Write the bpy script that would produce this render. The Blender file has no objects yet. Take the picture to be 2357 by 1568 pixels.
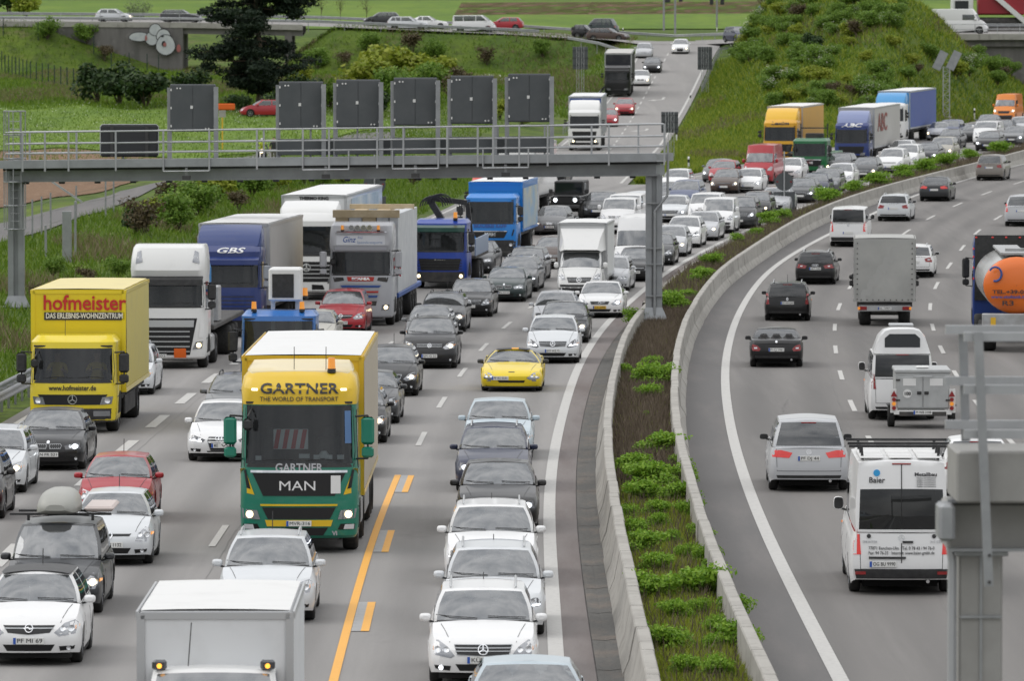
import bpy, bmesh, math, random
import numpy as np
from mathutils import Vector, Matrix
from mathutils.bvhtree import BVHTree
# ---------------------------------------------------------------- camera, world, sun, exposure
scene = bpy.context.scene
COL = scene.collection
FPX, CX, CY, CAMH = 14300.0, 1178.5, 784.0, 10.1      # focal length and centre in 2357-px picture units
PITCH = math.atan(635.0 / FPX)
cam_d = bpy.data.cameras.new('camera'); cam = bpy.data.objects.new('camera', cam_d); COL.objects.link(cam)
cam.location = (0, 0, CAMH); cam.rotation_euler = (math.pi / 2 - PITCH, 0, 0)
cam_d.sensor_width = 36; cam_d.lens = FPX / 2357 * 36; cam_d.clip_start = 1; cam_d.clip_end = 9000
cam_d.dof.use_dof = True; cam_d.dof.focus_distance = 145; cam_d.dof.aperture_fstop = 5.2
scene.camera = cam
SUN_EL, SUN_AZ = math.radians(40), math.radians(286)   # veiled behind cloud, to the left of the road
world = bpy.data.worlds.new('World'); scene.world = world; world.use_nodes = True
nt = world.node_tree; nt.nodes.clear()
def nn(t, **k):
    n = nt.nodes.new(t)
    for a, b in k.items(): setattr(n, a, b)
    return n
wo = nn('ShaderNodeOutputWorld'); mixs = nn('ShaderNodeMixShader')
sky = nn('ShaderNodeTexSky', sky_type='NISHITA', sun_disc=False, sun_elevation=SUN_EL, sun_rotation=SUN_AZ)
b1 = nn('ShaderNodeBackground'); b1.inputs['Strength'].default_value = 0.1
nt.links.new(sky.outputs[0], b1.inputs[0])
tc = nn('ShaderNodeTexCoord'); mp = nn('ShaderNodeMapping'); mp.inputs['Scale'].default_value = (1, 1, 2.2)
nt.links.new(tc.outputs['Generated'], mp.inputs[0])
nz = nn('ShaderNodeTexNoise'); nz.inputs['Scale'].default_value = 3.4; nz.inputs['Detail'].default_value = 7; nz.inputs['Roughness'].default_value = .58
nt.links.new(mp.outputs[0], nz.inputs[0])
cr = nn('ShaderNodeValToRGB'); e = cr.color_ramp.elements
e[0].position, e[0].color = .33, (.43, .445, .465, 1); e[1].position, e[1].color = .66, (1.0, .985, .965, 1)
nt.links.new(nz.outputs[0], cr.inputs[0])
b2 = nn('ShaderNodeBackground'); b2.inputs['Strength'].default_value = 1.0
nt.links.new(cr.outputs[0], b2.inputs[0])
sx_ = nn('ShaderNodeSeparateXYZ'); nt.links.new(tc.outputs['Generated'], sx_.inputs[0])      # an overcast sky is about three times brighter overhead than at the horizon
mr_ = nn('ShaderNodeMapRange'); mr_.inputs[1].default_value, mr_.inputs[2].default_value, mr_.inputs[3].default_value, mr_.inputs[4].default_value = 0, 1, .66, 2.1
nt.links.new(sx_.outputs[2], mr_.inputs[0]); nt.links.new(mr_.outputs[0], b2.inputs[1])
mixs.inputs[0].default_value = .86
nt.links.new(b1.outputs[0], mixs.inputs[1]); nt.links.new(b2.outputs[0], mixs.inputs[2]); nt.links.new(mixs.outputs[0], wo.inputs[0])
sl = bpy.data.lights.new('sun', 'SUN'); sl.energy = .6; sl.angle = math.radians(40); sl.color = (1, .97, .92)
so = bpy.data.objects.new('sun', sl); COL.objects.link(so)
sd = Vector((math.sin(SUN_AZ) * math.cos(SUN_EL), math.cos(SUN_AZ) * math.cos(SUN_EL), math.sin(SUN_EL)))
so.rotation_euler = sd.to_track_quat('Z', 'Y').to_euler(); so.location = (0, 100, 120)
scene.view_settings.view_transform = 'Standard'; scene.view_settings.look = 'None'
scene.view_settings.exposure = 0.17; scene.view_settings.gamma = 1.0
scene.render.engine = 'CYCLES'
scene.cycles.max_bounces = 6; scene.cycles.diffuse_bounces = 3; scene.cycles.glossy_bounces = 3; scene.cycles.transparent_max_bounces = 10
scene.cycles.transmission_bounces = 3; scene.cycles.caustics_reflective = False; scene.cycles.caustics_refractive = False
scene.cycles.sample_clamp_indirect = 6
random.seed(7); RNG = np.random.default_rng(7)

# ---------------------------------------------------------------- materials
MATS = {}
def mat(name, col=(.5, .5, .5), rough=.5, metal=0., spec=.5, coat=0., emit=None, es=0., noise=None, col2=None, bump=0., bscale=40., objcol=False, alpha=None, coords='Object', detail=4, ramp=(.35, .65), sss=0.):
    if name in MATS: return MATS[name]
    m = bpy.data.materials.new(name); m.use_nodes = True; t = m.node_tree; b = t.nodes['Principled BSDF']
    b.inputs['Base Color'].default_value = (*col, 1); b.inputs['Roughness'].default_value = rough; b.inputs['Metallic'].default_value = metal
    b.inputs['Specular IOR Level'].default_value = spec
    if coat: b.inputs['Coat Weight'].default_value = coat; b.inputs['Coat Roughness'].default_value = .04
    if emit: b.inputs['Emission Color'].default_value = (*emit, 1); b.inputs['Emission Strength'].default_value = es
    m.diffuse_color = (*col, 1)
    tcn = t.nodes.new('ShaderNodeTexCoord')
    src = None
    if objcol:
        oi = t.nodes.new('ShaderNodeObjectInfo'); src = oi.outputs['Color']
    if noise:
        n1 = t.nodes.new('ShaderNodeTexNoise'); n1.inputs['Scale'].default_value = noise; n1.inputs['Detail'].default_value = detail; n1.inputs['Roughness'].default_value = .6
        t.links.new(tcn.outputs[coords], n1.inputs['Vector'])
        r = t.nodes.new('ShaderNodeMapRange'); r.inputs[1].default_value, r.inputs[2].default_value = ramp
        t.links.new(n1.outputs[0], r.inputs[0])
        mx = t.nodes.new('ShaderNodeMix'); mx.data_type = 'RGBA'
        t.links.new(r.outputs[0], mx.inputs[0])
        if src: t.links.new(src, mx.inputs[6])
        else: mx.inputs[6].default_value = (*col, 1)
        if col2 is not None: mx.inputs[7].default_value = (*col2, 1)
        src = mx.outputs[2]
    if src: t.links.new(src, b.inputs['Base Color'])
    if bump:
        n2 = t.nodes.new('ShaderNodeTexNoise'); n2.inputs['Scale'].default_value = bscale; n2.inputs['Detail'].default_value = 5
        t.links.new(tcn.outputs[coords], n2.inputs['Vector'])
        bp = t.nodes.new('ShaderNodeBump'); bp.inputs['Strength'].default_value = bump; bp.inputs['Distance'].default_value = .05
        t.links.new(n2.outputs[0], bp.inputs['Height']); t.links.new(bp.outputs[0], b.inputs['Normal'])
    MATS[name] = m
    return m
def mat_multi(name, layers, rough=.9, bump=.3, bscale=6., coords='Object'):
    """layers: [(colour, noise scale, lo, hi, stretch)] laid over each other"""
    m = bpy.data.materials.new(name); m.use_nodes = True; t = m.node_tree; b = t.nodes['Principled BSDF']
    b.inputs['Roughness'].default_value = rough; b.inputs['Specular IOR Level'].default_value = .2
    tcn = t.nodes.new('ShaderNodeTexCoord'); src = None
    for i, (c, sc, lo, hi, st) in enumerate(layers):
        if i == 0:
            rg = t.nodes.new('ShaderNodeRGB'); rg.outputs[0].default_value = (*c, 1); src = rg.outputs[0]; continue
        mpn = t.nodes.new('ShaderNodeMapping'); mpn.inputs['Scale'].default_value = st; mpn.inputs['Location'].default_value = (i * 13.1, i * 7.7, 0)
        t.links.new(tcn.outputs[coords], mpn.inputs[0])
        n1 = t.nodes.new('ShaderNodeTexNoise'); n1.inputs['Scale'].default_value = sc; n1.inputs['Detail'].default_value = 6; n1.inputs['Roughness'].default_value = .65
        t.links.new(mpn.outputs[0], n1.inputs['Vector'])
        r = t.nodes.new('ShaderNodeMapRange'); r.inputs[1].default_value, r.inputs[2].default_value = lo, hi
        t.links.new(n1.outputs[0], r.inputs[0])
        mx = t.nodes.new('ShaderNodeMix'); mx.data_type = 'RGBA'; t.links.new(r.outputs[0], mx.inputs[0]); t.links.new(src, mx.inputs[6]); mx.inputs[7].default_value = (*c, 1)
        src = mx.outputs[2]
    t.links.new(src, b.inputs['Base Color'])
    if bump:
        n2 = t.nodes.new('ShaderNodeTexNoise'); n2.inputs['Scale'].default_value = bscale; n2.inputs['Detail'].default_value = 6
        t.links.new(tcn.outputs[coords], n2.inputs['Vector'])
        bp = t.nodes.new('ShaderNodeBump'); bp.inputs['Strength'].default_value = bump; bp.inputs['Distance'].default_value = .1
        t.links.new(n2.outputs[0], bp.inputs['Height']); t.links.new(bp.outputs[0], b.inputs['Normal'])
    MATS[name] = m
    return m
def mat_leaf(name, c1, c2, trans=.25, rough=.55):
    m = bpy.data.materials.new(name); m.use_nodes = True; t = m.node_tree; b = t.nodes['Principled BSDF']
    b.inputs['Roughness'].default_value = rough; b.inputs['Specular IOR Level'].default_value = .25
    g = t.nodes.new('ShaderNodeNewGeometry'); mx = t.nodes.new('ShaderNodeMix'); mx.data_type = 'RGBA'
    t.links.new(g.outputs['Random Per Island'], mx.inputs[0]); mx.inputs[6].default_value = (*c1, 1); mx.inputs[7].default_value = (*c2, 1)
    t.links.new(mx.outputs[2], b.inputs['Base Color'])
    tr = t.nodes.new('ShaderNodeBsdfTranslucent'); t.links.new(mx.outputs[2], tr.inputs[0])
    ms = t.nodes.new('ShaderNodeMixShader'); ms.inputs[0].default_value = trans
    t.links.new(b.outputs[0], ms.inputs[1]); t.links.new(tr.outputs[0], ms.inputs[2]); t.links.new(ms.outputs[0], t.nodes['Material Output'].inputs[0])
    MATS[name] = m
    return m
def mat_glass(name, tint, ior=1.75, haze=.12, hcol=(.5, .52, .53), rough=.015):
    """window glass: fresnel reflection over a tinted see-through pane with a pale film, part dust, part added sky sheen"""
    m = bpy.data.materials.new(name); m.use_nodes = True; t = m.node_tree; t.nodes.remove(t.nodes['Principled BSDF'])
    tr = t.nodes.new('ShaderNodeBsdfTransparent'); tr.inputs[0].default_value = (*tint, 1)
    gl = t.nodes.new('ShaderNodeBsdfGlossy'); gl.inputs['Roughness'].default_value = rough; gl.inputs[0].default_value = (.95, .97, 1, 1)
    df = t.nodes.new('ShaderNodeBsdfDiffuse'); df.inputs[0].default_value = (*hcol, 1)
    fr = t.nodes.new('ShaderNodeFresnel'); fr.inputs[0].default_value = ior
    m1 = t.nodes.new('ShaderNodeMixShader'); m1.inputs[0].default_value = haze
    m2 = t.nodes.new('ShaderNodeMixShader')
    t.links.new(tr.outputs[0], m1.inputs[1]); t.links.new(df.outputs[0], m1.inputs[2])
    t.links.new(fr.outputs[0], m2.inputs[0]); t.links.new(m1.outputs[0], m2.inputs[1]); t.links.new(gl.outputs[0], m2.inputs[2])
    t.links.new(m2.outputs[0], t.nodes['Material Output'].inputs[0])
    MATS[name] = m
    return m
mat('paint', rough=.35, spec=.35, coat=.45, objcol=True, noise=2.6, col2=(.20, .19, .18), ramp=(.58, 3.2))
mat('paint_matt', rough=.55, objcol=True, noise=1.4, col2=(.25, .24, .22), ramp=(.5, 2.2))
mat_glass('glass', (.30, .33, .34), 1.9, .07)
mat_glass('windscreen', (.24, .27, .28), 2.5, .13)
mat_glass('glass_dark', (.06, .065, .07), 1.6, .03)
mat('truck_glass', (.012, .016, .02), .03, spec=.5)
mat_glass('cab_glass', (.50, .56, .58), 1.55, .035)
mat('black_plastic', (.018, .018, .019), .5, noise=8, col2=(.035, .035, .036))
mat('grille_black', (.006, .006, .007), .4)
mat('tyre', (.014, .014, .015), .8, noise=14, col2=(.03, .029, .027))
mat('rim', (.42, .43, .45), .3, .85)
mat('trim', (.34, .35, .36), .3, .9)
mat('chrome', (.72, .73, .75), .12, 1.)
mat('lamp_housing', (.30, .31, .33), .12, .6, coat=1.)
mat('lamp_dark', (.06, .062, .07), .1, .3, coat=1.)
mat('lamp_lens', (.75, .77, .8), .08, .3, coat=1.)
mat('lamp_on_warm', (1, .9, .7), .3, emit=(1, .80, .48), es=3.4)
mat('lamp_on_white', (1, 1, 1), .3, emit=(.88, .94, 1), es=2.4)
mat('indicator', (.8, .3, .03), .2, coat=1., emit=(1, .35, .04), es=.25)
mat('indicator_on', (.9, .4, .05), .2, emit=(1, .42, .05), es=1.6)
mat('tail_red', (.26, .008, .010), .12, coat=1.)
mat('tail_red_on', (.5, .02, .02), .12, coat=1., emit=(1, .05, .03), es=.18)
mat('plate_white', (.74, .74, .72), .4)
mat('plate_yellow', (.75, .45, .03), .4)
mat('plate_blue', (.02, .09, .42), .4)
mat('plate_text', (.02, .02, .022), .5)
mat('interior', (.028, .028, .03), .8, noise=5, col2=(.05, .05, .052))
mat('seat', (.05, .05, .054), .85, noise=6, col2=(.085, .083, .08))
mat('white', (.76, .76, .75), .4, noise=1.2, col2=(.6, .59, .56), ramp=(.5, 1.2))
mat('underbody', (.008, .008, .008), .9)
mat('chassis', (.03, .03, .032), .7, noise=3, col2=(.07, .065, .06))
mat('alu', (.46, .47, .48), .45, .5, noise=3, col2=(.36, .36, .36))
mat('silver_trim', (.5, .51, .52), .35, .6)

# ---------------------------------------------------------------- mesh helpers
class MB:
    def __init__(s): s.v, s.f, s.m = [], [], []
    def add(s, vs, fs, m=0):
        o = len(s.v); s.v += [tuple(p) for p in vs]; s.f += [tuple(i + o for i in f) for f in fs]; s.m += [m] * len(fs); return s
    def box(s, c, d, m=0, rot=None):
        x, y, z = d[0] / 2, d[1] / 2, d[2] / 2
        vs = [Vector((a * x, b * y, g * z)) for g in (-1, 1) for b in (-1, 1) for a in (-1, 1)]
        if rot is not None: vs = [rot @ p for p in vs]
        c = Vector(c)
        return s.add([p + c for p in vs], [(0, 2, 3, 1), (4, 5, 7, 6), (0, 1, 5, 4), (2, 6, 7, 3), (0, 4, 6, 2), (1, 3, 7, 5)], m)
    def cbox(s, c, d, ch, m=0):
        """box with chamfered vertical and horizontal edges"""
        x, y, z = d[0] / 2, d[1] / 2, d[2] / 2; rings = []
        for zz, k in ((-z, ch), (-z + ch, 0), (z - ch, 0), (z, ch)):
            a, b = x - k, y - k; h = ch
            rings.append([(c[0] + px, c[1] + py, c[2] + zz) for px, py in ((-a + h, -b), (a - h, -b), (a, -b + h), (a, b - h), (a - h, b), (-a + h, b), (-a, b - h), (-a, -b + h))])
        s.rings(rings, True, m); s.add(rings[0], [tuple(range(7, -1, -1))], m); s.add(rings[-1], [tuple(range(8))], m); return s
    def beam(s, p, q, w, h, m=0, up=(0, 0, 1)):
        p, q = Vector(p), Vector(q); d = (q - p)
        if d.length < 1e-6: return s
        dn = d.normalized(); r = dn.cross(Vector(up))
        if r.length < 1e-4: r = dn.cross(Vector((0, 1, 0)))
        r.normalize(); u = r.cross(dn)
        vs = [b + r * (i * w / 2) + u * (j * h / 2) for b in (p, q) for i, j in ((-1, -1), (1, -1), (1, 1), (-1, 1))]
        return s.add(vs, [(3, 2, 1, 0), (4, 5, 6, 7), (0, 1, 5, 4), (1, 2, 6, 5), (2, 3, 7, 6), (3, 0, 4, 7)], m)
    def cyl(s, p, q, r, n=10, m=0, r2=None, cap=True):
        p, q = Vector(p), Vector(q); d = (q - p).normalized(); a = d.orthogonal().normalized(); b = d.cross(a); r2 = r if r2 is None else r2
        R = [[pt + (a * math.cos(2 * math.pi * i / n) + b * math.sin(2 * math.pi * i / n)) * rr for i in range(n)] for pt, rr in ((p, r), (q, r2))]
        s.rings(R, True, m)
        if cap: s.add(R[0], [tuple(range(n - 1, -1, -1))], m); s.add(R[1], [tuple(range(n))], m)
        return s
    def tube(s, pts, r, n=6, m=0):
        for a, b in zip(pts, pts[1:]): s.cyl(a, b, r, n, m)
        return s
    def rings(s, R, closed=True, m=0):
        n = len(R[0]); o = len(s.v)
        for r in R: s.v += [tuple(p) for p in r]
        for i in range(len(R) - 1):
            for j in range(n if closed else n - 1):
                k = (j + 1) % n
                s.f.append((o + i * n + j, o + i * n + k, o + (i + 1) * n + k, o + (i + 1) * n + j)); s.m.append(m)
        return s
    def mesh(s, name, mats, smooth=False, angle=None):
        me = bpy.data.meshes.new(name); me.from_pydata([tuple(p) for p in s.v], [], s.f)
        for mm in (mats if isinstance(mats, (list, tuple)) else [mats]): me.materials.append(MATS[mm] if isinstance(mm, str) else mm)
        if any(s.m): me.polygons.foreach_set('material_index', s.m)
        if smooth:
            me.polygons.foreach_set('use_smooth', [True] * len(me.polygons))
            if angle: me.set_sharp_from_angle(angle=math.radians(angle))
        me.update(); return me
def link(name, me, parent=None, loc=None, color=None):
    o = bpy.data.objects.new(name, me); COL.objects.link(o)
    if parent is not None: o.parent = parent
    if loc is not None: o.location = loc
    if color is not None: o.color = (*color, 1)
    return o
def tag(o, label=None, cat=None, group=None, kind=None):
    if label: o['label'] = label
    if cat: o['category'] = cat
    if group: o['group'] = group
    if kind: o['kind'] = kind
    return o
def empty(name, loc, rz=0):
    o = bpy.data.objects.new(name, None); COL.objects.link(o); o.location = loc; o.rotation_euler = (0, 0, rz); o.empty_display_size = .3; return o
def patch(bvh, poly, d, off=.006, th=.03, step=.1):
    """a panel with outline poly (front/side elevation) laid on a hull along direction d, returns verts, faces"""
    d = Vector(d); bm = bmesh.new(); ax = 0 if abs(d.y) > .5 else 1
    vs = [bm.verts.new((a, b, 0)) for a, b in poly]; bm.faces.new(vs)
    for k in (0, 1):
        lo, hi = min(p[k] for p in poly), max(p[k] for p in poly); n = int((hi - lo) / step)
        for i in range(1, n + 1):
            co = [0, 0, 0]; co[k] = lo + (hi - lo) * i / (n + 1); no = [0, 0, 0]; no[k] = 1
            bmesh.ops.bisect_plane(bm, geom=bm.verts[:] + bm.edges[:] + bm.faces[:], plane_co=co, plane_no=no)
    bmesh.ops.triangulate(bm, faces=bm.faces[:])
    bm.verts.index_update(); P = []; miss = []
    for v in bm.verts:
        o = Vector((v.co.x, 0, v.co.y)) if ax == 0 else Vector((0, v.co.x, v.co.y))
        o = o - d * 30
        h = bvh.ray_cast(o, d)[0]
        if h is None: miss.append(len(P)); h = o + d * 30
        P.append(h - d * off)
    good = [p for i, p in enumerate(P) if i not in set(miss)]
    for i in miss:
        if good:
            g = min(good, key=lambda p: (p - P[i] + d * (P[i] - p).dot(d)).length); P[i] = P[i] + d * (g - P[i]).dot(d)
    F = [tuple(v.index for v in f.verts) for f in bm.faces]
    n0 = len(P)
    bd = [e for e in bm.edges if len(e.link_faces) == 1]; bi = {}
    for e in bd:
        for v in e.verts:
            if v.index not in bi: bi[v.index] = len(P); P.append(P[v.index] + d * (th + off))
    for e in bd: a, b = e.verts[0].index, e.verts[1].index; F.append((a, b, bi[b], bi[a]))
    bm.free()
    return P, F
def pmesh(name, m, bvh, polys, d, off=.006, th=.03, step=.1, smooth=True):
    mb = MB()
    for p in polys:
        P, F = patch(bvh, p, d, off, th, step); mb.add(P, F)
    return mb.mesh(name, [m], smooth, 40)
_txt = {}
def text_mesh(s, size, m, bold=0., depth=.004, align='CENTER', width=None, italic=0., spacing=1.):
    key = (s, size, m, bold, width, italic, align)
    if key in _txt: return _txt[key]
    cu = bpy.data.curves.new('t', 'FONT'); cu.body = s; cu.size = size; cu.align_x = align; cu.align_y = 'CENTER'; cu.offset = bold; cu.extrude = depth; cu.shear = italic; cu.space_character = spacing
    cu.resolution_u = 3
    o = bpy.data.objects.new('t', cu); COL.objects.link(o)
    dg = bpy.context.evaluated_depsgraph_get(); me = bpy.data.meshes.new_from_object(o.evaluated_get(dg))
    bpy.data.objects.remove(o); bpy.data.curves.remove(cu)
    n = len(me.vertices); co = np.empty(n * 3); me.vertices.foreach_get('co', co); co = co.reshape(-1, 3)
    if width and n: w = co[:, 0].max() - co[:, 0].min(); co[:, 0] *= width / w
    co = np.stack([co[:, 0], -co[:, 2], co[:, 1]], 1)      # stands upright, faces -y
    me.vertices.foreach_set('co', co.ravel()); me.materials.clear(); me.materials.append(MATS[m]); me.update(); me.name = 'lettering'
    _txt[key] = me
    return me
def text_on(bvh, s, size, m, x, z, bold=0., width=None, off=.008, italic=0.):
    me = text_mesh(s, size, m, bold, .004, 'CENTER', width, italic).copy()
    for v in me.vertices:
        h = bvh.ray_cast(Vector((v.co.x + x, -30, v.co.z + z)), Vector((0, 1, 0)))[0]
        y = h.y if h is not None else 0
        v.co = Vector((v.co.x + x, y + v.co.y - off, v.co.z + z))
    me.update(); return me

# ---------------------------------------------------------------- picture <-> place
CT, ST = math.cos(PITCH), math.sin(PITCH)
def project(x, y, z):
    z = z - CAMH; D = y * CT - z * ST; v = y * ST + z * CT
    return CX + FPX * x / D, CY - FPX * v / D
def ray(px, py):
    a, b = (px - CX) / FPX, (CY - py) / FPX
    return Vector((a, CT + b * ST, -ST + b * CT))
def at(px, py, Y):
    r = ray(px, py); t = Y / r.y
    return Vector((r.x * t, Y, CAMH + r.z * t))
def hit(px, py, zf, y0=45., y1=1600.):
    """first place along the sight line through the picture point where it meets the surface zf(x, y)"""
    r = ray(px, py); r = r / r.y
    Y = np.arange(y0, y1, 1.0); d = CAMH + r.z * Y - zf(r.x * Y, Y)
    i = np.argmax(d <= 0)
    if d[i] > 0: return Vector((r.x * y1, y1, float(zf(np.array([r.x * y1]), np.array([y1]))[0])))
    if i == 0: Yh = Y[0]
    else: Yh = Y[i - 1] + d[i - 1] / (d[i - 1] - d[i])
    return Vector((r.x * Yh, Yh, CAMH + r.z * Yh))
YG = np.arange(0., 1400., 1.)
def table(pts, blur=12):
    p = sorted(pts); a = np.interp(YG, [q[0] for q in p], [q[1] for q in p])
    s0 = (p[1][1] - p[0][1]) / (p[1][0] - p[0][0]); s1 = (p[-1][1] - p[-2][1]) / (p[-1][0] - p[-2][0])
    a = np.where(YG < p[0][0], p[0][1] + s0 * (YG - p[0][0]), np.where(YG > p[-1][0], p[-1][1] + s1 * (YG - p[-1][0]), a))
    for _ in range(2):
        if blur: ap = np.pad(a, blur, 'reflect', reflect_type='odd'); a = np.convolve(ap, np.ones(2 * blur + 1) / (2 * blur + 1), 'valid')
    return lambda Y, a=a: np.interp(Y, YG, a)
def zm(Y): return .0175 * (np.sqrt((Y - 255.) ** 2 + 225) + (Y - 255.)) / 2
_zx = table([(0, 0), (480, 0), (520, .25), (548, .6), (581, 1.5), (622, 2.9), (650, 4.4), (680, 5.5), (720, 5.9), (1400, 6)], 8)
def zr(Y): return zm(Y) + _zx(Y)
zl = table([(0, .3), (150, .2), (200, .3), (250, .7), (300, 1.8), (350, 2.6), (430, 3.7), (500, 5.2), (548, 6.5), (600, 7.7), (690, 9.6), (800, 12)], 10)
def line(pts, z=0., zf=zm, extra=(), blur=12):
    w = [hit(a, b, lambda X, Y: zf(Y) + z) for a, b in pts]
    return table([(p.y, p.x) for p in w] + list(extra), blur)
LE = line([(1283, 1568), (1279.5, 1515), (1266, 1260), (1259, 1167), (1275.6, 1024.6), (1310, 899), (1332, 836.5), (1373, 774), (1403.5, 731.7), (1478, 669), (1524, 631), (1611, 581), (1769, 506), (1880, 464), (1965, 436), (2025, 412), (2305, 347)], extra=[(560, 57.5), (640, 79)])
LA = line([(794, 1558), (835, 1387), (876, 1233), (925, 1110), (966.6, 1011), (1014, 929), (1061, 859), (1110, 800), (1164, 749), (1217, 704)], extra=[(y, float(LE(y)) - 3.85) for y in (300, 340, 400, 480, 600)])
LC = lambda Y: LA(Y) - 3.5
LB = line([(23, 1272), (184, 1113.7), (293.5, 1028), (362, 971.5), (429, 918), (475, 876.6), (539, 833)], extra=[(y, float(LC(y)) - 4.1) for y in (250, 300, 340)])
LG1 = line([(1369, 1535.5), (1347, 1397), (1333, 1282), (1321.7, 1167), (1327.7, 1024.6), (1355, 899), (1378, 836.5), (1415.5, 774)], extra=[(y, float(LE(y)) + .75) for y in (255, 300, 350, 420, 500, 600)])
LG2 = line([(1435.5, 1535.5), (1407, 1397), (1388, 1282), (1374, 1167), (1374, 1024.6), (1393, 899), (1407, 836.5), (1433, 774)], extra=[(y, float(LE(y)) + 1.2) for y in (255, 300, 350, 420, 500, 600)])
LBL = line([(1509.6, 1515), (1481.5, 1397), (1452, 1277), (1426.5, 1167), (1409, 1024.6), (1404, 949), (1418, 874), (1440.6, 773.8), (1468, 729), (1490.8, 697)], .82, extra=[(y, float(LE(y)) + 1.75) for y in (300, 350, 420, 500, 600)])
LBR = line([(1769.6, 1507), (1713, 1392), (1672, 1302.6), (1647.6, 1246), (1626, 1167), (1588.5, 1059.7), (1571, 987), (1562, 911.7), (1563.4, 861.6), (1571, 773.8), (1596, 709), (1628.7, 659), (1656, 621), (1694, 594), (1769.6, 546), (1827, 508.5), (1892.5, 477), (1993, 439.5), (2093, 413), (2168, 393), (2238, 378)], .85, extra=[(520, 52.5), (600, 73)])
LRE = line([(1935, 1568), (1859, 1423), (1785, 1279.6), (1735, 1167), (1687.6, 1024.6), (1667.5, 899), (1668, 836.5), (1680, 774), (1704, 706.6), (1757, 631), (1812, 591), (1902.5, 541), (2018, 488), (2106, 448), (2193, 423), (2319, 385.6)], extra=[(520, 55.5), (600, 76)])
def zc_(zx, zy, ox, oy, k=2.529): return ((ox + zx / k) / 1.5766, (oy + zy / k) / 1.5766)
LR1 = line([zc_(*p, 2786, 1220) for p in ((945, 970), (763, 645), (665, 368), (615, 127))] + [zc_(*p, 2786, 600) for p in ((605, 1485), (635, 1306), (710, 1145), (1212, 638), (1385, 536), (1565, 441), (1755, 352), (1960, 271), (2178, 191))], extra=[(470, float(LRE(470)) + 3.75), (600, float(LRE(600)) + 3.75)])
LR2 = lambda Y: LR1(Y) + 3.75
XL = table([(40, -15.6), (172, -14.5), (207, -13.7), (236, -12.7), (267, -11.2), (310, -7.8), (360, -3.6), (420, .2), (467, 2.9), (520, 5.5), (581, 9.0), (622, 11.3), (650, 12.9), (700, 15.5)], 14)
XRR = table([(380, 6.5), (415, 8.4), (462, 11.1)] + [(p.y, p.x + .5) for p in [hit(a, b, lambda X, Y: zr(Y)) for a, b in ((1561, 268), (1616, 160.5), (1654, 95))]], 10)
XML = lambda Y: LE(Y) - 14.0
YGORE = 396.
LRC = table([(p.y, p.x) for p in [hit(*zc_(*q, 1860, 0), lambda X, Y: zr(Y)) for q in ((1425, 497), (1310, 697), (1228, 850), (1135, 1017), (1036, 1183), (927, 1335))]], 8)
def sstep(t): t = np.clip(t, 0, 1); return t * t * (3 - 2 * t)
YCR = lambda x: np.interp(x, [-120, -36, 0, 18, 27, 36, 120], [700, 690, 688, 682, 655, 622, 612])
CTILT = .05
ZCR = lambda x: np.interp(x, [-120, -36, -21, 0, 18, 45, 70], [15.6, 14.9, 14.6, 13.7, 12.5, 13.3, 13.3])
def zterr(x, Y):
    x, Y = np.asarray(x, float), np.asarray(Y, float)
    xl = XL(Y); zro = zr(Y) - .1; zma = zm(Y) - .1
    xr, xm = XRR(Y), np.maximum(XML(Y), XRR(Y) + .01)
    left = zro + (zl(Y) - zro) * sstep((xl - .6 - x) / 9.) + .15 * np.sin(x * .7 + Y * .11) * sstep((xl - x - 2) / 8)
    s = (x - xr) / (xm - xr)
    hill = 10.6 * np.exp(-((x - 33) / np.where(x < 33, 11.5, 13.)) ** 2) * np.exp(-((Y - 605) / np.where(Y < 605, 80., 45.)) ** 2) * (1 + .07 * np.sin(x * .55 + Y * .07) + .05 * np.sin(Y * .19 - x * .3))
    isl = zro + (zma - zro) * sstep(s) + hill * sstep((x - xr - .5) / 6) * sstep((xm - .5 - x) / 9)
    z = np.where(x < xl, left, np.where((Y > YGORE) & (x > xr) & (x < xm), isl, np.where((Y > YGORE) & (x <= xr), zro, zma)))
    far = 14.2 + np.clip(Y - 745, 0, 1500) * .0235 + np.clip(Y - 2245, 0, 4000) * .004
    z = np.where(Y > 700, z + (far - z) * sstep((Y - 700) / 45), z)
    dY = np.abs(Y - YCR(x)); zc = ZCR(x)
    cap = np.where(x < -29, zc - np.clip(x + 53, 0, 99) * .36, np.where(x < -10, zc - np.clip(-19 - x, 0, 99) * .7, np.where(x > 38, zc - np.clip(x - 41, 0, 99) * .56, zc)))
    rid = np.minimum(zc - .16 + np.clip(Y - YCR(x), -6, 6) * CTILT, cap) - np.clip(dY - 5.5, 0, 99) * .55
    rid = np.where((x > -36.5) & (x < -25), -9, rid)
    ok = ~((x > xl - .5) & (x < xr + .5) & (Y < 672)) & ~((x > xm) & (Y < 660))
    return np.where(ok, np.maximum(z, rid), z)
def ground(px, py): return hit(px, py, zterr)
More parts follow.
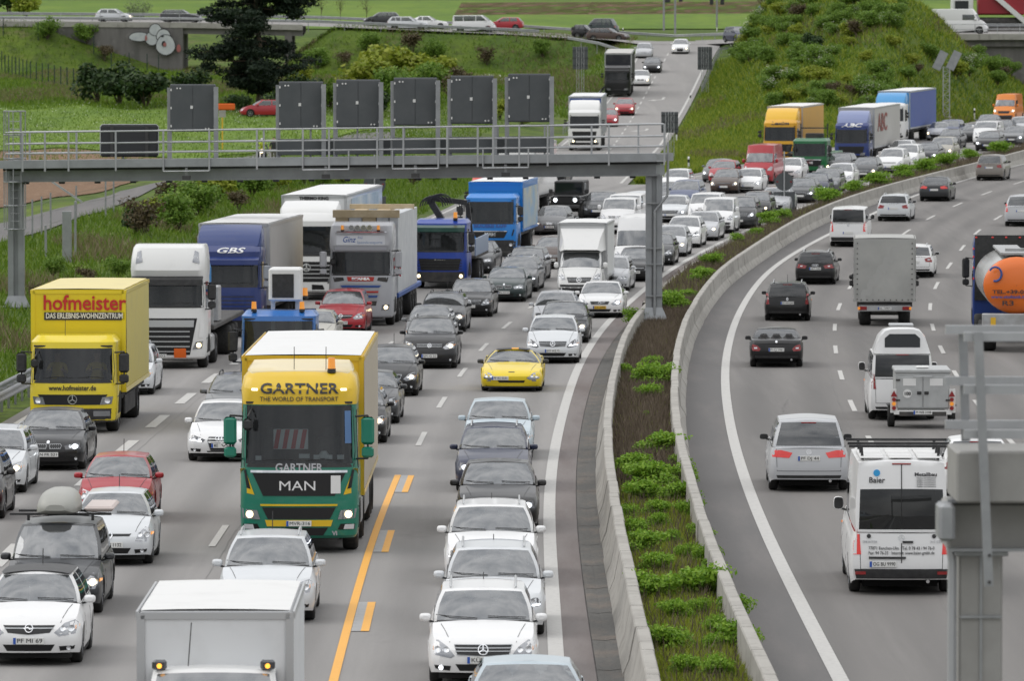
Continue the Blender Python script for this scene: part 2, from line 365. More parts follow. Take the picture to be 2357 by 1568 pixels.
# ---------------------------------------------------------------- ground, fields, roads
mat_multi('grass', [((.062, .108, .014), 1, 0, 1, (1, 1, 1)), ((.115, .165, .020), .11, .42, .62, (1, 1, 1)), ((.045, .062, .018), .55, .5, .72, (1, 1, 1)), ((.14, .125, .06), .33, .56, .76, (1, 1, 1)), ((.03, .05, .012), 3.5, .5, .75, (1, 1, 1))], .9, .5, 3.)
mat_multi('meadow', [((.10, .175, .018), 1, 0, 1, (1, 1, 1)), ((.14, .215, .024), .06, .42, .6, (1, .35, 1)), ((.07, .12, .025), .5, .5, .7, (1, .4, 1)), ((.18, .24, .05), 3.2, .62, .72, (1, 1, 1))], .9, .4, 4.)
mat_multi('soil', [((.20, .125, .078), 1, 0, 1, (1, 1, 1)), ((.155, .095, .06), .5, .45, .65, (1, .12, 1)), ((.25, .17, .11), 3., .5, .7, (1, .2, 1))], .95, .6, 5.)
mat_multi('asphalt', [((.285, .274, .266), 1, 0, 1, (1, 1, 1)), ((.262, .253, .246), .35, .42, .62, (1, .06, 1)), ((.310, .298, .289), .9, .5, .7, (1, .03, 1)), ((.215, .208, .203), .55, .62, .78, (1, .35, 1)), ((.215, .207, .20), 45, .5, .8, (1, 1, 1))], .78, .12, 60.)
mat_multi('asphalt_far', [((.200, .190, .182), 1, 0, 1, (1, 1, 1)), ((.178, .170, .164), .35, .42, .62, (1, .06, 1)), ((.222, .212, .203), .9, .5, .7, (1, .03, 1)), ((.165, .158, .152), 45, .5, .8, (1, 1, 1))], .8, .12, 60.)  # darker copy of asphalt, offsets the stronger light on the opposite carriageway
mat_multi('asphalt_red', [((.215, .194, .187), 1, 0, 1, (1, 1, 1)), ((.17, .146, .14), .8, .45, .65, (1, .1, 1)), ((.16, .14, .135), 40, .5, .8, (1, 1, 1))], .85, .15, 60.)
mat_multi('asphalt_grey', [((.155, .150, .148), 1, 0, 1, (1, 1, 1)), ((.185, .175, .17), .7, .45, .65, (1, .1, 1)), ((.12, .117, .115), 40, .5, .8, (1, 1, 1))], .85, .15, 60.)
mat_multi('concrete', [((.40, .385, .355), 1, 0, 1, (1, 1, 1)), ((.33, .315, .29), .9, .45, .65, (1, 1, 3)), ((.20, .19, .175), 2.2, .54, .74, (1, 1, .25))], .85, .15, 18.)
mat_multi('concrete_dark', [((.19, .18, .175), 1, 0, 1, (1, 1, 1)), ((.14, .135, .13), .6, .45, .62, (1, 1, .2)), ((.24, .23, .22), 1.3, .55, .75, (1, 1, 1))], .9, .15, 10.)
mat_multi('gutter', [((.135, .132, .125), 1, 0, 1, (1, 1, 1)), ((.19, .165, .145), 1.2, .48, .65, (1, .4, 1)), ((.08, .078, .075), 14, .5, .75, (1, 1, 1)), ((.3, .28, .25), 30, .66, .72, (1, 1, 1))], .9, .3, 40.)
mat('marking', (.50, .49, .468), .6, noise=9, col2=(.34, .33, .32), ramp=(.48, .85), detail=8)
mat('marking_yellow', (.80, .39, .045), .55, noise=5, col2=(.66, .32, .05), ramp=(.5, 1.))
mat('marking_masked', (.36, .36, .36), .6, noise=5, col2=(.30, .30, .30))
mat('galv', (.36, .37, .38), .42, .55, noise=2.5, col2=(.29, .30, .31))
mat('galv_light', (.44, .45, .46), .45, .4, noise=2, col2=(.37, .38, .39))
def sheet(name, f0, f1, y0, y1, zf, m, lift=0., n=8, step=2., kind='structure', parent=None, lane=None):
    ys = np.arange(y0, y1 + .01, step); mb = MB(); R = []
    for y in ys:
        a, b = float(f0(y)), float(f1(y)); z = float(zf(y)) + lift
        R.append([(a + (b - a) * i / n, y, z) for i in range(n + 1)])
    mb.rings(R, False); me = mb.mesh(name, [m], True); o = link(name, me, parent)
    if lane is not None:      # distance from the lane line, for the wheel tracks
        at_ = me.attributes.new('lane', 'FLOAT', 'POINT'); at_.data.foreach_set('value', [float(p[0] - lane(p[1])) for p in mb.v])
    if kind and parent is None: o['kind'] = kind
    return o
def curb(name, prof, lf, y0, y1, zf, m, step=2., parent=None):
    """sweep a cross-section [(dx, dz)] along a line"""
    mb = MB(); R = []
    for y in np.arange(y0, y1 + .01, step):
        x, z = float(lf(y)), float(zf(y)); R.append([(x + a, y, z + b) for a, b in prof])
    mb.rings(R, False); return link(name, mb.mesh(name, [m], True, 30), parent)
for mn, per in (('asphalt', 3.55), ('asphalt_far', 3.75)):      # darker, polished wheel tracks, two to a lane
    t = MATS[mn].node_tree; b = t.nodes['Principled BSDF']; src = b.inputs['Base Color'].links[0].from_socket
    a = t.nodes.new('ShaderNodeAttribute'); a.attribute_name = 'lane'; m1 = t.nodes.new('ShaderNodeMath'); m1.operation = 'MULTIPLY'; m1.inputs[1].default_value = 4 * math.pi / per; t.links.new(a.outputs['Fac'], m1.inputs[0])
    m2 = t.nodes.new('ShaderNodeMath'); m2.operation = 'COSINE'; t.links.new(m1.outputs[0], m2.inputs[0])
    r = t.nodes.new('ShaderNodeMapRange'); r.inputs[1].default_value, r.inputs[2].default_value, r.inputs[3].default_value, r.inputs[4].default_value = -1, .6, .30, 0; t.links.new(m2.outputs[0], r.inputs[0])
    tcn = t.nodes.new('ShaderNodeTexCoord'); mpn = t.nodes.new('ShaderNodeMapping'); mpn.inputs['Scale'].default_value = (.6, .03, 1); n1 = t.nodes.new('ShaderNodeTexNoise'); n1.inputs['Scale'].default_value = 1.; n1.inputs['Detail'].default_value = 4; t.links.new(tcn.outputs['Object'], mpn.inputs[0]); t.links.new(mpn.outputs[0], n1.inputs[0])
    m3 = t.nodes.new('ShaderNodeMath'); m3.operation = 'MULTIPLY'; t.links.new(r.outputs[0], m3.inputs[0]); t.links.new(n1.outputs[0], m3.inputs[1])
    m4 = t.nodes.new('ShaderNodeMath'); m4.operation = 'MULTIPLY'; m4.inputs[1].default_value = 2.; t.links.new(m3.outputs[0], m4.inputs[0])
    mx = t.nodes.new('ShaderNodeMix'); mx.data_type = 'RGBA'; t.links.new(m4.outputs[0], mx.inputs[0]); t.links.new(src, mx.inputs[6]); mx.inputs[7].default_value = (.10, .098, .096, 1); t.links.new(mx.outputs[2], b.inputs['Base Color'])
# terrain fan
us = np.unique(np.concatenate([np.linspace(-.30, -.09, 22), np.linspace(-.09, .09, 170), np.linspace(.09, .30, 22)]))
Ys = np.concatenate([np.arange(20, 200, 4), np.arange(200, 745, 2.5), np.arange(745, 1200, 20), np.geomspace(1200, 6000, 24)])
UU, YY = np.meshgrid(us, Ys); XX = UU * YY; ZZ = zterr(XX, YY)
g = MB(); nr, nc = UU.shape
g.v = list(zip(XX.ravel().tolist(), YY.ravel().tolist(), ZZ.ravel().tolist()))
g.f = [(i * nc + j, i * nc + j + 1, (i + 1) * nc + j + 1, (i + 1) * nc + j) for i in range(nr - 1) for j in range(nc - 1)]; g.m = [0] * len(g.f)
tag(link('ground', g.mesh('ground', ['grass'], True)), kind='structure')
def drape(name, poly_px, m, lift=.05, step=.8, kind='structure'):
    """a field or path whose outline is given in the picture, draped on the ground"""
    P = [ground(a, b) for a, b in poly_px]
    bm = bmesh.new(); bm.faces.new([bm.verts.new((p.x, p.y, 0)) for p in P])
    for k in (0, 1):
        lo, hi = min(p[k] for p in P), max(p[k] for p in P); st = step * (1 if k == 0 else 4); n = int((hi - lo) / st)
        for i in range(1, n + 1):
            co = [0, 0, 0]; co[k] = lo + (hi - lo) * i / (n + 1); no = [0, 0, 0]; no[k] = 1
            bmesh.ops.bisect_plane(bm, geom=bm.verts[:] + bm.edges[:] + bm.faces[:], plane_co=co, plane_no=no)
    bmesh.ops.triangulate(bm, faces=bm.faces[:])
    xs = np.array([v.co.x for v in bm.verts]); ys = np.array([v.co.y for v in bm.verts]); zs = zterr(xs, ys) + lift
    for v, z in zip(bm.verts, zs): v.co.z = z
    me = bpy.data.meshes.new(name); bm.to_mesh(me); bm.free(); me.materials.append(MATS[m]); me.polygons.foreach_set('use_smooth', [True] * len(me.polygons))
    return tag(link(name, me), kind=kind)
# paved sheets
sheet('motorway_carriageway', XL, LG1, 40, 396, zm, 'asphalt', 0, 60, lane=LA)
sheet('slip_road', XL, lambda Y: XRR(Y), 396, 676, zr, 'asphalt', .0, 6)
sheet('motorway_carriageway', lambda Y: np.maximum(XML(Y), XRR(Y) + .02), LG1, 396.05, 700, zm, 'asphalt', 0, 40, lane=LA)
sheet('opposite_carriageway', lambda Y: LBR(Y) - .02, lambda Y: LRE(Y) + 15.2, 40, 700, zm, 'asphalt_far', 0, 60, lane=LR1)
sheet('edge_strip', lambda Y: LE(Y) + .13, LG1, 40, 300, zm, 'asphalt_red', .004, 2)
sheet('shoulder_strip', lambda Y: LBR(Y) + .0, lambda Y: LRE(Y) - .13, 40, 640, zm, 'asphalt_grey', .004, 2)
# drainage channel of concrete slabs along the planted strip
ch = empty('drain_channel', (0, 0, 0)); tag(ch, kind='structure')
y = 60.
while y < 300:
    l = 5.4; ys = np.linspace(y, y + l - .07, 4); mb = MB()
    top = [[(float(LG1(q)) + .02, q, float(zm(q)) + .012), (float(LG1(q) + LG2(q)) / 2, q, float(zm(q)) - .0), (float(LG2(q)) + .01, q, float(zm(q)) + .03)] for q in ys]
    mb.rings(top, False)
    link('slab', mb.mesh('slab', ['gutter'], False), ch)
    y += l
sheet('drain_bed', lambda Y: LG1(Y) - .005, lambda Y: LG2(Y) + .1, 40, 300, zm, 'concrete_dark', -.02, 1)
# painted lines
def stripe(lf, y0, y1, w, zf=zm, m='marking', lift=.012, name='line_marking', parent=None, step=3.):
    n = max(1, int((y1 - y0) / step)); mb = MB(); R = []
    for y in np.linspace(y0, y1, n + 1):
        x, z = float(lf(y)), float(zf(y)) + lift; R.append([(x - w / 2, y, z), (x + w / 2, y, z)])
    mb.rings(R, False); return link(name, mb.mesh(name, [m]), parent)
mk = empty('road_markings', (0, 0, 0)); tag(mk, kind='structure')
stripe(LE, 40, 640, .27, parent=mk, name='edge_line'); stripe(LRE, 40, 640, .27, parent=mk, name='edge_line')
mat('tar', (.13, .127, .123), .7, noise=5, col2=(.2, .195, .19))
for lf, o_, y0, y1 in ((LC, .30, 60, 330), (LR1, -.35, 60, 420), (LR2, .3, 60, 400), (LB, .4, 70, 260)):
    stripe(lambda Y, lf=lf, o_=o_: lf(Y) + o_ + .015 * np.sin(Y * .7) + .01 * np.sin(Y * 2.1), y0, y1, .012, m='tar', lift=.006, parent=mk, name='tar_seam', step=1.)
rc = random.Random(4)
for k in range(7):      # sealed cracks and small repairs
    lf, y0 = rc.choice((LC, LR1, LR2)), rc.uniform(95, 260); o_ = rc.uniform(-3, 3); a_ = rc.uniform(-.15, .15); f_ = rc.uniform(.5, 1.4)
    stripe(lambda Y: lf(Y) + o_ + a_ * (Y - y0) + .12 * np.sin(Y * f_) + .05 * np.sin(Y * 3.3), y0, y0 + rc.uniform(3, 9), .016, m='tar', lift=.0065, parent=mk, name='sealed_crack', step=.5)
def yb(px, py, zf=zm): return hit(px, py, lambda X, Y: zf(Y)).y
PA = yb(966, 1026.7)         # near end of one dash; the rest follow every 18 m
k = -5
while PA + k * 18 < 430:
    y = PA + k * 18
    if y > 40:
        masked = y < PA - 9
        stripe(LA, y, y + 6, .15 if not masked else .17, m='marking_masked' if masked else 'marking', parent=mk, name='dash')
        if masked: stripe(lambda Y: LA(Y) + .16, y, y + 6, .15, m='marking_yellow', lift=.013, parent=mk, name='yellow_dash')
        stripe(LC, y + 1.5, y + 7.5, .15, parent=mk, name='dash')
    k += 1
stripe(lambda Y: LA(Y) - .17, 40, yb(913, 1095), .155, m='marking_yellow', lift=.014, parent=mk, name='yellow_line')
PB = yb(420, 930.6)
for k in range(-10, 14):
    y = PB + k * 12
    if 45 < y < 400: stripe(LB, y, y + 6, .3, parent=mk, name='block_dash')
PR = yb(*zc_(763, 693, 2786, 1220))
for k in range(-5, 26):
    y = PR + k * 18
    if y > 40:
        stripe(LR1, y, y + 6, .15, parent=mk, name='dash'); stripe(LR2, y, y + 6, .15, parent=mk, name='dash')
for k in range(30):
    y = 440 + k * 9
    if y < 655: stripe(LRC, y, y + 4.2, .14, zr, parent=mk, name='dash')
stripe(lambda Y: XRR(Y) - .5, 398, 652, .2, zr, parent=mk, name='edge_line'); stripe(lambda Y: XL(Y) + .45, 60, 655, .16, zr, parent=mk, name='edge_line')
stripe(lambda Y: XML(Y) + 1.1, 404, 640, .2, parent=mk, name='edge_line')
for px, py in ((1407, 360 * .565), (1356, 1195 / 2.529 / 1.5766)):      # lane arrows on the slip road
    p = hit(px + (px < 1400) * 0, py, lambda X, Y: zr(Y))
for zx, zy in ((1380, 908), (1227, 1193)):
    p = hit(*zc_(zx, zy, 1860, 0), lambda X, Y: zr(Y)); mb = MB()
    def q(a, b): return (p.x + a + b * .06, p.y + b, float(zr(p.y + b)) + .012)
    mb.add([q(-.12, -1.0), q(.12, -1.0), q(.12, 3.2), q(-.12, 3.2)], [(0, 1, 2, 3)])
    mb.add([q(-.12, -1.), q(-.9, -1.9), q(-.9, -2.5), q(.12, -1.6)], [(0, 1, 2, 3)]); mb.add([q(-.75, -.9), q(-1.3, -3.2), q(-.5, -3.0)], [(0, 1, 2)])
    link('turn_arrow', mb.mesh('turn_arrow', ['marking']), mk)
# fields and tracks on the left
ZT = lambda zx, zy: zc_(zx, zy, 0, 600)
drape('farm_track', [(-120, 590), (0, 561), (60, 544), (176, 504), (238, 489), (293, 464), (351, 437), (470, 408), (580, 372), (660, 352), (800, 330), (900, 318), (900, 306), (800, 312), (640, 336), (540, 366), (470, 392), (376, 419), (276, 442), (176, 473), (60, 502), (0, 516), (-120, 540)], 'asphalt_grey', .06)
drape('ploughed_field', [(-160, 480), (60, 470), (176, 452), (276, 428), (376, 408), (440, 380), (385, 366), (230, 350), (120, 344), (-160, 338)], 'soil', .06)
drape('crop_meadow', [(-160, 335), (120, 341), (230, 347), (385, 363), (450, 378), (640, 335), (800, 308), (900, 300), (900, 278), (800, 272), (640, 268), (500, 262), (380, 252), (200, 243), (-160, 232)], 'meadow', .06)
drape('gravel_track', [(1090, 176), (1160, 172), (1230, 174), (1258, 180), (1262, 188), (1250, 199), (1232, 214), (1200, 214), (1216, 198), (1210, 190), (1150, 184)], 'concrete', .05)
# far fields beyond the crossing road (the rising land behind)
def farfield(name, x0, x1, y0, y1, m, sk=0.):
    R = []
    for y in np.linspace(y0, y1, 16): R.append([(x, y + sk * x, float(zterr(x, y + sk * x)) + .12) for x in np.linspace(x0, x1, 24)])
    return tag(link(name, MB().rings(R, False).mesh(name, [m], True)), kind='structure')
farfield('far_green_field', -120, 75, 752, 1010, 'meadow')
farfield('far_ploughed_field', -8, 40, 862, 990, 'soil', .35)
# crossing road on its embankment, and the junction at the head of the slip road
R = []
for x in np.arange(-130, 131, 3.): yc, z = float(YCR(x)), float(ZCR(x)); R.append([(x, yc + q, z + q * CTILT) for q in (-4.8, -2, 2, 4.8)])
tag(link('crossing_road', MB().rings(R, False).mesh('crossing_road', ['asphalt'], True)), kind='structure')
R = []
for y in np.arange(668, 688, 2.):
    t = (y - 668) / 18; z0 = float(zr(min(y, 676))) * (1 - t) + 12.62 * t
    R.append([(x, y, z0 + .02 + (float(ZCR(x)) - 12.62) * t) for x in np.linspace(float(XL(y)) - 9 * t, float(XRR(min(y, 676))) + 10 * t, 7)])
tag(link('junction_apron', MB().rings(R, False).mesh('junction_apron', ['asphalt'], True)), kind='structure')
# ---------------------------------------------------------------- planted median with concrete barriers
nj = [(-.32, 0), (-.30, .08), (-.16, .30), (-.10, .82), (-.08, .845), (.10, .845), (.12, .82), (.14, .0)]
def barrier(label, lf, prof, y0, y1, seg, group):
    t = empty('concrete_barrier', (float(lf(y0)), y0, 0)); tag(t, label, 'barrier', group)
    t.location = (0, 0, 0); y = y0; i = 0
    while y < y1:
        e = min(y + seg - .05, y1); mb = MB(); R = []
        jx = random.uniform(-.012, .012)
        for q in np.linspace(y, e, max(2, int((e - y) / 2) + 1)): x, z = float(lf(q)) + jx, float(zm(q)); R.append([(x + a, q, z + b) for a, b in prof])
        mb.rings(R, False); n = len(prof); mb.add(R[0], [tuple(range(n))]); mb.add(R[-1], [tuple(range(n - 1, -1, -1))])
        link('barrier_segment', mb.mesh('barrier_segment', ['concrete'], True, 25), t)
        y += seg; i += 1
    return t
barrier('pale concrete safety barrier between the drain slabs and the planted strip', lambda Y: LBL(Y) - .12, [(-(.30), 0), (-.29, .08), (-.20, .30), (-.10, .82), (-.08, .845), (.10, .845), (.12, .82), (.13, 0)], 46, 246, 4., None)
barrier('long concrete safety barrier on the opposite carriageway side of the planted strip', lambda Y: LBR(Y) - .13, [(-a, b) for a, b in nj[::-1]], 46, 640, 4., None)
tag(curb('low_kerb', [(-.25, .02), (-.22, .16), (.1, .18), (.12, -.1)], lambda Y: LE(Y) + .95, 256, 640, zm, 'concrete'), 'low pale concrete kerb along the planted strip beyond the gantry post', 'kerb')
sheet('median_soil', lambda Y: np.where(Y < 250, LBL(Y), LE(Y) + 1.0), lambda Y: LBR(Y) - .1, 46, 640, lambda Y: zm(Y) + .22, 'grass', 0, 5)
# pedestal of the gantry post
# ---------------------------------------------------------------- cars
class Proto:
    """a vehicle built once: a list of parts that every copy links again with the same meshes"""
    def __init__(s): s.parts = []
    def add(s, name, me, parent=None, lod=9999, paint=False, loc=None, opt=None):
        s.parts.append((name, me, parent, lod, paint, loc, opt)); return len(s.parts) - 1
WHEELS = {}
def wheel_mesh(r, w):
    k = (round(r, 2), round(w, 2))
    if k in WHEELS: return WHEELS[k]
    n = 26; prof = [(-.5, .62), (-.5, .88), (-.42, .97), (-.25, 1.), (.25, 1.), (.42, .97), (.5, .88), (.5, .62)]
    R = [[(a * w, math.cos(2 * math.pi * i / n) * b * r, math.sin(2 * math.pi * i / n) * b * r) for a, b in prof] for i in range(n + 1)]
    t = MB().rings(R, False).mesh('wheel', ['tyre'], True, 50)
    rb = MB()
    for sx in (-1, 1):
        rb.cyl((sx * w * .28, 0, 0), (sx * w * .34, 0, 0), .63 * r, 20, 1)
        for i in range(5):
            a = 2 * math.pi * i / 5; c, s_ = math.cos(a), math.sin(a)
            rb.beam((sx * w * .40, 0, 0), (sx * w * .40, c * .6 * r, s_ * .6 * r), .02, .15 * r, 0, up=(1, 0, 0))
        rb.cyl((sx * w * .34, 0, 0), (sx * w * .43, 0, 0), .14 * r, 10, 0)
        R2 = [[(sx * w * q, math.cos(2 * math.pi * i / n) * b * r, math.sin(2 * math.pi * i / n) * b * r) for q, b in ((.36, .56), (.44, .6), (.46, .645), (.36, .66))] for i in range(n + 1)]
        rb.rings(R2, False, 0)
    rm = rb.mesh('rim', ['rim', 'black_plastic'], False)
    WHEELS[k] = (t, rm); return WHEELS[k]
def P(**k): return k
STY = dict(
    hatch=P(L=4.15, W=1.76, H=1.47, hz=.72, cy=1.0, cz=.97, hy=1.78, ry=3.55, gy=3.98, tz=.98, kind='h'),
    small=P(L=3.75, W=1.66, H=1.43, hz=.72, cy=.90, cz=.95, hy=1.62, ry=3.2, gy=3.6, tz=.95, kind='h'),
    sedan=P(L=4.7, W=1.82, H=1.45, hz=.72, cy=1.35, cz=.95, hy=2.12, ry=3.3, gy=4.08, tz=1.0, kind='s'),
    wagon=P(L=4.72, W=1.82, H=1.47, hz=.73, cy=1.32, cz=.96, hy=2.1, ry=4.2, gy=4.58, tz=.97, kind='w'),
    suv=P(L=4.5, W=1.84, H=1.68, hz=.88, cy=1.15, cz=1.12, hy=1.85, ry=3.85, gy=4.28, tz=1.1, kind='w', r=.36),
    cross=P(L=4.42, W=1.82, H=1.52, hz=.80, cy=1.1, cz=1.02, hy=1.9, ry=3.7, gy=4.15, tz=1.04, kind='h', r=.35),
    mpv=P(L=4.5, W=1.82, H=1.64, hz=.80, cy=.92, cz=1.08, hy=1.78, ry=4.0, gy=4.34, tz=1.02, kind='w'),
    sharan=P(L=4.85, W=1.90, H=1.72, hz=.82, cy=1.0, cz=1.1, hy=1.9, ry=4.35, gy=4.68, tz=1.05, kind='w', r=.34),
    coupe=P(L=4.55, W=1.84, H=1.40, hz=.72, cy=1.35, cz=.93, hy=2.15, ry=3.0, gy=3.95, tz=1.0, kind='s'),
    sport=P(L=4.45, W=1.93, H=1.23, hz=.60, cy=1.5, cz=.83, hy=2.3, ry=2.72, gy=3.8, tz=.95, kind='s', r=.335, rw=.60, lean=.95, sill=.15),
    roadster=P(L=4.34, W=1.80, H=1.28, hz=.66, cy=1.2, cz=.86, hy=1.85, ry=2.55, gy=3.2, tz=.93, kind='s', r=.335),
    van=P(L=4.95, W=1.92, H=1.97, hz=1.0, cy=.68, cz=1.28, hy=1.5, ry=4.78, gy=4.9, tz=1.2, kind='v', r=.34),
    caddy=P(L=4.4, W=1.81, H=1.83, hz=.92, cy=.85, cz=1.16, hy=1.62, ry=4.2, gy=4.34, tz=1.1, kind='v'),
    sprinter=P(L=5.9, W=1.99, H=2.62, hz=1.08, cy=.85, cz=1.36, hy=1.55, ry=5.7, gy=5.84, tz=1.35, kind='v', r=.36, rows=[0, .035, .2, .36, .52, .6, .8, .92, 1.], wt=.53, wr=.61),
)
def lerp(a, b, t): return a + (b - a) * t
def car_hull(S):
    L, W, H, hz, cy, cz, gy, tz, kind = (S[k] for k in ('L', 'W', 'H', 'hz', 'cy', 'cz', 'gy', 'tz', 'kind'))
    r = S.get('r', .32); yf, yr = S.get('yf', .86 if kind != 'v' else .92), L - (.92 if kind in 'sw' else .80 if kind == 'h' else .98); R = r + .055
    hw = W / 2; sill = S.get('sill', .2)
    ys = sorted(set([0, .03, .08, .16, .28, .45, cy * .75, cy, cy + .3, L * .5, L - .45, L - .28, L - .15, L - .07, L - .025, L] + [round(c + R * t, 3) for c in (yf, yr) for t in (-1.001, -.98, -.86, -.62, -.32, 0, .32, .62, .86, .98, 1.001)]))
    ys = [y for y in ys if 0 <= y <= L]
    wf = lambda y: hw * float(np.interp(y, [0, .03, .08, .18, .35, .7, L - .6, L - .3, L - .12, L - .04, L], [.80, .865, .915, .955, .985, 1, 1, .985, .955, .91, .84 if kind != 'v' else .93]))
    if kind in 'hwv': zt = lambda y: float(np.interp(y, [0, .05, .16, cy, cy + .4, L - .3, L - .05, L], [hz - .12, hz - .04, hz + .03, cz - .01, cz - .04, tz, tz, tz - .02]))
    else: zt = lambda y: float(np.interp(y, [0, .05, .16, cy, cy + .4, gy, L - .12, L - .03, L], [hz - .12, hz - .04, hz + .02, cz - .01, cz - .05, tz, tz - .01, tz - .06, tz - .14]))
    def za(y):
        b = float(np.interp(y, [0, .35, .5, L - .5, L - .3, L], [sill + .03, sill, sill - .02, sill - .02, sill + .04, sill + .1]))
        for c in (yf, yr):
            if abs(y - c) < R: b = max(b, r + math.sqrt(R * R - (y - c) ** 2))
        return b
    fr = [0, .2, .42, .64, .84, 1.]; mu = [.955, .99, 1., .99, .965, .915]; tm = [.80, .43]
    def place(x, y, z):
        fa = max(0, 1 - y / .65); ra = max(0, 1 - (L - y) / .5)
        y += fa * (.17 * (abs(x) / hw) ** 2.4 + max(0, z - .52) * S.get('lean', .55) + max(0, .36 - z) * .35)
        y -= ra * (.10 * (abs(x) / hw) ** 2.6 + max(0, z - .6) * (.10 if kind == 'v' else .2) + max(0, .42 - z) * .3)
        return (x, y, z)
    mb = MB(); rings = []
    for y in ys:
        w, t, b = wf(y), zt(y), za(y); s0 = sill; c = .045 * min(1, y / .3) * (1 if y < cy + .2 else .4)
        half = [(w * m, max(s0 + (t - s0) * f, b)) for f, m in zip(fr, mu)]
        top = [(w * mu[-1] * q, t + c * (1 - q * q)) for q in tm] + [(0, t + c)]
        half = half + top
        rings.append([place(-x, y, z) for x, z in half] + [place(x, y, z) for x, z in half[-2::-1]])
    cab0, cab1 = cy + .12, gy - .12
    n = len(rings[0]); o = 0; mb.v = [p for r_ in rings for p in r_]
    for i in range(len(rings) - 1):
        ym = (ys[i] + ys[i + 1]) / 2
        for j in range(n - 1):
            if 5 <= j <= n - 7 and cab0 < ym < cab1: continue
            mb.f.append((i * n + j, (i + 1) * n + j, (i + 1) * n + j + 1, i * n + j + 1)); mb.m.append(0)
    for y, rg, fl in ((0, rings[0], 0), (L, rings[-1], 1)):    # closed nose and tail
        w, t, b = wf(y), zt(y), za(y); rows = []
        for k, (f, m) in enumerate(zip(fr, mu)):
            z = max(sill + (t - sill) * f, b); X = w * m
            rows.append([place(X * q, y, z) for q in (-1, -.8, -.43, 0, .43, .8, 1)])
        if fl: rows = [r_[::-1] for r_ in rows]
        mb.rings(rows, False, 0)
    return mb, zt, (yf, yr, r)
def car_top(S, zt):
    L, W, H, cy, cz, hy, ry, gy, tz, kind = (S[k] for k in ('L', 'W', 'H', 'cy', 'cz', 'hy', 'ry', 'gy', 'tz', 'kind'))
    bw = W / 2 * .905; rw = W / 2 * S.get('rw', .70 if kind in 'sh' else .73 if kind == 'w' else .85)
    ez = H - .065; pts = []                     # (segment tag, base, roof)
    for i in range(5): u = i / 4; pts.append(('ws' if i < 4 else 'p', (bw * .94 * u, cy + .17 * u * u, cz + .005 - .01 * u), (rw * .91 * u, hy + .09 * u * u, H - .03 - .03 * u * u)))
    yb_ = lerp(cy + .4, gy, .48 if kind != 'v' else .3); bz = lambda y: zt(y) + .005
    A1 = cy + .34; pts.append(('sw', (bw, A1, bz(A1)), (rw, hy + .22, ez)))
    ye = gy - (.62 if kind == 's' else .42 if kind == 'h' else .95 if kind == 'w' else gy - yb_ - 1.35); yre = min(ry - .12, ye + .1) if kind != 's' else ry - .05
    pts.append(('sw', (bw, (A1 + yb_) / 2, bz((A1 + yb_) / 2)), (rw, lerp(hy + .22, yb_, .5), ez)))
    pts.append(('p', (bw, yb_, bz(yb_)), (rw, yb_ - .02, ez)))
    pts.append(('sr', (bw, yb_ + .09, bz(yb_ + .09)), (rw, yb_ + .06, ez)))
    pts.append(('sr', (bw, (yb_ + ye) / 2, bz((yb_ + ye) / 2)), (rw, (yb_ + yre) / 2, ez)))
    pts.append(('p', (bw, ye, bz(ye)), (rw, yre, ez)))
    if kind == 'w' or (kind == 'v' and S.get('glazed')):
        q = gy - .30; pts.append(('sq', (bw, ye + .1, bz(ye)), (rw, ye + .1, ez - .005))); pts.append(('p', (bw * .985, q, bz(q)), (rw * .99, ry - .12, ez - .02)))
    k = .90
    pts.append(('p', (bw * .965, gy - .09, bz(gy - .1)), (rw * .97, ry - .03, ez - .02)))
    for i in range(5): u = 1 - i / 4; pts.append(('rw' if i < 4 else 'e', (bw * k * u, gy - .06 * u * u, tz + .005), (rw * .92 * u, ry - .04 * u * u, H - .05 - .02 * u * u)))
    T = S.get('rows', [0, .045, .3, .55, .78, .94, 1.])
    def pt(b, r_, t, seg):
        bl = .035 * math.sin(math.pi * t)
        x, y, z = (lerp(b[i], r_[i], t) for i in range(3))
        if seg in ('ws',): y -= bl * 1.3; z += bl * .6
        elif seg in ('rw', 'e'): y += bl; z += bl * .5
        else: x += bl * (1 if kind != 'v' else .6)
        return (x, y, z)
    G = [[pt(b, r_, t, s if s != 'p' else 'p') for t in T] for s, b, r_ in pts]
    out = {k: MB() for k in ('body', 'ws', 'swl', 'swr', 'srl', 'srr', 'sql', 'sqr', 'rw', 'cowl')}
    for sx in (1, -1):
        for i in range(len(G) - 1):
            seg = pts[i][0]
            for j in range(len(T) - 1):
                q = [G[i][j], G[i + 1][j], G[i + 1][j + 1], G[i][j + 1]]; q = [(sx * x, y, z) for x, y, z in q]
                if sx < 0: q = q[::-1]
                glass = seg not in ('p', 'e') and 1 <= j and T[j + 1] <= (S.get('wt', .95) if seg in ('ws', 'sw') else S.get('wr', .95)) and not (kind == 'v' and seg in ('sr',) and not S.get('glazed')) and not (S.get('panel') and seg in ('sr', 'rw'))
                key = ('ws' if seg == 'ws' else 'rw' if seg == 'rw' else seg + ('r' if sx > 0 else 'l')) if glass else ('cowl' if seg == 'ws' and j == 0 else 'body')
                out[key].add(q, [(0, 1, 2, 3)])
    for i in range(len(G) - 1):                 # roof skin
        a, b = G[i][-1], G[i + 1][-1]; rows = []
        for p in (a, b):
            cr_ = .045 * min(1., p[0] / rw); rows.append([(p[0] * q, p[1], p[2] + cr_ * (1 - q * q)) for q in (-1, -.7, -.35, 0, .35, .7, 1)])
        out['body'].rings(rows, False)
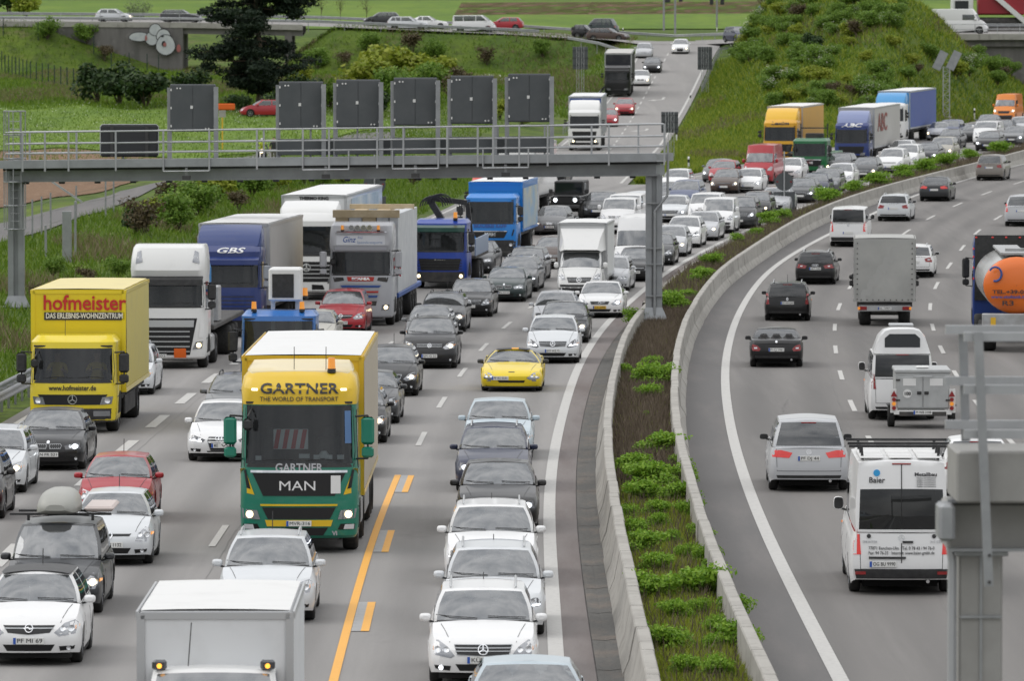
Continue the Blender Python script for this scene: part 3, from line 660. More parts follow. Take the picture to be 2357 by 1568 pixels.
    def weld(mb):
        d, nv, mp_ = {}, [], []
        for p in mb.v:
            k_ = tuple(round(c, 4) for c in p)
            if k_ not in d: d[k_] = len(nv); nv.append(p)
            mp_.append(d[k_])
        F, M = [], []
        for f, m in zip(mb.f, mb.m):
            g_ = []
            for i in f:
                if mp_[i] not in g_: g_.append(mp_[i])
            if len(g_) > 2: F.append(tuple(g_)); M.append(m)
        mb.v, mb.f, mb.m = nv, F, M
        return mb
    return {k: weld(v) for k, v in out.items() if v.f}, weld, bw
def disc(cx, cz, r, n=14): return [(cx + r * math.cos(2 * math.pi * i / n), cz + r * math.sin(2 * math.pi * i / n)) for i in range(n)]
def mir(poly): return [(-x, z) for x, z in poly][::-1]
def ring_poly(mb, bvh, cx, cz, r, w, off, d=(0, 1, 0), n=18, m=0, flip=1):
    rows = []
    for rr in (r - w, r):
        row = []
        for i in range(n):
            a = 2 * math.pi * i / n; x, z = cx + rr * math.cos(a), cz + rr * math.sin(a)
            h = bvh.ray_cast(Vector((x, -30 * d[1], z)), Vector(d))[0]; row.append((x, (h.y if h else 0) - off * d[1], z))
        rows.append(row)
    mb.rings(rows, True, m)
def strip_poly(mb, bvh, p, q, w, off, d=(0, 1, 0), m=0):
    n = max(1, int(math.dist(p, q) / .12)); R = []
    nx, nz = -(q[1] - p[1]), q[0] - p[0]; l = math.hypot(nx, nz) or 1; nx, nz = nx / l * w / 2, nz / l * w / 2
    for i in range(n + 1):
        t = i / n; row = []
        for s in (-1, 1):
            x, z = lerp(p[0], q[0], t) + s * nx, lerp(p[1], q[1], t) + s * nz
            h = bvh.ray_cast(Vector((x, -30 * d[1], z)), Vector(d))[0]; row.append((x, (h.y if h else (R[-1][0][1] if R else 0) + off * d[1]) - off * d[1], z))
        R.append(row)
    mb.rings(R, False, m)
def emblem(bvh, kind, cx, cz, s, d=(0, 1, 0), off=.016):
    mb = MB(); f = -1 if d[1] < 0 else 1
    if kind == 'star':
        ring_poly(mb, bvh, cx, cz, s, s * .16, off, d)
        for a in (90, 210, 330): strip_poly(mb, bvh, (cx, cz), (cx + math.cos(math.radians(a)) * s * .92, cz + math.sin(math.radians(a)) * s * .92), s * .2, off, d)
    elif kind == 'rings':
        for i in range(4): ring_poly(mb, bvh, cx + (i - 1.5) * s * 1.45, cz, s, s * .24, off + .001 * i, d, 14)
    elif kind == 'vw':
        ring_poly(mb, bvh, cx, cz, s, s * .14, off, d)
        for a, b in (((-.6, .68), (-.3, -.0)), ((-.3, 0.), (0, .3)), ((0, .3), (.3, 0)), ((.3, 0), (.6, .68)), ((-.8, .1), (-.4, -.75)), ((-.4, -.75), (0, -.1)), ((0, -.1), (.4, -.75)), ((.4, -.75), (.8, .1))):
            strip_poly(mb, bvh, (cx + a[0] * s, cz + a[1] * s), (cx + b[0] * s, cz + b[1] * s), s * .16, off, d)
    elif kind == 'bolt':
        ring_poly(mb, bvh, cx, cz, s, s * .18, off, d)
        for a, b in (((-1.25, -.05), (-.1, .22)), ((-.35, .22), (.35, -.22)), ((.1, -.22), (1.25, .05))): strip_poly(mb, bvh, (cx + a[0] * s, cz + a[1] * s), (cx + b[0] * s, cz + b[1] * s), s * .2, off, d)
    elif kind == 'diamond':
        p = [(0, 1), (.62, 0), (0, -1), (-.62, 0)]
        for i in range(4): strip_poly(mb, bvh, (cx + p[i][0] * s, cz + p[i][1] * s), (cx + p[(i + 1) % 4][0] * s, cz + p[(i + 1) % 4][1] * s), s * .3, off, d)
    elif kind == 'slash':
        ring_poly(mb, bvh, cx, cz, s, s * .25, off, d)
        strip_poly(mb, bvh, (cx - 4.2 * s, cz - .5 * s), (cx - s, cz - .1 * s), s * .3, off, d); strip_poly(mb, bvh, (cx + s, cz + .1 * s), (cx + 4.2 * s, cz + .5 * s), s * .3, off, d)
    elif kind == 'oval':
        for i in range(2): ring_poly(mb, bvh, cx + (i - .5) * s * .9, cz, s * .7, s * .5, off + i * .001, d)
    else: ring_poly(mb, bvh, cx, cz, s, s * .95, off, d)
    return mb.mesh('emblem', ['chrome'])
PLATES = {}
def plate_parts(pr, bvh, text, x, z, y, d=1, yellow=False, lod=430):
    """number plate with its blue strip and characters; d=1 faces the front, -1 the rear"""
    if ('p', yellow) not in PLATES:
        PLATES[('p', yellow)] = MB().cbox((0, 0, 0), (.52, .02, .115), .004).mesh('number_plate', ['plate_yellow' if yellow else 'plate_white'])
        PLATES['b'] = MB().box((-.235, -.013, 0), (.045, .004, .108)).mesh('plate_strip', ['plate_blue'])
    return (PLATES[('p', yellow)], PLATES['b'], text, (x, y, z), d, yellow)
CACHE = {}
def car_proto(style, front='vw', rear=None, rails=None, lod=0, **ov):
    key = (style, front, rear, rails, lod, tuple(sorted(ov.items())))
    if key in CACHE: return CACHE[key]
    S = dict(STY[style]); S.update({k: v for k, v in ov.items() if k in S or k in ('lean', 'glazed', 'panel', 'rw', 'sill')})
    L, W, H, hz, cy, cz, hy, ry, gy, tz, kind = (S[k] for k in ('L', 'W', 'H', 'hz', 'cy', 'cz', 'hy', 'ry', 'gy', 'tz', 'kind'))
    if style == 'sprinter': S['rw'] = .84
    hull, zt, (yf, yr, r) = car_hull(S); top, weld, bw = car_top(S, zt)
    pr = Proto(); hw = W / 2
    body = MB(); body.add(hull.v, hull.f); body.add(top['body'].v, top['body'].f); weld(body)
    bme = body.mesh('body', ['paint'], True, 38); bi = pr.add('body', bme, paint=True)
    bvh = BVHTree.FromPolygons([Vector(p) for p in body.v], body.f)
    far = lod >= 2
    full = MB(); full.add(body.v, body.f)
    for k in ('ws', 'rw'):
        if k in top: full.add(top[k].v, top[k].f)
    bvf = BVHTree.FromPolygons([Vector(p) for p in full.v], full.f)
    ub = MB().box((0, L / 2, .38), (W * .72, L * .80, .50)).box((0, (yf + yr) / 2, .26), (W * .95, yr - yf - 2 * r - .14, .27)).box((0, .36, .22), (W * .80, .40, .17)); pr.add('underbody', ub.mesh('underbody', ['underbody']), bi)  # black boxes set low and wide to deepen the shade under the car
    pr.add('windscreen', top['ws'].mesh('windscreen', ['windscreen'], True), bi)
    if 'cowl' in top: pr.add('cowl', top['cowl'].mesh('cowl', ['black_plastic']), bi, 420)
    rg = 'glass_dark' if ov.get('privacy') else 'glass'
    for k in ('swl', 'swr'): pr.add('side_window', top[k].mesh('side_window', ['glass'], True), bi)
    for k in ('srl', 'srr', 'sql', 'sqr'):
        if k in top: pr.add('side_window', top[k].mesh('side_window', [rg], True), bi)
    if 'rw' in top: pr.add('rear_window', top['rw'].mesh('rear_window', [rg], True), bi)
    # cabin
    it = MB().box((0, (cy + gy) / 2, .52), (W * .8, gy - cy - .3, .06)); it.cbox((0, cy + .42, cz - .10), (W * .82, .46, .20), .05)
    seats = MB()
    sy0 = cy + 1.15
    rowsy = [sy0, sy0 + .92] if kind != 'v' or S.get('glazed') else [sy0]
    sh = min(H - .18, cz + .36)
    for sy in rowsy:
        for sx in ((-.38, .38) if sy == sy0 else (-.42, 0, .42)):
            w_ = .48 if sy == sy0 else .40
            seats.cbox((sx, sy, .74 + (sh - .22 - .74) / 2), (w_, .16, sh - .22 - .50), .05); seats.cbox((sx, sy - .22, .62), (w_, .5, .16), .05); seats.cbox((sx, sy + .02, sh - .10), (.25, .10, .17), .04)
    pr.add('interior', it.mesh('interior', ['interior']), bi, 460); pr.add('seats', seats.mesh('seats', ['seat'], True, 40), bi, 460)
    if 'rw' not in top or kind == 'v':
        pr.add('partition', MB().box((0, rowsy[-1] + .28, H * .5), (W * .8, .03, H * .8)).mesh('partition', ['interior']), bi)
    sw = MB(); R_ = [[(.38 + math.cos(a) * rr, cy + .74 + math.sin(a) * rr * .35, cz - .02 + math.sin(a) * rr * .9) for rr in (.17, .19)] for a in np.linspace(0, 6.2832, 17)]
    pr.add('steering_wheel', sw.rings(R_, False).mesh('steering_wheel', ['black_plastic']), bi, 220)
    pr.add('mirror', MB().cbox((0, hy + .13, H - .14 if kind != 'v' else H - .2), (.22, .03, .07), .012).mesh('mirror', ['black_plastic']), bi, 240)
    # door mirrors
    mw = .20 if kind != 'v' else .20; mh = .135 if kind != 'v' else .26
    for sx in (-1, 1):
        q = MB(); my, mz = cy + .50, zt(cy + .5) + .07 + (mh - .135) / 2; X0 = sx * (bw + .14 + (.03 if kind == 'v' else 0)); R_ = []
        for yy, k in ((-.075, .45), (-.06, .78), (-.02, .98), (.04, 1.), (.055, .9)):
            R_.append([(X0 + math.copysign(abs(math.cos(a)) ** .6, math.cos(a)) * mw / 2 * k, my + yy, mz + math.copysign(abs(math.sin(a)) ** .6, math.sin(a)) * mh / 2 * k) for a in np.linspace(0, 2 * math.pi, 13)[:-1]])
        q.rings(R_, True, 0); q.add(R_[0], [tuple(range(12))], 0); q.add(R_[-1], [tuple(range(11, -1, -1))], 1)
        q.beam((X0 - sx * mw * .3, my, mz - mh * .42), (sx * (bw - .03), my + .03, mz - mh * .5 - .02), .06, .035, 1)
        pr.add('door_mirror', q.mesh('door_mirror', ['black_plastic' if ov.get('bm') else 'paint', 'black_plastic'], True, 50), bi, paint=True)
    # wheels
    tw, rw_ = wheel_mesh(r, .215)
    for y in (yf, yr):
        for sx in (-1, 1):
            wi = pr.add('wheel', tw, None, loc=(sx * (hw - .13), y, r)); pr.add('rim', rw_, wi, 520, loc='same')
    if far and rear is None: pass
    # ---- front
    D = (0, 1, 0); h = hz
    HL = {'slant': [(.50, h - .17), (.60, h - .23), (.92, h - .19), (.965, h - .02), (.90, h + .03), (.70, h - .02)],
          'merc': [(.53, h - .21), (.60, h - .25), (.90, h - .20), (.965, h - .10), (.95, h + .02), (.84, h + .03), (.66, h - .07)],
          'slim': [(.48, h - .13), (.53, h - .19), (.92, h - .17), (.965, h - .03), (.80, h - .03)],
          'bmw': [(.46, h - .10), (.50, h - .19), (.92, h - .18), (.965, h - .04), (.80, h - .02)],
          'round': disc(.74, h - .12, .13, 12),
          'tall': [(.62, h - .20), (.90, h - .22), (.955, h - .12), (.955, h + .05), (.84, h + .06), (.70, h - .06)],
          'box': [(.60, h - .22), (.93, h - .22), (.95, h - .02), (.62, h - .03)]}
    FS = dict(merc=('merc', 'merc', 'star'), audi=('slim', 'hex', 'rings'), vw=('slant', 'bars', 'vw'), bmw=('bmw', 'kidney', 'disc'), opel=('slant', 'opel', 'bolt'), skoda=('slant', 'shield', 'disc'), ford=('slant', 'mouth', 'disc'), volvo=('slant', 'volvo', 'slash'),
              renault=('tall', 'thin', 'diamond'), citroen=('tall', 'thin', 'oval'), vanm=('tall', 'vanbig', 'star'), vanr=('tall', 'vanbig', 'diamond'), vanv=('tall', 'bars', 'vw'), fiat=('tall', 'thin', 'disc'), corvette=('slant', 'none', 'none'), plain=('slant', 'thin', 'disc'))
    hl, gr, em = FS[front]
    def PX(poly): return [(x * hw * .965, z) for x, z in poly]
    hp = PX(HL[hl]) if hl != 'round' else [(x, z) for x, z in HL[hl]]
    cxh = sum(p[0] for p in hp) / len(hp); czh = sum(p[1] for p in hp) / len(hp)
    lit = ov.get('lit')
    for sx in (-1, 1):
        hq = hp if sx > 0 else mir(hp)
        hi = pr.add('headlight', pmesh('headlight', 'lamp_dark' if ov.get('dark_lamps') else 'lamp_housing', bvh, [hq], D, .007, .03, .09), bi)
        rr = .055
        if not far:
            lens = MB()
            for k, ccx in enumerate((cxh + .06, cxh - .08)):
                Pp, Ff = patch(bvh, disc(sx * ccx, czh - .005, rr * (1 if k == 0 else .85), 12), D, .013, .01, .2); lens.add(Pp, Ff)
            pr.add('lamp_lens', lens.mesh('lamp_lens', ['lamp_lens'], True), hi, 330)
            if hl in ('slant', 'tall', 'merc'):
                Pp, Ff = patch(bvh, [(sx * p[0], p[1]) if sx > 0 else (-p[0], p[1]) for p in ([(cxh + .13, czh - .02), (cxh + .19, czh + .01), (cxh + .19, czh + .05), (cxh + .13, czh + .04)][::sx])], D, .012, .01, .2)
                pr.add('indicator', MB().add(Pp, Ff).mesh('indicator', ['indicator']), hi, 260)
        if lit:
            Pp, Ff = patch(bvh, disc(sx * (cxh + .02), czh - .01, .062 if not far else .075, 12), D, .02, .012, .2)
            pr.add('lamp', MB().add(Pp, Ff).mesh('lamp', ['lamp_on_white' if lit == 'w' else 'lamp_on_warm'], True), hi)
        if ov.get('drl'):
            s2 = [(cxh - .14, czh - .075), (cxh + .16, czh - .045), (cxh + .17, czh - .02), (cxh - .14, czh - .05)]
            Pp, Ff = patch(bvh, [(sx * a, b) for a, b in (s2 if sx > 0 else s2[::-1])], D, .016, .01, .1)
            pr.add('running_light', MB().add(Pp, Ff).mesh('running_light', ['lamp_on_white'], True), hi, 500)
    gz = h - .14; gh = .5 * hw
    def bars(g, zs, x, w=.018, off=.02):
        for z in zs: strip_poly(g, bvh, (-x, z), (x, z), w, off)
    def outline(g, poly, w=.02, off=.022):
        for a, b in zip(poly, poly[1:] + poly[:1]): strip_poly(g, bvh, a, b, w, off)
    gp, tr = [], MB()
    if gr == 'merc':
        gp = [[(-.52 * hw, h - .035), (-.47 * hw, h - .19), (0, h - .215), (.47 * hw, h - .19), (.52 * hw, h - .035)]]; outline(tr, gp[0], .012); bars(tr, (h - .085, h - .135), .50 * hw, .016)
    elif gr == 'hex':
        gp = [[(-.36 * hw, h - .06), (-.40 * hw, h - .15), (-.30 * hw, h - .43), (.30 * hw, h - .43), (.40 * hw, h - .15), (.36 * hw, h - .06)]]; outline(tr, gp[0], .014); bars(tr, (h - .12, h - .34, h - .39), .34 * hw, .008)
    elif gr == 'bars':
        gp = [[(-.49 * hw, h - .05), (-.44 * hw, h - .16), (.44 * hw, h - .16), (.49 * hw, h - .05)]]; bars(tr, (h - .058, h - .10, h - .142), .46 * hw, .014)
    elif gr == 'kidney':
        for s in (-1, 1):
            k_ = [(s * .03, h - .055), (s * .05, h - .17), (s * .34 * hw, h - .165), (s * .37 * hw, h - .09), (s * .33 * hw, h - .05)]; k_ = k_ if s > 0 else k_; gp.append(k_ if s < 0 else k_[::-1]); outline(tr, k_, .007)
            for i in range(5): strip_poly(tr, bvh, (s * (.06 + i * .05), h - .06), (s * (.07 + i * .05), h - .16), .006, .014)
    elif gr == 'opel':
        gp = [[(-.50 * hw, h - .05), (-.40 * hw, h - .17), (0, h - .20), (.40 * hw, h - .17), (.50 * hw, h - .05)]]; bars(tr, (h - .095,), .47 * hw, .02)
    elif gr == 'shield':
        gp = [[(-.42 * hw, h - .04), (-.36 * hw, h - .18), (.36 * hw, h - .18), (.42 * hw, h - .04)]]; outline(tr, gp[0], .02)
        for i in range(-5, 6): strip_poly(tr, bvh, (i * .05, h - .05), (i * .046, h - .17), .008, .016)
    elif gr == 'mouth':
        gp = [[(-.40 * hw, h - .06), (-.36 * hw, h - .09), (.36 * hw, h - .09), (.40 * hw, h - .06)]]
    elif gr == 'volvo':
        gp = [[(-.42 * hw, h - .07), (-.36 * hw, h - .19), (.36 * hw, h - .19), (.42 * hw, h - .07)]]; outline(tr, gp[0], .014)
    elif gr == 'thin':
        gp = [[(-.50 * hw, h - .06), (-.46 * hw, h - .11), (.46 * hw, h - .11), (.50 * hw, h - .06)]]; bars(tr, (h - .062,), .47 * hw, .012)
    elif gr == 'vanbig':
        gp = [[(-.55 * hw, h - .10), (-.46 * hw, h - .32), (.46 * hw, h - .32), (.55 * hw, h - .10)]]; bars(tr, (h - .16, h - .23), .50 * hw, .02)
    gi = None
    if gp: gi = pr.add('grille', pmesh('grille', 'grille_black', bvh, gp, D, .008, .03, .12), bi)
    if tr.f: pr.add('grille_trim', tr.mesh('grille_trim', ['trim' if gr != 'kidney' else 'silver_trim']), gi, 420)
    ez = {'merc': h - .11, 'hex': h - .10, 'bars': h - .10, 'kidney': h - .01, 'opel': h - .095, 'shield': h - .0, 'mouth': h - .03, 'volvo': h - .13, 'thin': h - .085, 'vanbig': h - .20}.get(gr, h - .1)
    if em != 'none' and not far: pr.add('emblem', emblem(bvh, em, 0, ez, {'star': .085, 'rings': .052, 'vw': .068, 'disc': .04, 'bolt': .07, 'diamond': .07, 'slash': .05, 'oval': .06}[em] * (1.25 if kind == 'v' else 1), D, .03), gi if gi is not None else bi, 330)
    lowz = .24 if kind != 'v' else .34
    lp = [[(-.50 * hw, lowz + .13), (-.42 * hw, lowz + .02), (.42 * hw, lowz + .02), (.50 * hw, lowz + .13)]]
    if gr == 'mouth': lp = [[(-.62 * hw, lowz + .26), (-.46 * hw, lowz + .02), (.46 * hw, lowz + .02), (.62 * hw, lowz + .26)]]
    if gr == 'hex': lp = [[(-.42 * hw, lowz + .05), (-.40 * hw, lowz + .015), (.40 * hw, lowz + .015), (.42 * hw, lowz + .05)]]
    if front == 'corvette': lp = [[(-.44 * hw, .36), (-.40 * hw, .29), (.40 * hw, .29), (.44 * hw, .36)]]
    if front in ('vanr', 'fiat', 'vanm') or ov.get('bb'): lp = [[(-.93 * hw, lowz + .26), (-.90 * hw, lowz - .10), (.90 * hw, lowz - .10), (.93 * hw, lowz + .26)]]
    pr.add('lower_grille', pmesh('lower_grille', 'black_plastic' if front in ('vanr', 'fiat', 'vanm') else 'grille_black', bvh, lp, D, .007, .03, .12), bi, 560)
    if not far and front != 'corvette':
        for sx in (-1, 1):
            fp = [(.60 * hw, lowz + .02), (.86 * hw, lowz + .05), (.88 * hw, lowz + .11), (.58 * hw, lowz + .10)]
            fi = pr.add('fog_recess', pmesh('fog_recess', 'grille_black', bvh, [[(sx * a, b) for a, b in (fp if sx > 0 else fp[::-1])]], D, .009, .02, .12), bi, 300)
            Pp, Ff = patch(bvh, disc(sx * .76 * hw, lowz + .07, .038, 10), D, .016, .01, .2); pr.add('fog_lamp', MB().add(Pp, Ff).mesh('fog_lamp', ['lamp_on_white' if ov.get('fog') else 'lamp_lens'], True), fi, 300)
    if not far:      # bonnet and door shut lines, wipers
        sl_ = MB(); wz = MB()
        for sx in (-1, 1):
            q_ = [bvh.ray_cast(Vector((sx * lerp(.80, .60, t) * hw, lerp(cy + .05, .22, t), 3)), Vector((0, 0, -1)))[0] for t in np.linspace(0, 1, 7)]; q_ = [p + Vector((0, 0, .001)) for p in q_ if p is not None]; sl_.tube(q_, .006, 4)
            for yd in (cy + .42, lerp(cy + .4, gy, .5)):
                q_ = [bvh.ray_cast(Vector((sx * 3, yd, z)), Vector((-sx, 0, 0)))[0] for z in np.linspace(.3, zt(yd) - .02, 5)]; sl_.tube([p for p in q_ if p is not None], .006, 4)
        pr.add('shut_lines', sl_.mesh('shut_lines', ['grille_black']), bi, 270)
        for sx in (-1, 1):
            a = Vector((sx * bw * .55, cy + .02, 0)); 
            pts_ = []
            for t in np.linspace(0, 1, 7):
                x = lerp(sx * bw * .12 if sx < 0 else sx * bw * .86, (sx * bw * .95 if sx < 0 else sx * bw * .10), t); hh = bvf.ray_cast(Vector((x, -5, cz + .05 + .03 * t)), Vector((0, 1, 0)))[0]
                if hh is not None: pts_.append(hh + Vector((0, -.015, .01)))
            wz.tube(pts_, .009, 4)
        pr.add('wipers', wz.mesh('wipers', ['black_plastic']), bi, 230)
    # ---- rear
    if rear is not None:
        D2 = (0, -1, 0); rz = tz
        TL = {'wide': [(.42, rz - .12), (.50, rz - .24), (.93, rz - .22), (.95, rz - .05), (.70, rz - .06)], 'tall': [(.80, rz - .42), (.955, rz - .42), (.955, rz + .06), (.84, rz + .06)],
              'merc': [(.55, rz - .10), (.60, rz - .24), (.93, rz - .26), (.95, rz - .05), (.80, rz - .04)], 'high': [(.80, rz - .30), (.95, rz - .30), (.955, rz + .12), (.86, rz + .12)], 'teardrop': [(.60, rz - .30), (.66, rz - .38), (.92, rz - .36), (.955, rz - .24), (.90, rz - .15), (.74, rz - .19)]}[ov.get('tl', 'wide')]
        tq = PX(TL)
        for sx in (-1, 1):
            hq = tq[::-1] if sx > 0 else mir(tq)[::-1]
            ti = pr.add('tail_light', pmesh('tail_light', 'tail_red_on' if ov.get('brake') else 'tail_red', bvh, [hq], D2, .008, .03, .1), bi)
            tcx, tcz = sum(p[0] for p in tq) / len(tq), sum(p[1] for p in tq) / len(tq)
            Pp, Ff = patch(bvh, [(sx * tcx - .05, tcz - .025), (sx * tcx + .05, tcz - .025), (sx * tcx + .05, tcz + .02), (sx * tcx - .05, tcz + .02)], D2, .014, .01, .2); pr.add('reversing_lamp', MB().add(Pp, Ff).mesh('reversing_lamp', ['lamp_lens' if not ov.get('brake') else 'tail_red_on']), ti, 330)
        bp = [[(-.80 * hw, .40), (-.74 * hw, .26), (.74 * hw, .26), (.80 * hw, .40)][::-1]]
        pr.add('rear_valance', pmesh('rear_valance', 'black_plastic', bvh, bp, D2, .007, .03, .14), bi)
        if kind == 'v' and not ov.get('camper'): pr.add('rear_bumper', pmesh('rear_bumper', 'black_plastic', bvh, [[(-.90 * hw, .50), (-.86 * hw, .32), (.86 * hw, .32), (.90 * hw, .50)][::-1]], D2, .03, .05, .14), bi)
        sl2 = MB()
        for sx in (-1, 1):
            strip_poly(sl2, bvh, (sx * .78 * hw, .50), (sx * .80 * hw, rz - .03), .010, .004, D2)
        strip_poly(sl2, bvh, (-.78 * hw, .50), (.78 * hw, .50), .010, .004, D2)
        pr.add('boot_shut_line', sl2.mesh('boot_shut_line', ['grille_black']), bi, 300)
        if kind in 'hwv':
            sl3 = MB(); hh = bvf.ray_cast(Vector((0, 30, H - .10)), Vector((0, -1, 0)))[0]
            if hh: pr.add('brake_lamp', MB().cbox((0, hh.y + .0, hh.z), (.36, .03, .03), .008).mesh('brake_lamp', ['tail_red']), bi, 330)
        if em != 'none': pr.add('emblem', emblem(bvh, em, 0, rz - .10 if kind != 's' else rz - .06, {'star': .06, 'rings': .045, 'vw': .06, 'disc': .04, 'bolt': .06, 'diamond': .06}.get(em, .04), D2, .012), bi, 330)
        pr.add('exhaust', MB().cyl((-.5, L - .12, .27), (-.5, L + .0, .27), .035, 8).mesh('exhaust', ['chrome']), bi, 260)
    if rails:
        q = MB()
        for sx in (-1, 1):
            rw2 = hw * .60 if kind in 'hw' else hw * .7
            y0, y1 = hy + .25, ry - .25
            q2 = [(sx * rw2, y0, H - .03), (sx * rw2, y0 + .12, H + .035), (sx * rw2, (y0 + y1) / 2, H + .05), (sx * rw2, y1 - .12, H + .035), (sx * rw2, y1, H - .03)]
            pr.add('roof_rail', MB().tube(q2, .019, 6).mesh('roof_rail', ['silver_trim' if rails == 's' else 'black_plastic'], True), bi, 360)
    if ov.get('ant'):
        pr.add('aerial', MB().tube([(0, ry - .2 if kind != 's' else ry - .1, H - .03), (0, ry - .12, H + .0 + ov['ant'])], .009, 5).mesh('aerial', ['black_plastic']), bi, 300)
    hz_ = bvh.ray_cast(Vector((0, -30, lowz + .2)), Vector((0, 1, 0)))[0]
    pr.plz = {'hex': h - .28, 'kidney': lowz + .17, 'merc': lowz + .20, 'vanbig': lowz + .14, 'mouth': lowz + .20}.get(gr, lowz + .195)
    if front == 'corvette': pr.plz = .43
    hz_ = bvh.ray_cast(Vector((0, -30, pr.plz)), Vector((0, 1, 0)))[0]; pr.ply = (hz_.y if hz_ else .05) - .02
    pr.rpz = ov.get('rpz', tz - .25 if kind in 'hw' else (tz - .30 if style != 'roadster' else .60)) if kind != 'v' else ov.get('rpz', .72)
    rh = bvh.ray_cast(Vector((0, 30, pr.rpz)), Vector((0, -1, 0)))[0]; pr.rpy = (rh.y if rh else L) + .012
    pr.S = S; pr.body = bi; pr.bvh = bvh; pr.bvf = bvf
    CACHE[key] = pr
    return pr
def stamp(pr, name, loc, rz, color, label, cat, group=None, dist=None, paint2=None):
    """one copy of a vehicle: an Empty at its base and every part linked anew"""
    root = empty(name, loc, rz); tag(root, label, cat, group); dist = loc[1] if dist is None else dist; ob = {}
    for i, (nm, me, par, lod, paint, pl, opt) in enumerate(pr.parts):
        if dist > lod or (par is not None and par not in ob): continue
        o = bpy.data.objects.new(nm, me); COL.objects.link(o)
        po = root if par is None else ob[par]
        lvl3 = par is not None and pr.parts[par][2] is not None
        o.parent = po
        if pl == 'same': pass
        elif pl is not None: o.location = pl
        if opt is not None: o.color = (*opt, 1)
        elif paint: o.color = (*color, 1)
        ob[i] = o
    return root, ob
def add_plate(root, pr, text, front=True, x=0., yellow=False, dist=0, strip=True, y=None, z=None):
    plate_parts(None, None, text, 0, 0, 0, 1, yellow)
    o = link('number_plate', PLATES[('p', yellow)], root)
    if front: o.location = (x, pr.ply if y is None else y, pr.plz if z is None else z)
    else: o.location = (x, pr.rpy if y is None else y, pr.rpz if z is None else z); o.rotation_euler = (0, 0, math.pi)
    if strip: link('plate_strip', PLATES['b'], o)
    if text and dist < 330: t = link('lettering', text_mesh(text, .098, 'plate_text', .0, .002, 'CENTER', .42), o); t.location = (.02, -.013, 0)
    return o
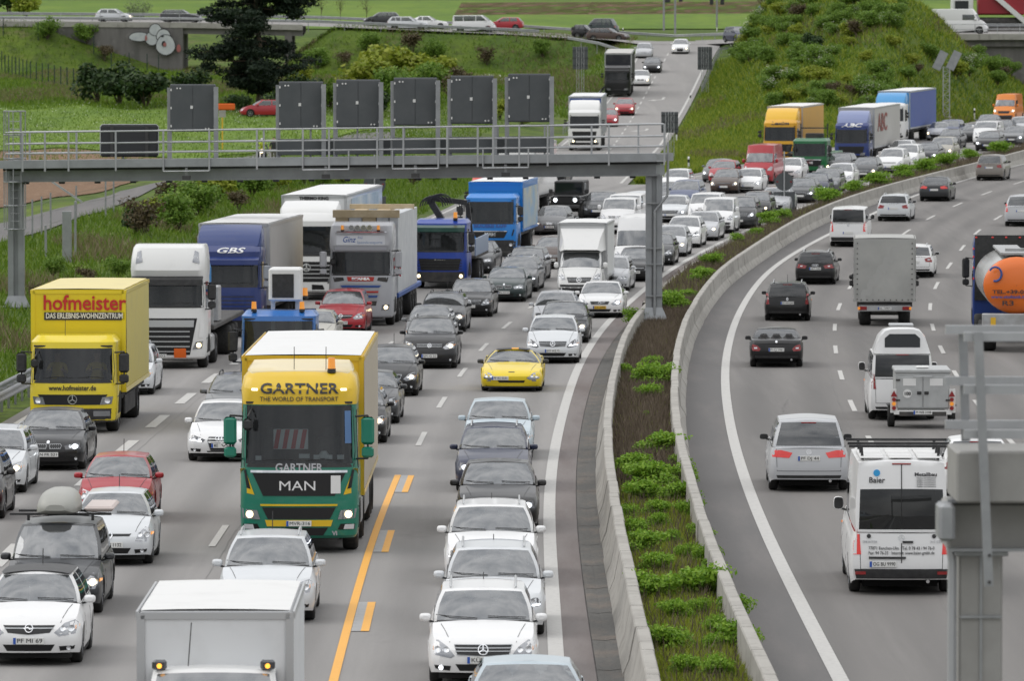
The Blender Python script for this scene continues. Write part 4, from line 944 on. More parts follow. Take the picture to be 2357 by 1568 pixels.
# ---------------------------------------------------------------- lorries
def both(poly): return [poly, mir(poly)]
def cab_hull(W, lv, depth, corner=1.):
    fx = [0, .3, .58, .80, .92, .975, 1.]; fy = [0, .008, .035, .085, .155, .24, .40]; mb = MB(); R = []
    for z, yf, k in lv:
        hw = W / 2 * k; half = [(hw * a, yf + b * corner) for a, b in zip(fx, fy)] + [(hw, lerp(yf + .4 * corner, depth, .5)), (hw, depth - .05), (hw - .05, depth)]
        R.append([(x, y, z) for x, y in half] + [(-x, y, z) for x, y in half[:0:-1]])
    mb.rings(R, True); n = len(R[0]); mb.add(R[-1], [tuple(range(n))]); mb.add(R[0], [tuple(range(n - 1, -1, -1))])
    return mb
TW = {}
def truck_cab(sp):
    """a cab-over tractor or lorry cab with all panels from its specification"""
    pr = Proto(); W = sp.get('W', 2.5); hw = W / 2; H = sp['H']; w0, w1 = sp['wz']; dp = sp.get('depth', 2.1); ln = sp.get('lean', .10); zb = sp.get('zb', .32)
    top = sp.get('top') or [(w1 + (H - w1) * .5, .06 + ln * (w1 - w0) * 1.2, .985), (H - .1, .06 + ln * (w1 - w0) + .22, .95), (H, .06 + ln * (w1 - w0) + .45, .88)]
    lv = [(zb, .10, .94), (zb + .06, .03, .975), (zb + .3, 0, 1), (1.05, .0, 1), (w0 - .18, .02, 1), (w0, .05, .985), (w1, .05 + ln * (w1 - w0), .965)] + top
    mb = cab_hull(W, lv, dp, sp.get('corner', 1.)); full0 = MB().add(mb.v, mb.f); nr_ = 19; hole = {5 * nr_ + j for j in (0, 1, 2, 3, 15, 16, 17, 18)}; mb.f = [f for i, f in enumerate(mb.f) if i not in hole]; mb.m = mb.m[:len(mb.f)]; bme = mb.mesh('cab', ['paint'], True, 32); ci = pr.add('cab', bme, paint=True); pr.cab = ci
    bvh = BVHTree.FromPolygons([Vector(p) for p in full0.v], full0.f); pr.bvh = bvh; D = (0, 1, 0)
    if sp.get('cap'):
        cp = cab_hull(W, [(z, y - .008, k * 1.006) for z, y, k in [(w1 + .02, .05 + ln * (w1 - w0), .966)] + top], dp + .01, sp.get('corner', 1.)); cp.v = [(x, y, z + (.006 if z > H - .01 else 0)) for x, y, z in cp.v]
        pr.add('roof_cap', cp.mesh('roof_cap', ['paint'], True, 32), ci, opt=sp['cap'])
        full = MB().add(full0.v, full0.f).add(cp.v, cp.f); bvh = pr.bvh = BVHTree.FromPolygons([Vector(p) for p in full.v], full.f)
    def pan(name, polys, m, off=.008, lod=9999, par=None, th=.03, d=D, step=.16):
        me = pmesh(name, m if isinstance(m, str) else 'paint', bvh, polys, d, off, th, step)
        return pr.add(name, me, ci if par is None else par, lod, opt=None if isinstance(m, str) else m)
    ws = sp.get('ws') or [(-.93 * hw, w0), (.93 * hw, w0), (.955 * hw, w0 + .25), (.915 * hw, w1 - .06), (.86 * hw, w1), (-.86 * hw, w1), (-.915 * hw, w1 - .06), (-.955 * hw, w0 + .25)]
    wi = pan('windscreen', [ws], 'cab_glass', .01, step=.2)
    pr.add('cab_lining', MB().box((0, dp - .2, (w0 + w1) / 2), (W * .9, .04, w1 - w0 + .6)).box((0, 1.1, w0 - .45), (W * .9, 1.6, .04)).box((-hw + .12, 1.2, (w0 + w1) / 2), (.03, 1.4, w1 - w0 + .3)).box((hw - .12, 1.2, (w0 + w1) / 2), (.03, 1.4, w1 - w0 + .3)).box((0, 1.1, w1 + .06), (W * .9, 1.7, .04)).mesh('cab_lining', ['interior']), ci)
    pr.add('dashboard', MB().cbox((0, .55, w0 - .10), (W * .86, .5, .22), .05).cbox((-.25, .5, w0 + .04), (.4, .25, .03), .01).mesh('dashboard', ['interior', 'hazard_white']), ci, 460)
    for sx in (-.58, .58): pr.add('seat', MB().cbox((sx, 1.45, w0 + .12), (.52, .18, .75), .06).cbox((sx, 1.45, w0 + .58), (.28, .12, .2), .04).mesh('seat', ['seat'], True, 40), ci, 460)
    pr.add('steering_wheel', MB().rings([[(.58 + math.cos(a) * rr, .78 + math.sin(a) * rr * .6, w0 + .10 + math.sin(a) * rr * .75) for rr in (.20, .235)] for a in np.linspace(0, 6.2832, 19)], False).mesh('steering_wheel', ['black_plastic']), ci, 300)
    wp = MB()
    for x0, x1 in ((-.62, .02), (.12, .72)):
        pts = [Vector((lerp(x0, x1, t) * hw, 0, w0 + .07 + .10 * t * (1 - t))) for t in np.linspace(0, 1, 5)]
        pts = [Vector((p.x, bvh.ray_cast(Vector((p.x, -9, p.z)), Vector(D))[0].y - .03, p.z)) for p in pts]; wp.tube(pts, .012, 4)
    pr.add('wipers', wp.mesh('wipers', ['black_plastic']), wi, 320)
    if sp.get('frame', True): pan('windscreen_sill', [[(-.93 * hw, w0 - .07), (.93 * hw, w0 - .07), (.94 * hw, w0 + .005), (-.94 * hw, w0 + .005)]], 'black_plastic', .012)
    for nm, polys, m, *o in sp.get('panels', []): pan(nm, polys, m, o[0] if o else .012)
    for nm, zs, x, w, m in sp.get('bars', []):
        b = MB()
        for z in zs: strip_poly(b, bvh, (-x, z), (x, z), w, .03)
        pr.add(nm, b.mesh(nm, [m if isinstance(m, str) else 'paint']), ci, 420, opt=None if isinstance(m, str) else m)
    for sx in (-1, 1):
        if sp.get('hl'):
            hp = [(sx * x, z) for x, z in sp['hl']]; hp = hp if sx > 0 else hp[::-1]
            hi = pan('headlight', [hp], 'lamp_housing', .016); cx = sum(p[0] for p in hp) / len(hp); cz = sum(p[1] for p in hp) / len(hp)
            Pp, Ff = patch(bvh, disc(cx + sx * .02, cz, .075, 12), D, .03, .02, .3); pr.add('lamp', MB().add(Pp, Ff).mesh('lamp', ['lamp_on_warm' if sp.get('lit') else 'lamp_lens'], True), hi, 700 if sp.get('lit') else 420)
        sd = sp.get('sidewin') or [(.42, w0 - .10), (1.35, w0 - .02), (1.35, w1 - .12), (.52, w1 - .10)]
        try: pan('side_window', [sd if sx < 0 else sd[::-1]], 'truck_glass', .01, d=(-sx, 0, 0))
        except ValueError: pass
        ax = [(1.30 + .58 * math.cos(a), .5 + .58 * math.sin(a)) for a in np.linspace(0, math.pi, 13)] if sp.get('arch', True) else None
        if ax: pan('wheel_arch', [[(y, max(z, zb)) for y, z in (ax if sx > 0 else ax)]], 'underbody', .012, d=(-sx, 0, 0))
        dl = [(.40, .95), (1.45, .95), (1.45, .975), (.40, .975)]; pan('door_seam', [dl], 'grille_black', .006, 300, d=(-sx, 0, 0))
        mz0, mz1 = sp.get('mir', (w0 + .2, w1 - .25)); my = sp.get('miry', .12); X = sx * (hw + .20); m = MB()
        mc = sp.get('mircol', 'black_plastic')
        m.cbox((X, my, (mz0 + mz1) / 2 + .12), (.27, .13, (mz1 - mz0) - .28), .05, 0); m.cbox((X, my, mz0 + .1), (.25, .13, .22), .04, 0)
        arm = MB().tube([(sx * (hw - .06), my + .18, mz1 - .02), (X, my + .02, mz1 + .01), (X, my + .02, mz0 - .03), (sx * (hw - .04), my + .2, mz0 - .05)], .022, 5)
        mi = pr.add('door_mirror', m.mesh('door_mirror', [mc if isinstance(mc, str) else 'paint'], True, 40), ci, opt=None if isinstance(mc, str) else mc)
        pr.add('mirror_arm', arm.mesh('mirror_arm', ['black_plastic']), mi, 460)
    q = MB(); fz = w1 - .12; fy = bvh.ray_cast(Vector((-.72 * hw, -9, fz)), Vector(D))[0].y
    if sp.get('kerbmir', True):
        q.cbox((-.86 * hw, fy - .22, fz - .26), (.2, .12, .24), .05).tube([(-.80 * hw, fy, fz + .05), (-.86 * hw, fy - .22, fz - .1)], .018, 5); pr.add('kerb_mirror', q.mesh('kerb_mirror', ['black_plastic'], True, 40), ci, 420)
    if sp.get('visor'):
        v = MB(); R = []
        for t in np.linspace(-1, 1, 9):
            x = t * hw * .93; y = .05 + ln * (w1 - w0) + .10 * abs(t) ** 3
            R.append([(x, y - .02, w1 + .08), (x, y - .27, w1 - .02), (x, y - .29, w1 - .20), (x, y - .26, w1 - .2), (x, y - .24, w1 - .04), (x, y, w1 + .05)])
        pr.add('sun_visor', v.rings(R, True).mesh('sun_visor', ['black_plastic' if sp['visor'] is True else 'paint'], True, 40), ci, opt=None if sp['visor'] is True else sp['visor'])
    if sp.get('defl'):
        z0, z1, wd, c = sp['defl']; v = MB(); y0 = .06 + ln * (w1 - w0) + .45; R = []
        for i, (yy, zz, k) in enumerate(((y0 - .1, z0 - .02, .93), (y0 + .0, z0 + .12, .97), (y0 + .35, lerp(z0, z1, .62), 1), (y0 + .85, z1 - .08, 1), (y0 + 1.2, z1, .97))):
            R.append([(-wd / 2 * k, yy + .22, z0 - .05), (-wd / 2 * k, yy + .14, lerp(z0, zz, .7)), (-wd / 2 * .93 * k, yy + .05, zz), (-wd * .2, yy, zz + .02), (wd * .2, yy, zz + .02), (wd / 2 * .93 * k, yy + .05, zz), (wd / 2 * k, yy + .14, lerp(z0, zz, .7)), (wd / 2 * k, yy + .22, z0 - .05)])
        v.rings(R, False); v.add(R[0], [tuple(range(8))]); v.add(R[-1], [tuple(range(7, -1, -1))])
        pr.add('roof_deflector', v.mesh('roof_deflector', ['paint'], True, 40), ci, opt=c)
    r = sp.get('r', .50)
    tw, rm = wheel_mesh(r, .32)
    for sx in (-1, 1):
        wh = pr.add('wheel', tw, None, loc=(sx * (hw - .19), 1.30, r)); pr.add('rim', rm, wh, 460, loc='same')
    pr.add('chassis', MB().box((0, sp.get('len', 6.) / 2 + .2, .62), (.9, sp.get('len', 6.) - .8, .26)).box((0, 1.2, .50), (W * .66, 2.0, .44)).box((0, 3.4, .55), (W * .62, 2.4, .44)).mesh('chassis', ['chassis']))  # the wide boxes are added to darken the ground under the lorry
    ph = bvh.ray_cast(Vector((sp.get('plx', 0), -9, sp.get('plz', .55))), Vector(D))[0]; pr.ply = (ph.y if ph else 0) - .035; pr.plz = sp.get('plz', .55)
    return pr
def rear_axles(pr, ys, W=2.5, r=.50, w=.32, dual=True):
    tw, rm = wheel_mesh(r, w * (1.7 if dual else 1))
    for y in ys:
        for sx in (-1, 1): wh = pr.add('wheel', tw, None, loc=(sx * (W / 2 - (.30 if dual else .2)), y, r)); pr.add('rim', rm, wh, 460, loc='same')
def box_body(pr, y0, y1, z0, z1, W=2.52, col=(.7, .7, .7), roof='white', ribs=0, m='paint', side=None, frame=None, name='cargo_box', skirt=None, rad=.05):
    """cargo box or curtain-sided body: shell, roof skin, ribs or curtain folds, edge rails, skirts"""
    mb = MB(); hw = W / 2; R = []
    sec = [(-hw, z0), (-hw, z1 - rad), (-hw + rad, z1), (hw - rad, z1), (hw, z1 - rad), (hw, z0)]
    for y in (y0, y1): R.append([(x, y, z) for x, z in sec])
    mb.rings(R, False); mb.add(R[0], [(0, 1, 2, 3, 4, 5)]); mb.add(R[1], [(5, 4, 3, 2, 1, 0)])
    bi = pr.add(name, mb.mesh(name, [m], False), None, opt=col)
    rf = MB(); n = max(3, int((y1 - y0) / 1.2)); RR = []
    for i in range(n + 1):
        y = lerp(y0 + .05, y1 - .05, i / n); RR.append([(x * hw, y, z1 + .012 + .02 * (1 - x * x) + (.006 if i % 2 else 0)) for x in (-.955, -.5, 0, .5, .955)])
    rf.rings(RR, False); pr.add('roof_panel', rf.mesh('roof_panel', [roof if isinstance(roof, str) else 'paint_matt'], True), bi, opt=None if isinstance(roof, str) else roof)
    fr = frame or 'silver_trim'
    e = MB()
    for sx in (-1, 1): e.beam((sx * (hw + .004), y0 - .004, z1 - .05), (sx * (hw + .004), y1, z1 - .05), .03, .10); e.beam((sx * (hw + .004), y0 - .004, z0 + .06), (sx * (hw + .004), y1, z0 + .06), .03, .12); e.beam((sx * (hw - .05), y0 - .006, z0), (sx * (hw - .05), y0 - .006, z1 - .02), .11, .03, up=(0, 1, 0))
    e.beam((-hw + .05, y0 - .006, z1 - .06), (hw - .05, y0 - .006, z1 - .06), .03, .09)
    pr.add('edge_rails', e.mesh('edge_rails', [fr if isinstance(fr, str) else 'paint']), bi, opt=None if isinstance(fr, str) else fr)
    if ribs:
        g = MB(); k = int((y1 - y0) / ribs)
        for sx in (-1, 1):
            R2 = []
            for i in range(2 * k + 1):
                y = lerp(y0 + .12, y1 - .1, i / (2 * k)); o = .018 if i % 2 else .006; R2.append([(sx * (hw + o), y, z0 + .13), (sx * (hw + o + .006), y, lerp(z0, z1, .5)), (sx * (hw + o), y, z1 - .11)])
            g.rings(R2, False)
        c2 = side if side is not None else col
        pr.add('side_curtain', g.mesh('side_curtain', ['paint_matt'], True), bi, opt=c2)
    if skirt is not None:
        for sx in (-1, 1): pr.add('side_guard', MB().cbox((sx * (hw - .06), (y0 + y1) / 2, .66), (.05, (y1 - y0) * .55, .46), .01).mesh('side_guard', ['alu' if skirt == 'alu' else 'paint']), None, opt=None if skirt == 'alu' else skirt)
    pr.add('cargo_underside', MB().box((0, (y0 + y1) / 2, z0 - .1), (W * .9, (y1 - y0) * .96, .16)).box((0, (y0 + y1) / 2, z0 - .30), (1., (y1 - y0) * .9, .3)).mesh('cargo_underside', ['chassis']), bi)
    return bi
def beacon(pr, x, y, z, s=1.):
    b = pr.add('beacon', MB().cyl((x, y, z), (x, y, z + .07 * s), .075 * s, 12).mesh('beacon', ['black_plastic'])); pr.add('beacon_lens', MB().cyl((x, y, z + .07 * s), (x, y, z + .26 * s), .07 * s, 12, 0, .06 * s).mesh('beacon_lens', ['indicator'], True, 40), b)
def letters(pr, s, size, m, x, z, par=None, bold=0., width=None, y=None, italic=0., lod=520, col=None):
    if y is None: me = text_on(pr.bvh, s, size, m, x, z, bold, width, .02, italic)
    else:
        me = text_mesh(s, size, m, bold, .004, 'CENTER', width, italic).copy(); me.transform(Matrix.Translation((x, y, z)))
    pr.add('lettering', me, pr.cab if par is None else par, lod)
def side_letters(pr, s, size, m, y, z, x, par, bold=0., width=None, italic=0.):
    me = text_mesh(s, size, m, bold, .004, 'CENTER', width, italic).copy(); me.transform(Matrix.Translation((x, y, z)) @ Matrix.Rotation(math.pi / 2, 4, 'Z')); pr.add('lettering', me, par)
for n, c in dict(t_dark=(.035, .035, .04), t_red=(.50, .02, .025), t_white=(.75, .75, .75), t_blue=(.03, .09, .32), t_grey=(.42, .43, .45), t_bluegrey=(.1, .2, .4), t_black=(.012, .012, .013), t_rust=(.28, .06, .05), t_redo=(.5, .03, .02)).items(): mat(n, c, .45)
mat('hazard_orange', (.75, .13, .01), .5); mat('hazard_red', (.55, .02, .03), .45); mat('hazard_white', (.75, .75, .74), .45)
mat('timber', (.56, .46, .31), .7, noise=3, col2=(.48, .38, .24)); mat('tarp_grey', (.42, .42, .40), .6, noise=1.2, col2=(.36, .36, .345)); mat('film_white', (.62, .64, .66), .35, noise=2, col2=(.5, .52, .55))
mat('tank_steel', (.62, .62, .6), .22, .7, noise=1.5, col2=(.5, .5, .48)); mat('tank_orange', (.80, .17, .015), .35, coat=.3)
WHT = (.74, .74, .73); YEL = (.74, .49, .02); GRN = (.015, .19, .125); BLK = (.014, .014, .015)
def stdl(z, h=.2, x0=.62, x1=.95): return [(x0, z), (x1, z + .03), (x1 + .04, z + h), (x0 + .03, z + h - .02)]
# ---------------------------------------------------------------- placing vehicles
def slope(f, Y): return float(f(Y + 3) - f(Y - 3)) / 6.
LINES = {'L': LA, 'B': LB, 'P': LRC, 'R': LR1, 'X': None}
def road_z(lane): return (lambda X, Y: zr(Y)) if lane == 'P' else (lambda X, Y: zm(Y))
def pose(anchor, px, py, lane, S=None, away=False):
    zf = road_z(lane)
    if anchor == 'b': p = hit(px, py, zf)
    else:
        H = S['H']; p = hit(px, py, lambda X, Y: zf(X, Y) + H - .02); a = S['hy'] + .1
        m = slope(LINES[lane], p.y); k = 1 / math.hypot(1, m); p = Vector((p.x - a * m * k, p.y - a * k, float(zf(0, p.y - a * k))))
    m = slope(LINES[lane], p.y + 2); g = float(zf(0, p.y + 4) - zf(0, p.y)) / 4
    return p, m, g
def settle(root, p, m, g, away, L, scale=1.):
    rz = -math.atan(m)
    if away:
        k = 1 / math.hypot(1, m); f = Vector((p.x + L * m * k, p.y + L * k, p.z + g * L * k)); root.location = f; root.rotation_euler = (-math.atan(g), 0, rz + math.pi)
    else: root.location = p; root.rotation_euler = (math.atan(g), 0, rz)
    if scale != 1.: root.scale = (scale,) * 3
COLR = dict(white=(.80, .80, .80), silver=(.50, .51, .53), lsilver=(.65, .67, .69), ice=(.47, .55, .60), grey=(.15, .155, .16), dgrey=(.032, .034, .037), black=(.005, .005, .006), dblue=(.016, .022, .055), green=(.015, .03, .03), red=(.38, .022, .032), brown=(.07, .045, .035), yellow=(.80, .60, .015), orange=(.75, .23, .025), mauve=(.10, .12, .2), gold=(.40, .38, .33), blue=(.03, .10, .38), bronze=(.22, .2, .18))
CATN = dict(hatch='car', small='car', sedan='car', wagon='estate_car', suv='suv', cross='car', mpv='car', sharan='people_carrier', coupe='car', sport='sports_car', roadster='sports_car', van='van', caddy='van', sprinter='van')
def car(anchor, px, py, lane, style, front, col, label, plate=None, away=False, pyel=False, plx=0., **ov):
    dist0 = hit(px, py, road_z(lane)).y
    lod = 2 if dist0 > 400 else 0
    if dist0 < 300 and style not in ('sport', 'roadster', 'sprinter'):      # no two cars quite alike
        rv = random.Random(label); B = STY[style]
        for k_, am in (('H', .025), ('hz', .03), ('cy', .07), ('W', .025), ('hy', .05), ('cz', .015)): ov.setdefault(k_, round(B[k_] + rv.uniform(-am, am), 3))
        ov.setdefault('rw', round(rv.uniform(.66, .73), 3) if B['kind'] in 'sh' else round(rv.uniform(.70, .76), 3) if B['kind'] == 'w' else .85); ov.setdefault('lean', round(rv.uniform(.4, .75), 2))
    if away: ov['rear'] = 1
    rails = ov.pop('rails', None); rear = ov.pop('rear', None)
    pr = car_proto(style, front, rear, rails, lod, **ov)
    p, m, g = pose(anchor, px, py, lane, pr.S, away)
    root, ob = stamp(pr, CATN[style], (0, p.y, 0), 0, COLR[col], label, 'car' if CATN[style] not in ('van',) else 'van', dist=p.y)
    settle(root, p, m, g, away, pr.S['L'])
    if p.y < 480: add_plate(root, pr, plate, not away, plx, pyel, p.y)
    return root, pr
C = car
LN = 'L'
# --- lane beside the planted strip, from the camera outwards
C('t', 1213, 1522, LN, 'sedan', 'merc', 'ice', 'pale blue saloon cut off by the bottom edge of the picture')
r_, p_ = C('b', 1112, 1583, LN, 'wagon', 'merc', 'white', 'white estate with a large star in its slatted grille', 'KÜN KT', rails='s', fog=1, ant=.08)
C('t', 1136, 1259, LN, 'wagon', 'audi', 'lsilver', 'silver white estate with roof rails directly behind the star grille estate', rails='s', drl=1, dark_lamps=1, ant=.06)
C('t', 1131, 1161, LN, 'wagon', 'audi', 'white', 'white estate just in front of the two black saloons', rails='s', drl=1, dark_lamps=1, ant=.07)
C('t', 1147, 1061, LN, 'sedan', 'bmw', 'black', 'black saloon with twin ring headlights behind the white estate', lit='w', dark_lamps=1, bm=1)
C('t', 1137, 981, LN, 'wagon', 'bmw', 'dblue', 'dark blue estate with silver roof rails and twin ring headlights', rails='s', lit='w', dark_lamps=1)
C('t', 1149, 919, LN, 'sedan', 'merc', 'ice', 'pale icy blue saloon following behind the yellow sports car', dark_lamps=1)
r_, p_ = C('b', 1177, 903, LN, 'sport', 'corvette', 'yellow', 'low yellow sports car with a black roof and yellow stripe', 'PF RS 5555', bm=1, plx=-.35)
b_ = p_.bvh; mb = MB()
q = MB().rings([[(x, yy, 1.245 + .02 - .03 * (x / .55) ** 2 - dz) for x in np.linspace(-.52, .52, 7)] for yy, dz in ((2.27, .045), (2.38, .012), (2.55, .008), (2.7, .02), (2.78, .05))], False)
link('roof_panel', q.mesh('roof_panel', ['black_plastic'], True), r_); link('stripe', MB().rings([[(x + .06, yy, 1.263 - dz) for x in (-.11, .11)] for yy, dz in ((2.27, .035), (2.38, .006), (2.55, .002), (2.7, .012))], False).mesh('stripe', ['marking_yellow'], True), r_)
link('bonnet_vent', pmesh('bonnet_vent', 'grille_black', b_, [[(-.10, .60), (.10, .60), (.09, .625), (-.09, .625)]], (0, 1, 0)), r_)
for sx in (-1, 1): link('front_duct', pmesh('front_duct', 'lamp_housing', b_, [[(sx * .70 - .07, .33), (sx * .70 + .07, .33), (sx * .70 + .07, .39), (sx * .70 - .07, .39)]], (0, 1, 0)), r_)
link('splitter', MB().cbox((0, .16, .15), (1.7, .2, .04), .01).mesh('splitter', ['black_plastic']), r_)
C('b', 1272, 838, LN, 'mpv', 'merc', 'lsilver', 'silver compact car with a star grille behind the yellow sports car', 'BTF WZ 72', drl=1, H=1.56, dark_lamps=1)
C('t', 1301, 694, LN, 'sedan', 'audi', 'dgrey', 'dark grey saloon between the silver compact and the white coupe', lit='y')
C('t', 1281, 671, LN, 'hatch', 'bmw', 'silver', 'silver hatchback partly hidden by the dark grey saloon', lit='y')
C('b', 1380, 733, LN, 'coupe', 'volvo', 'white', 'white coupe with a yellow number plate near the gantry post', 'CA 6995', pyel=True, lit='w', ant=.3)
C('t', 1408, 590, LN, 'wagon', 'opel', 'silver', 'silver estate hidden behind the white box lorry with the roof fairing', rails='s')
C('b', 1460, 649, LN, 'sedan', 'opel', 'black', 'black saloon with a wide chrome grille half behind the gantry post', 'PE RG 907', lit='w')
C('t', 1466, 498, LN, 'sprinter', 'vanm', 'white', 'tall white high roof van behind the gantry post', H=2.7)
C('b', 1507, 612, LN, 'hatch', 'vw', 'dgrey', 'dark hatchback showing its flank just right of the gantry post')
C('b', 1537, 592, LN, 'hatch', 'merc', 'silver', 'silver hatchback right of the gantry post with a lit lamp', lit='y')
C('b', 1569, 571, LN, 'cross', 'merc', 'white', 'white crossover with bright running lights beside the planted strip', drl=1, dark_lamps=1)
C('b', 1611, 555, LN, 'sedan', 'skoda', 'silver', 'silver saloon between the white crossover and the white delivery van', lit='y')
C('b', 1648, 538, LN, 'caddy', 'fiat', 'white', 'white delivery van with a black front bumper', None)
C('b', 1699, 527, LN, 'suv', 'merc', 'dgrey', 'dark grey off roader behind the white delivery van', lit='w')
C('b', 1735, 504, LN, 'hatch', 'audi', 'black', 'black hatchback with one yellow lamp beside the verge', lit='y', dark_lamps=1)
C('b', 1778, 490, LN, 'sedan', 'bmw', 'black', 'black saloon behind the round sign in the planted strip', lit='w')
C('b', 1840, 468, LN, 'sedan', 'audi', 'dgrey', 'dark saloon with bright lamps just right of the round median sign', lit='w')
C('b', 1872, 456, LN, 'hatch', 'audi', 'dblue', 'dark blue hatchback second right of the round median sign', lit='w')
C('b', 1897, 444, LN, 'wagon', 'ford', 'grey', 'grey estate third right of the round median sign')
C('b', 1929, 433, LN, 'cross', 'ford', 'white', 'white hatchback with a dark lower grille below the green lorry')
C('b', 1986, 415, LN, 'hatch', 'vw', 'dgrey', 'dark hatchback with two bright round lamps below the dark blue lorry', lit='y')
C('b', 2046, 399, LN, 'mpv', 'renault', 'white', 'white compact car below the red lettering of the grey trailer')
C('b', 2081, 388, LN, 'mpv', 'skoda', 'white', 'white people carrier right of the grey lettered trailer')
C('b', 2128, 377, LN, 'sedan', 'audi', 'dgrey', 'dark saloon right behind the white people carrier', lit='w')
C('b', 2163, 369, LN, 'mpv', 'vw', 'gold', 'beige people carrier with one yellow lamp before the blue trailer', lit='y')
C('b', 2180, 342, LN, 'sedan', 'audi', 'black', 'black saloon with two large bright lamps under the solar mast', lit='y')
C('b', 2270, 348, LN, 'wagon', 'audi', 'black', 'black estate with a big grille at the far right bend', lit='w')
C('b', 2231, 328, LN, 'sedan', 'audi', 'dgrey', 'dark grey saloon left of the far reflector post')
C('b', 2327, 334, LN, 'sedan', 'merc', 'grey', 'grey saloon with a bluish lamp at the right picture edge', lit='w')
C('t', 2272, 279, LN, 'van', 'vanv', 'white', 'white van in the far queue left of the orange van', H=1.8)
C('b', 2155, 324, LN, 'hatch', 'ford', 'silver', 'silver hatchback beside the rear of the blue trailer', lit='y')
C('t', 2188, 275, LN, 'mpv', 'ford', 'mauve', 'blue grey car in the far queue right of the solar mast', lit='w')
C('t', 2275, 263, LN, 'sedan', 'audi', 'grey', 'grey saloon in front of the orange van')
C('t', 2311, 275, LN, 'sedan', 'merc', 'dgrey', 'dark saloon right below the orange van')
C('t', 2350, 268, LN, 'mpv', 'renault', 'silver', 'silver car cut by the right edge below the orange van')
C('t', 2078, 322, LN, 'hatch', 'vw', 'white', 'white car half hidden between the two blue lorries')
C('t', 1937, 352, LN, 'hatch', 'ford', 'dgrey', 'dark car squeezed between the green and dark blue lorries', lit='y')
# --- second and third lane
C('b', 1264, 542, LN, 'hatch', 'audi', 'grey', 'grey hatchback with a big dark grille left of the white box lorry', 'BL GB 84', lit='y', dark_lamps=1)
C('b', 1372, 504, LN, 'sedan', 'merc', 'dgrey', 'dark saloon with a chrome grille beside the black off roader', 'MA A 50')
C('b', 1432, 535, LN, 'van', 'vanr', 'white', 'white panel van with a black bumper left of the gantry post', lit='y')
C('t', 1348, 505, LN, 'wagon', 'vw', 'grey', 'grey estate with roof rails peeping over the white box lorry', rails='s')
C('b', 1541, 513, LN, 'sedan', 'merc', 'lsilver', 'silver saloon with lit lamps right of the gantry post', lit='w')
C('t', 1427, 456, LN, 'van', 'vanv', 'white', 'white minibus behind the white panel van', H=1.85)
C('t', 1468, 441, LN, 'hatch', 'ford', 'lsilver', 'pale hatchback left of the gantry post in the far queue')
C('t', 1543, 419, LN, 'sedan', 'vw', 'grey', 'grey saloon right of the gantry post in the far queue')
C('b', 1572, 482, LN, 'mpv', 'ford', 'mauve', 'blue people carrier with a mauve sheen on its windscreen', lit='y')
C('t', 1626, 445, LN, 'caddy', 'fiat', 'white', 'small white van behind the blue people carrier', H=1.7)
C('t', 1560, 389, LN, 'hatch', 'vw', 'white', 'white hatchback at the tip of the grass island')
C('b', 1644, 420, LN, 'hatch', 'vw', 'grey', 'grey hatchback with lamps on at the edge of the grass island', lit='w')
C('b', 1665, 446, LN, 'hatch', 'renault', 'brown', 'dark brown hatchback behind the small white van', lit='y')
C('b', 1719, 444, LN, 'hatch', 'vw', 'white', 'white hatchback below the red van', lit='w')
C('t', 1669, 369, LN, 'hatch', 'vw', 'red', 'red hatchback beside the grass island left of the red van')
C('b', 1812, 417, LN, 'hatch', 'opel', 'white', 'white hatchback above the round median sign')
C('t', 1790, 431, LN, 'sedan', 'ford', 'silver', 'silver saloon between the red van and the median sign')
C('b', 1743, 424, LN, 'sprinter', 'vanm', 'red', 'red high roof van with white lettering above its windscreen', H=2.5)
C('t', 2316, 216, LN, 'sprinter', 'vanm', 'orange', 'orange van in the far queue at the right edge', H=2.45, lit='y')
C('t', 1034, 508, LN, 'suv', 'volvo', 'silver', 'silver off roader behind the black lorry crane')
C('b', 1228, 453, LN, 'mpv', 'merc', 'silver', 'silver people carrier right behind the light blue lorry')
C('b', 1262, 427, LN, 'cross', 'renault', 'black', 'black car under the right end of the gantry bridge', lit='y')
C('b', 1089, 631, LN, 'sedan', 'bmw', 'dgrey', 'dark saloon squeezed in front of the light blue lorry')
C('b', 1207, 649, LN, 'hatch', 'bmw', 'dgrey', 'dark grey hatchback left of the white box lorry', None)
C('b', 1266, 620, LN, 'hatch', 'vw', 'brown', 'dark brown hatchback half hidden by the white box lorry', 'BL VW 9')
C('b', 1187, 673, LN, 'wagon', 'audi', 'grey', 'grey estate with narrow lit lamps beside the dark grey hatchback', rails='s', drl=1)
C('b', 1159, 696, LN, 'sedan', 'bmw', 'green', 'old dark green saloon with slim square front', 'BN AV 29', H=1.38)
C('b', 1079, 731, LN, 'sedan', 'merc', 'black', 'black saloon with round twin headlights and chrome grille', None)
C('b', 1016, 766, LN, 'wagon', 'vw', 'dgrey', 'dark grey estate with a roof aerial behind the black off roader', rails='k', lit='y', ant=.35)
C('t', 992, 704, LN, 'hatch', 'opel', 'grey', 'grey hatchback between the dark estate and the black off roader')
C('b', 988, 850, LN, 'suv', 'vw', 'black', 'black off roader with a chrome barred grille and one amber lamp', 'EM IG 22', lit='y', rails='s')
C('b', 896, 914, LN, 'hatch', 'skoda', 'black', 'black saloon with a shield grille right behind the green fronted lorry', None, L=4.6, lit='y', ant=.3)
C('b', 845, 978, LN, 'sedan', 'vw', 'dgrey', 'dark grey saloon behind the curtain side of the green fronted lorry')
C('b', 815, 1023, LN, 'hatch', 'ford', 'black', 'black hatchback with one warm lamp beside the green fronted lorry trailer', lit='y')
C('b', 770, 1101, LN, 'hatch', 'ford', 'dgrey', 'dark hatchback almost hidden behind the green fronted lorry')
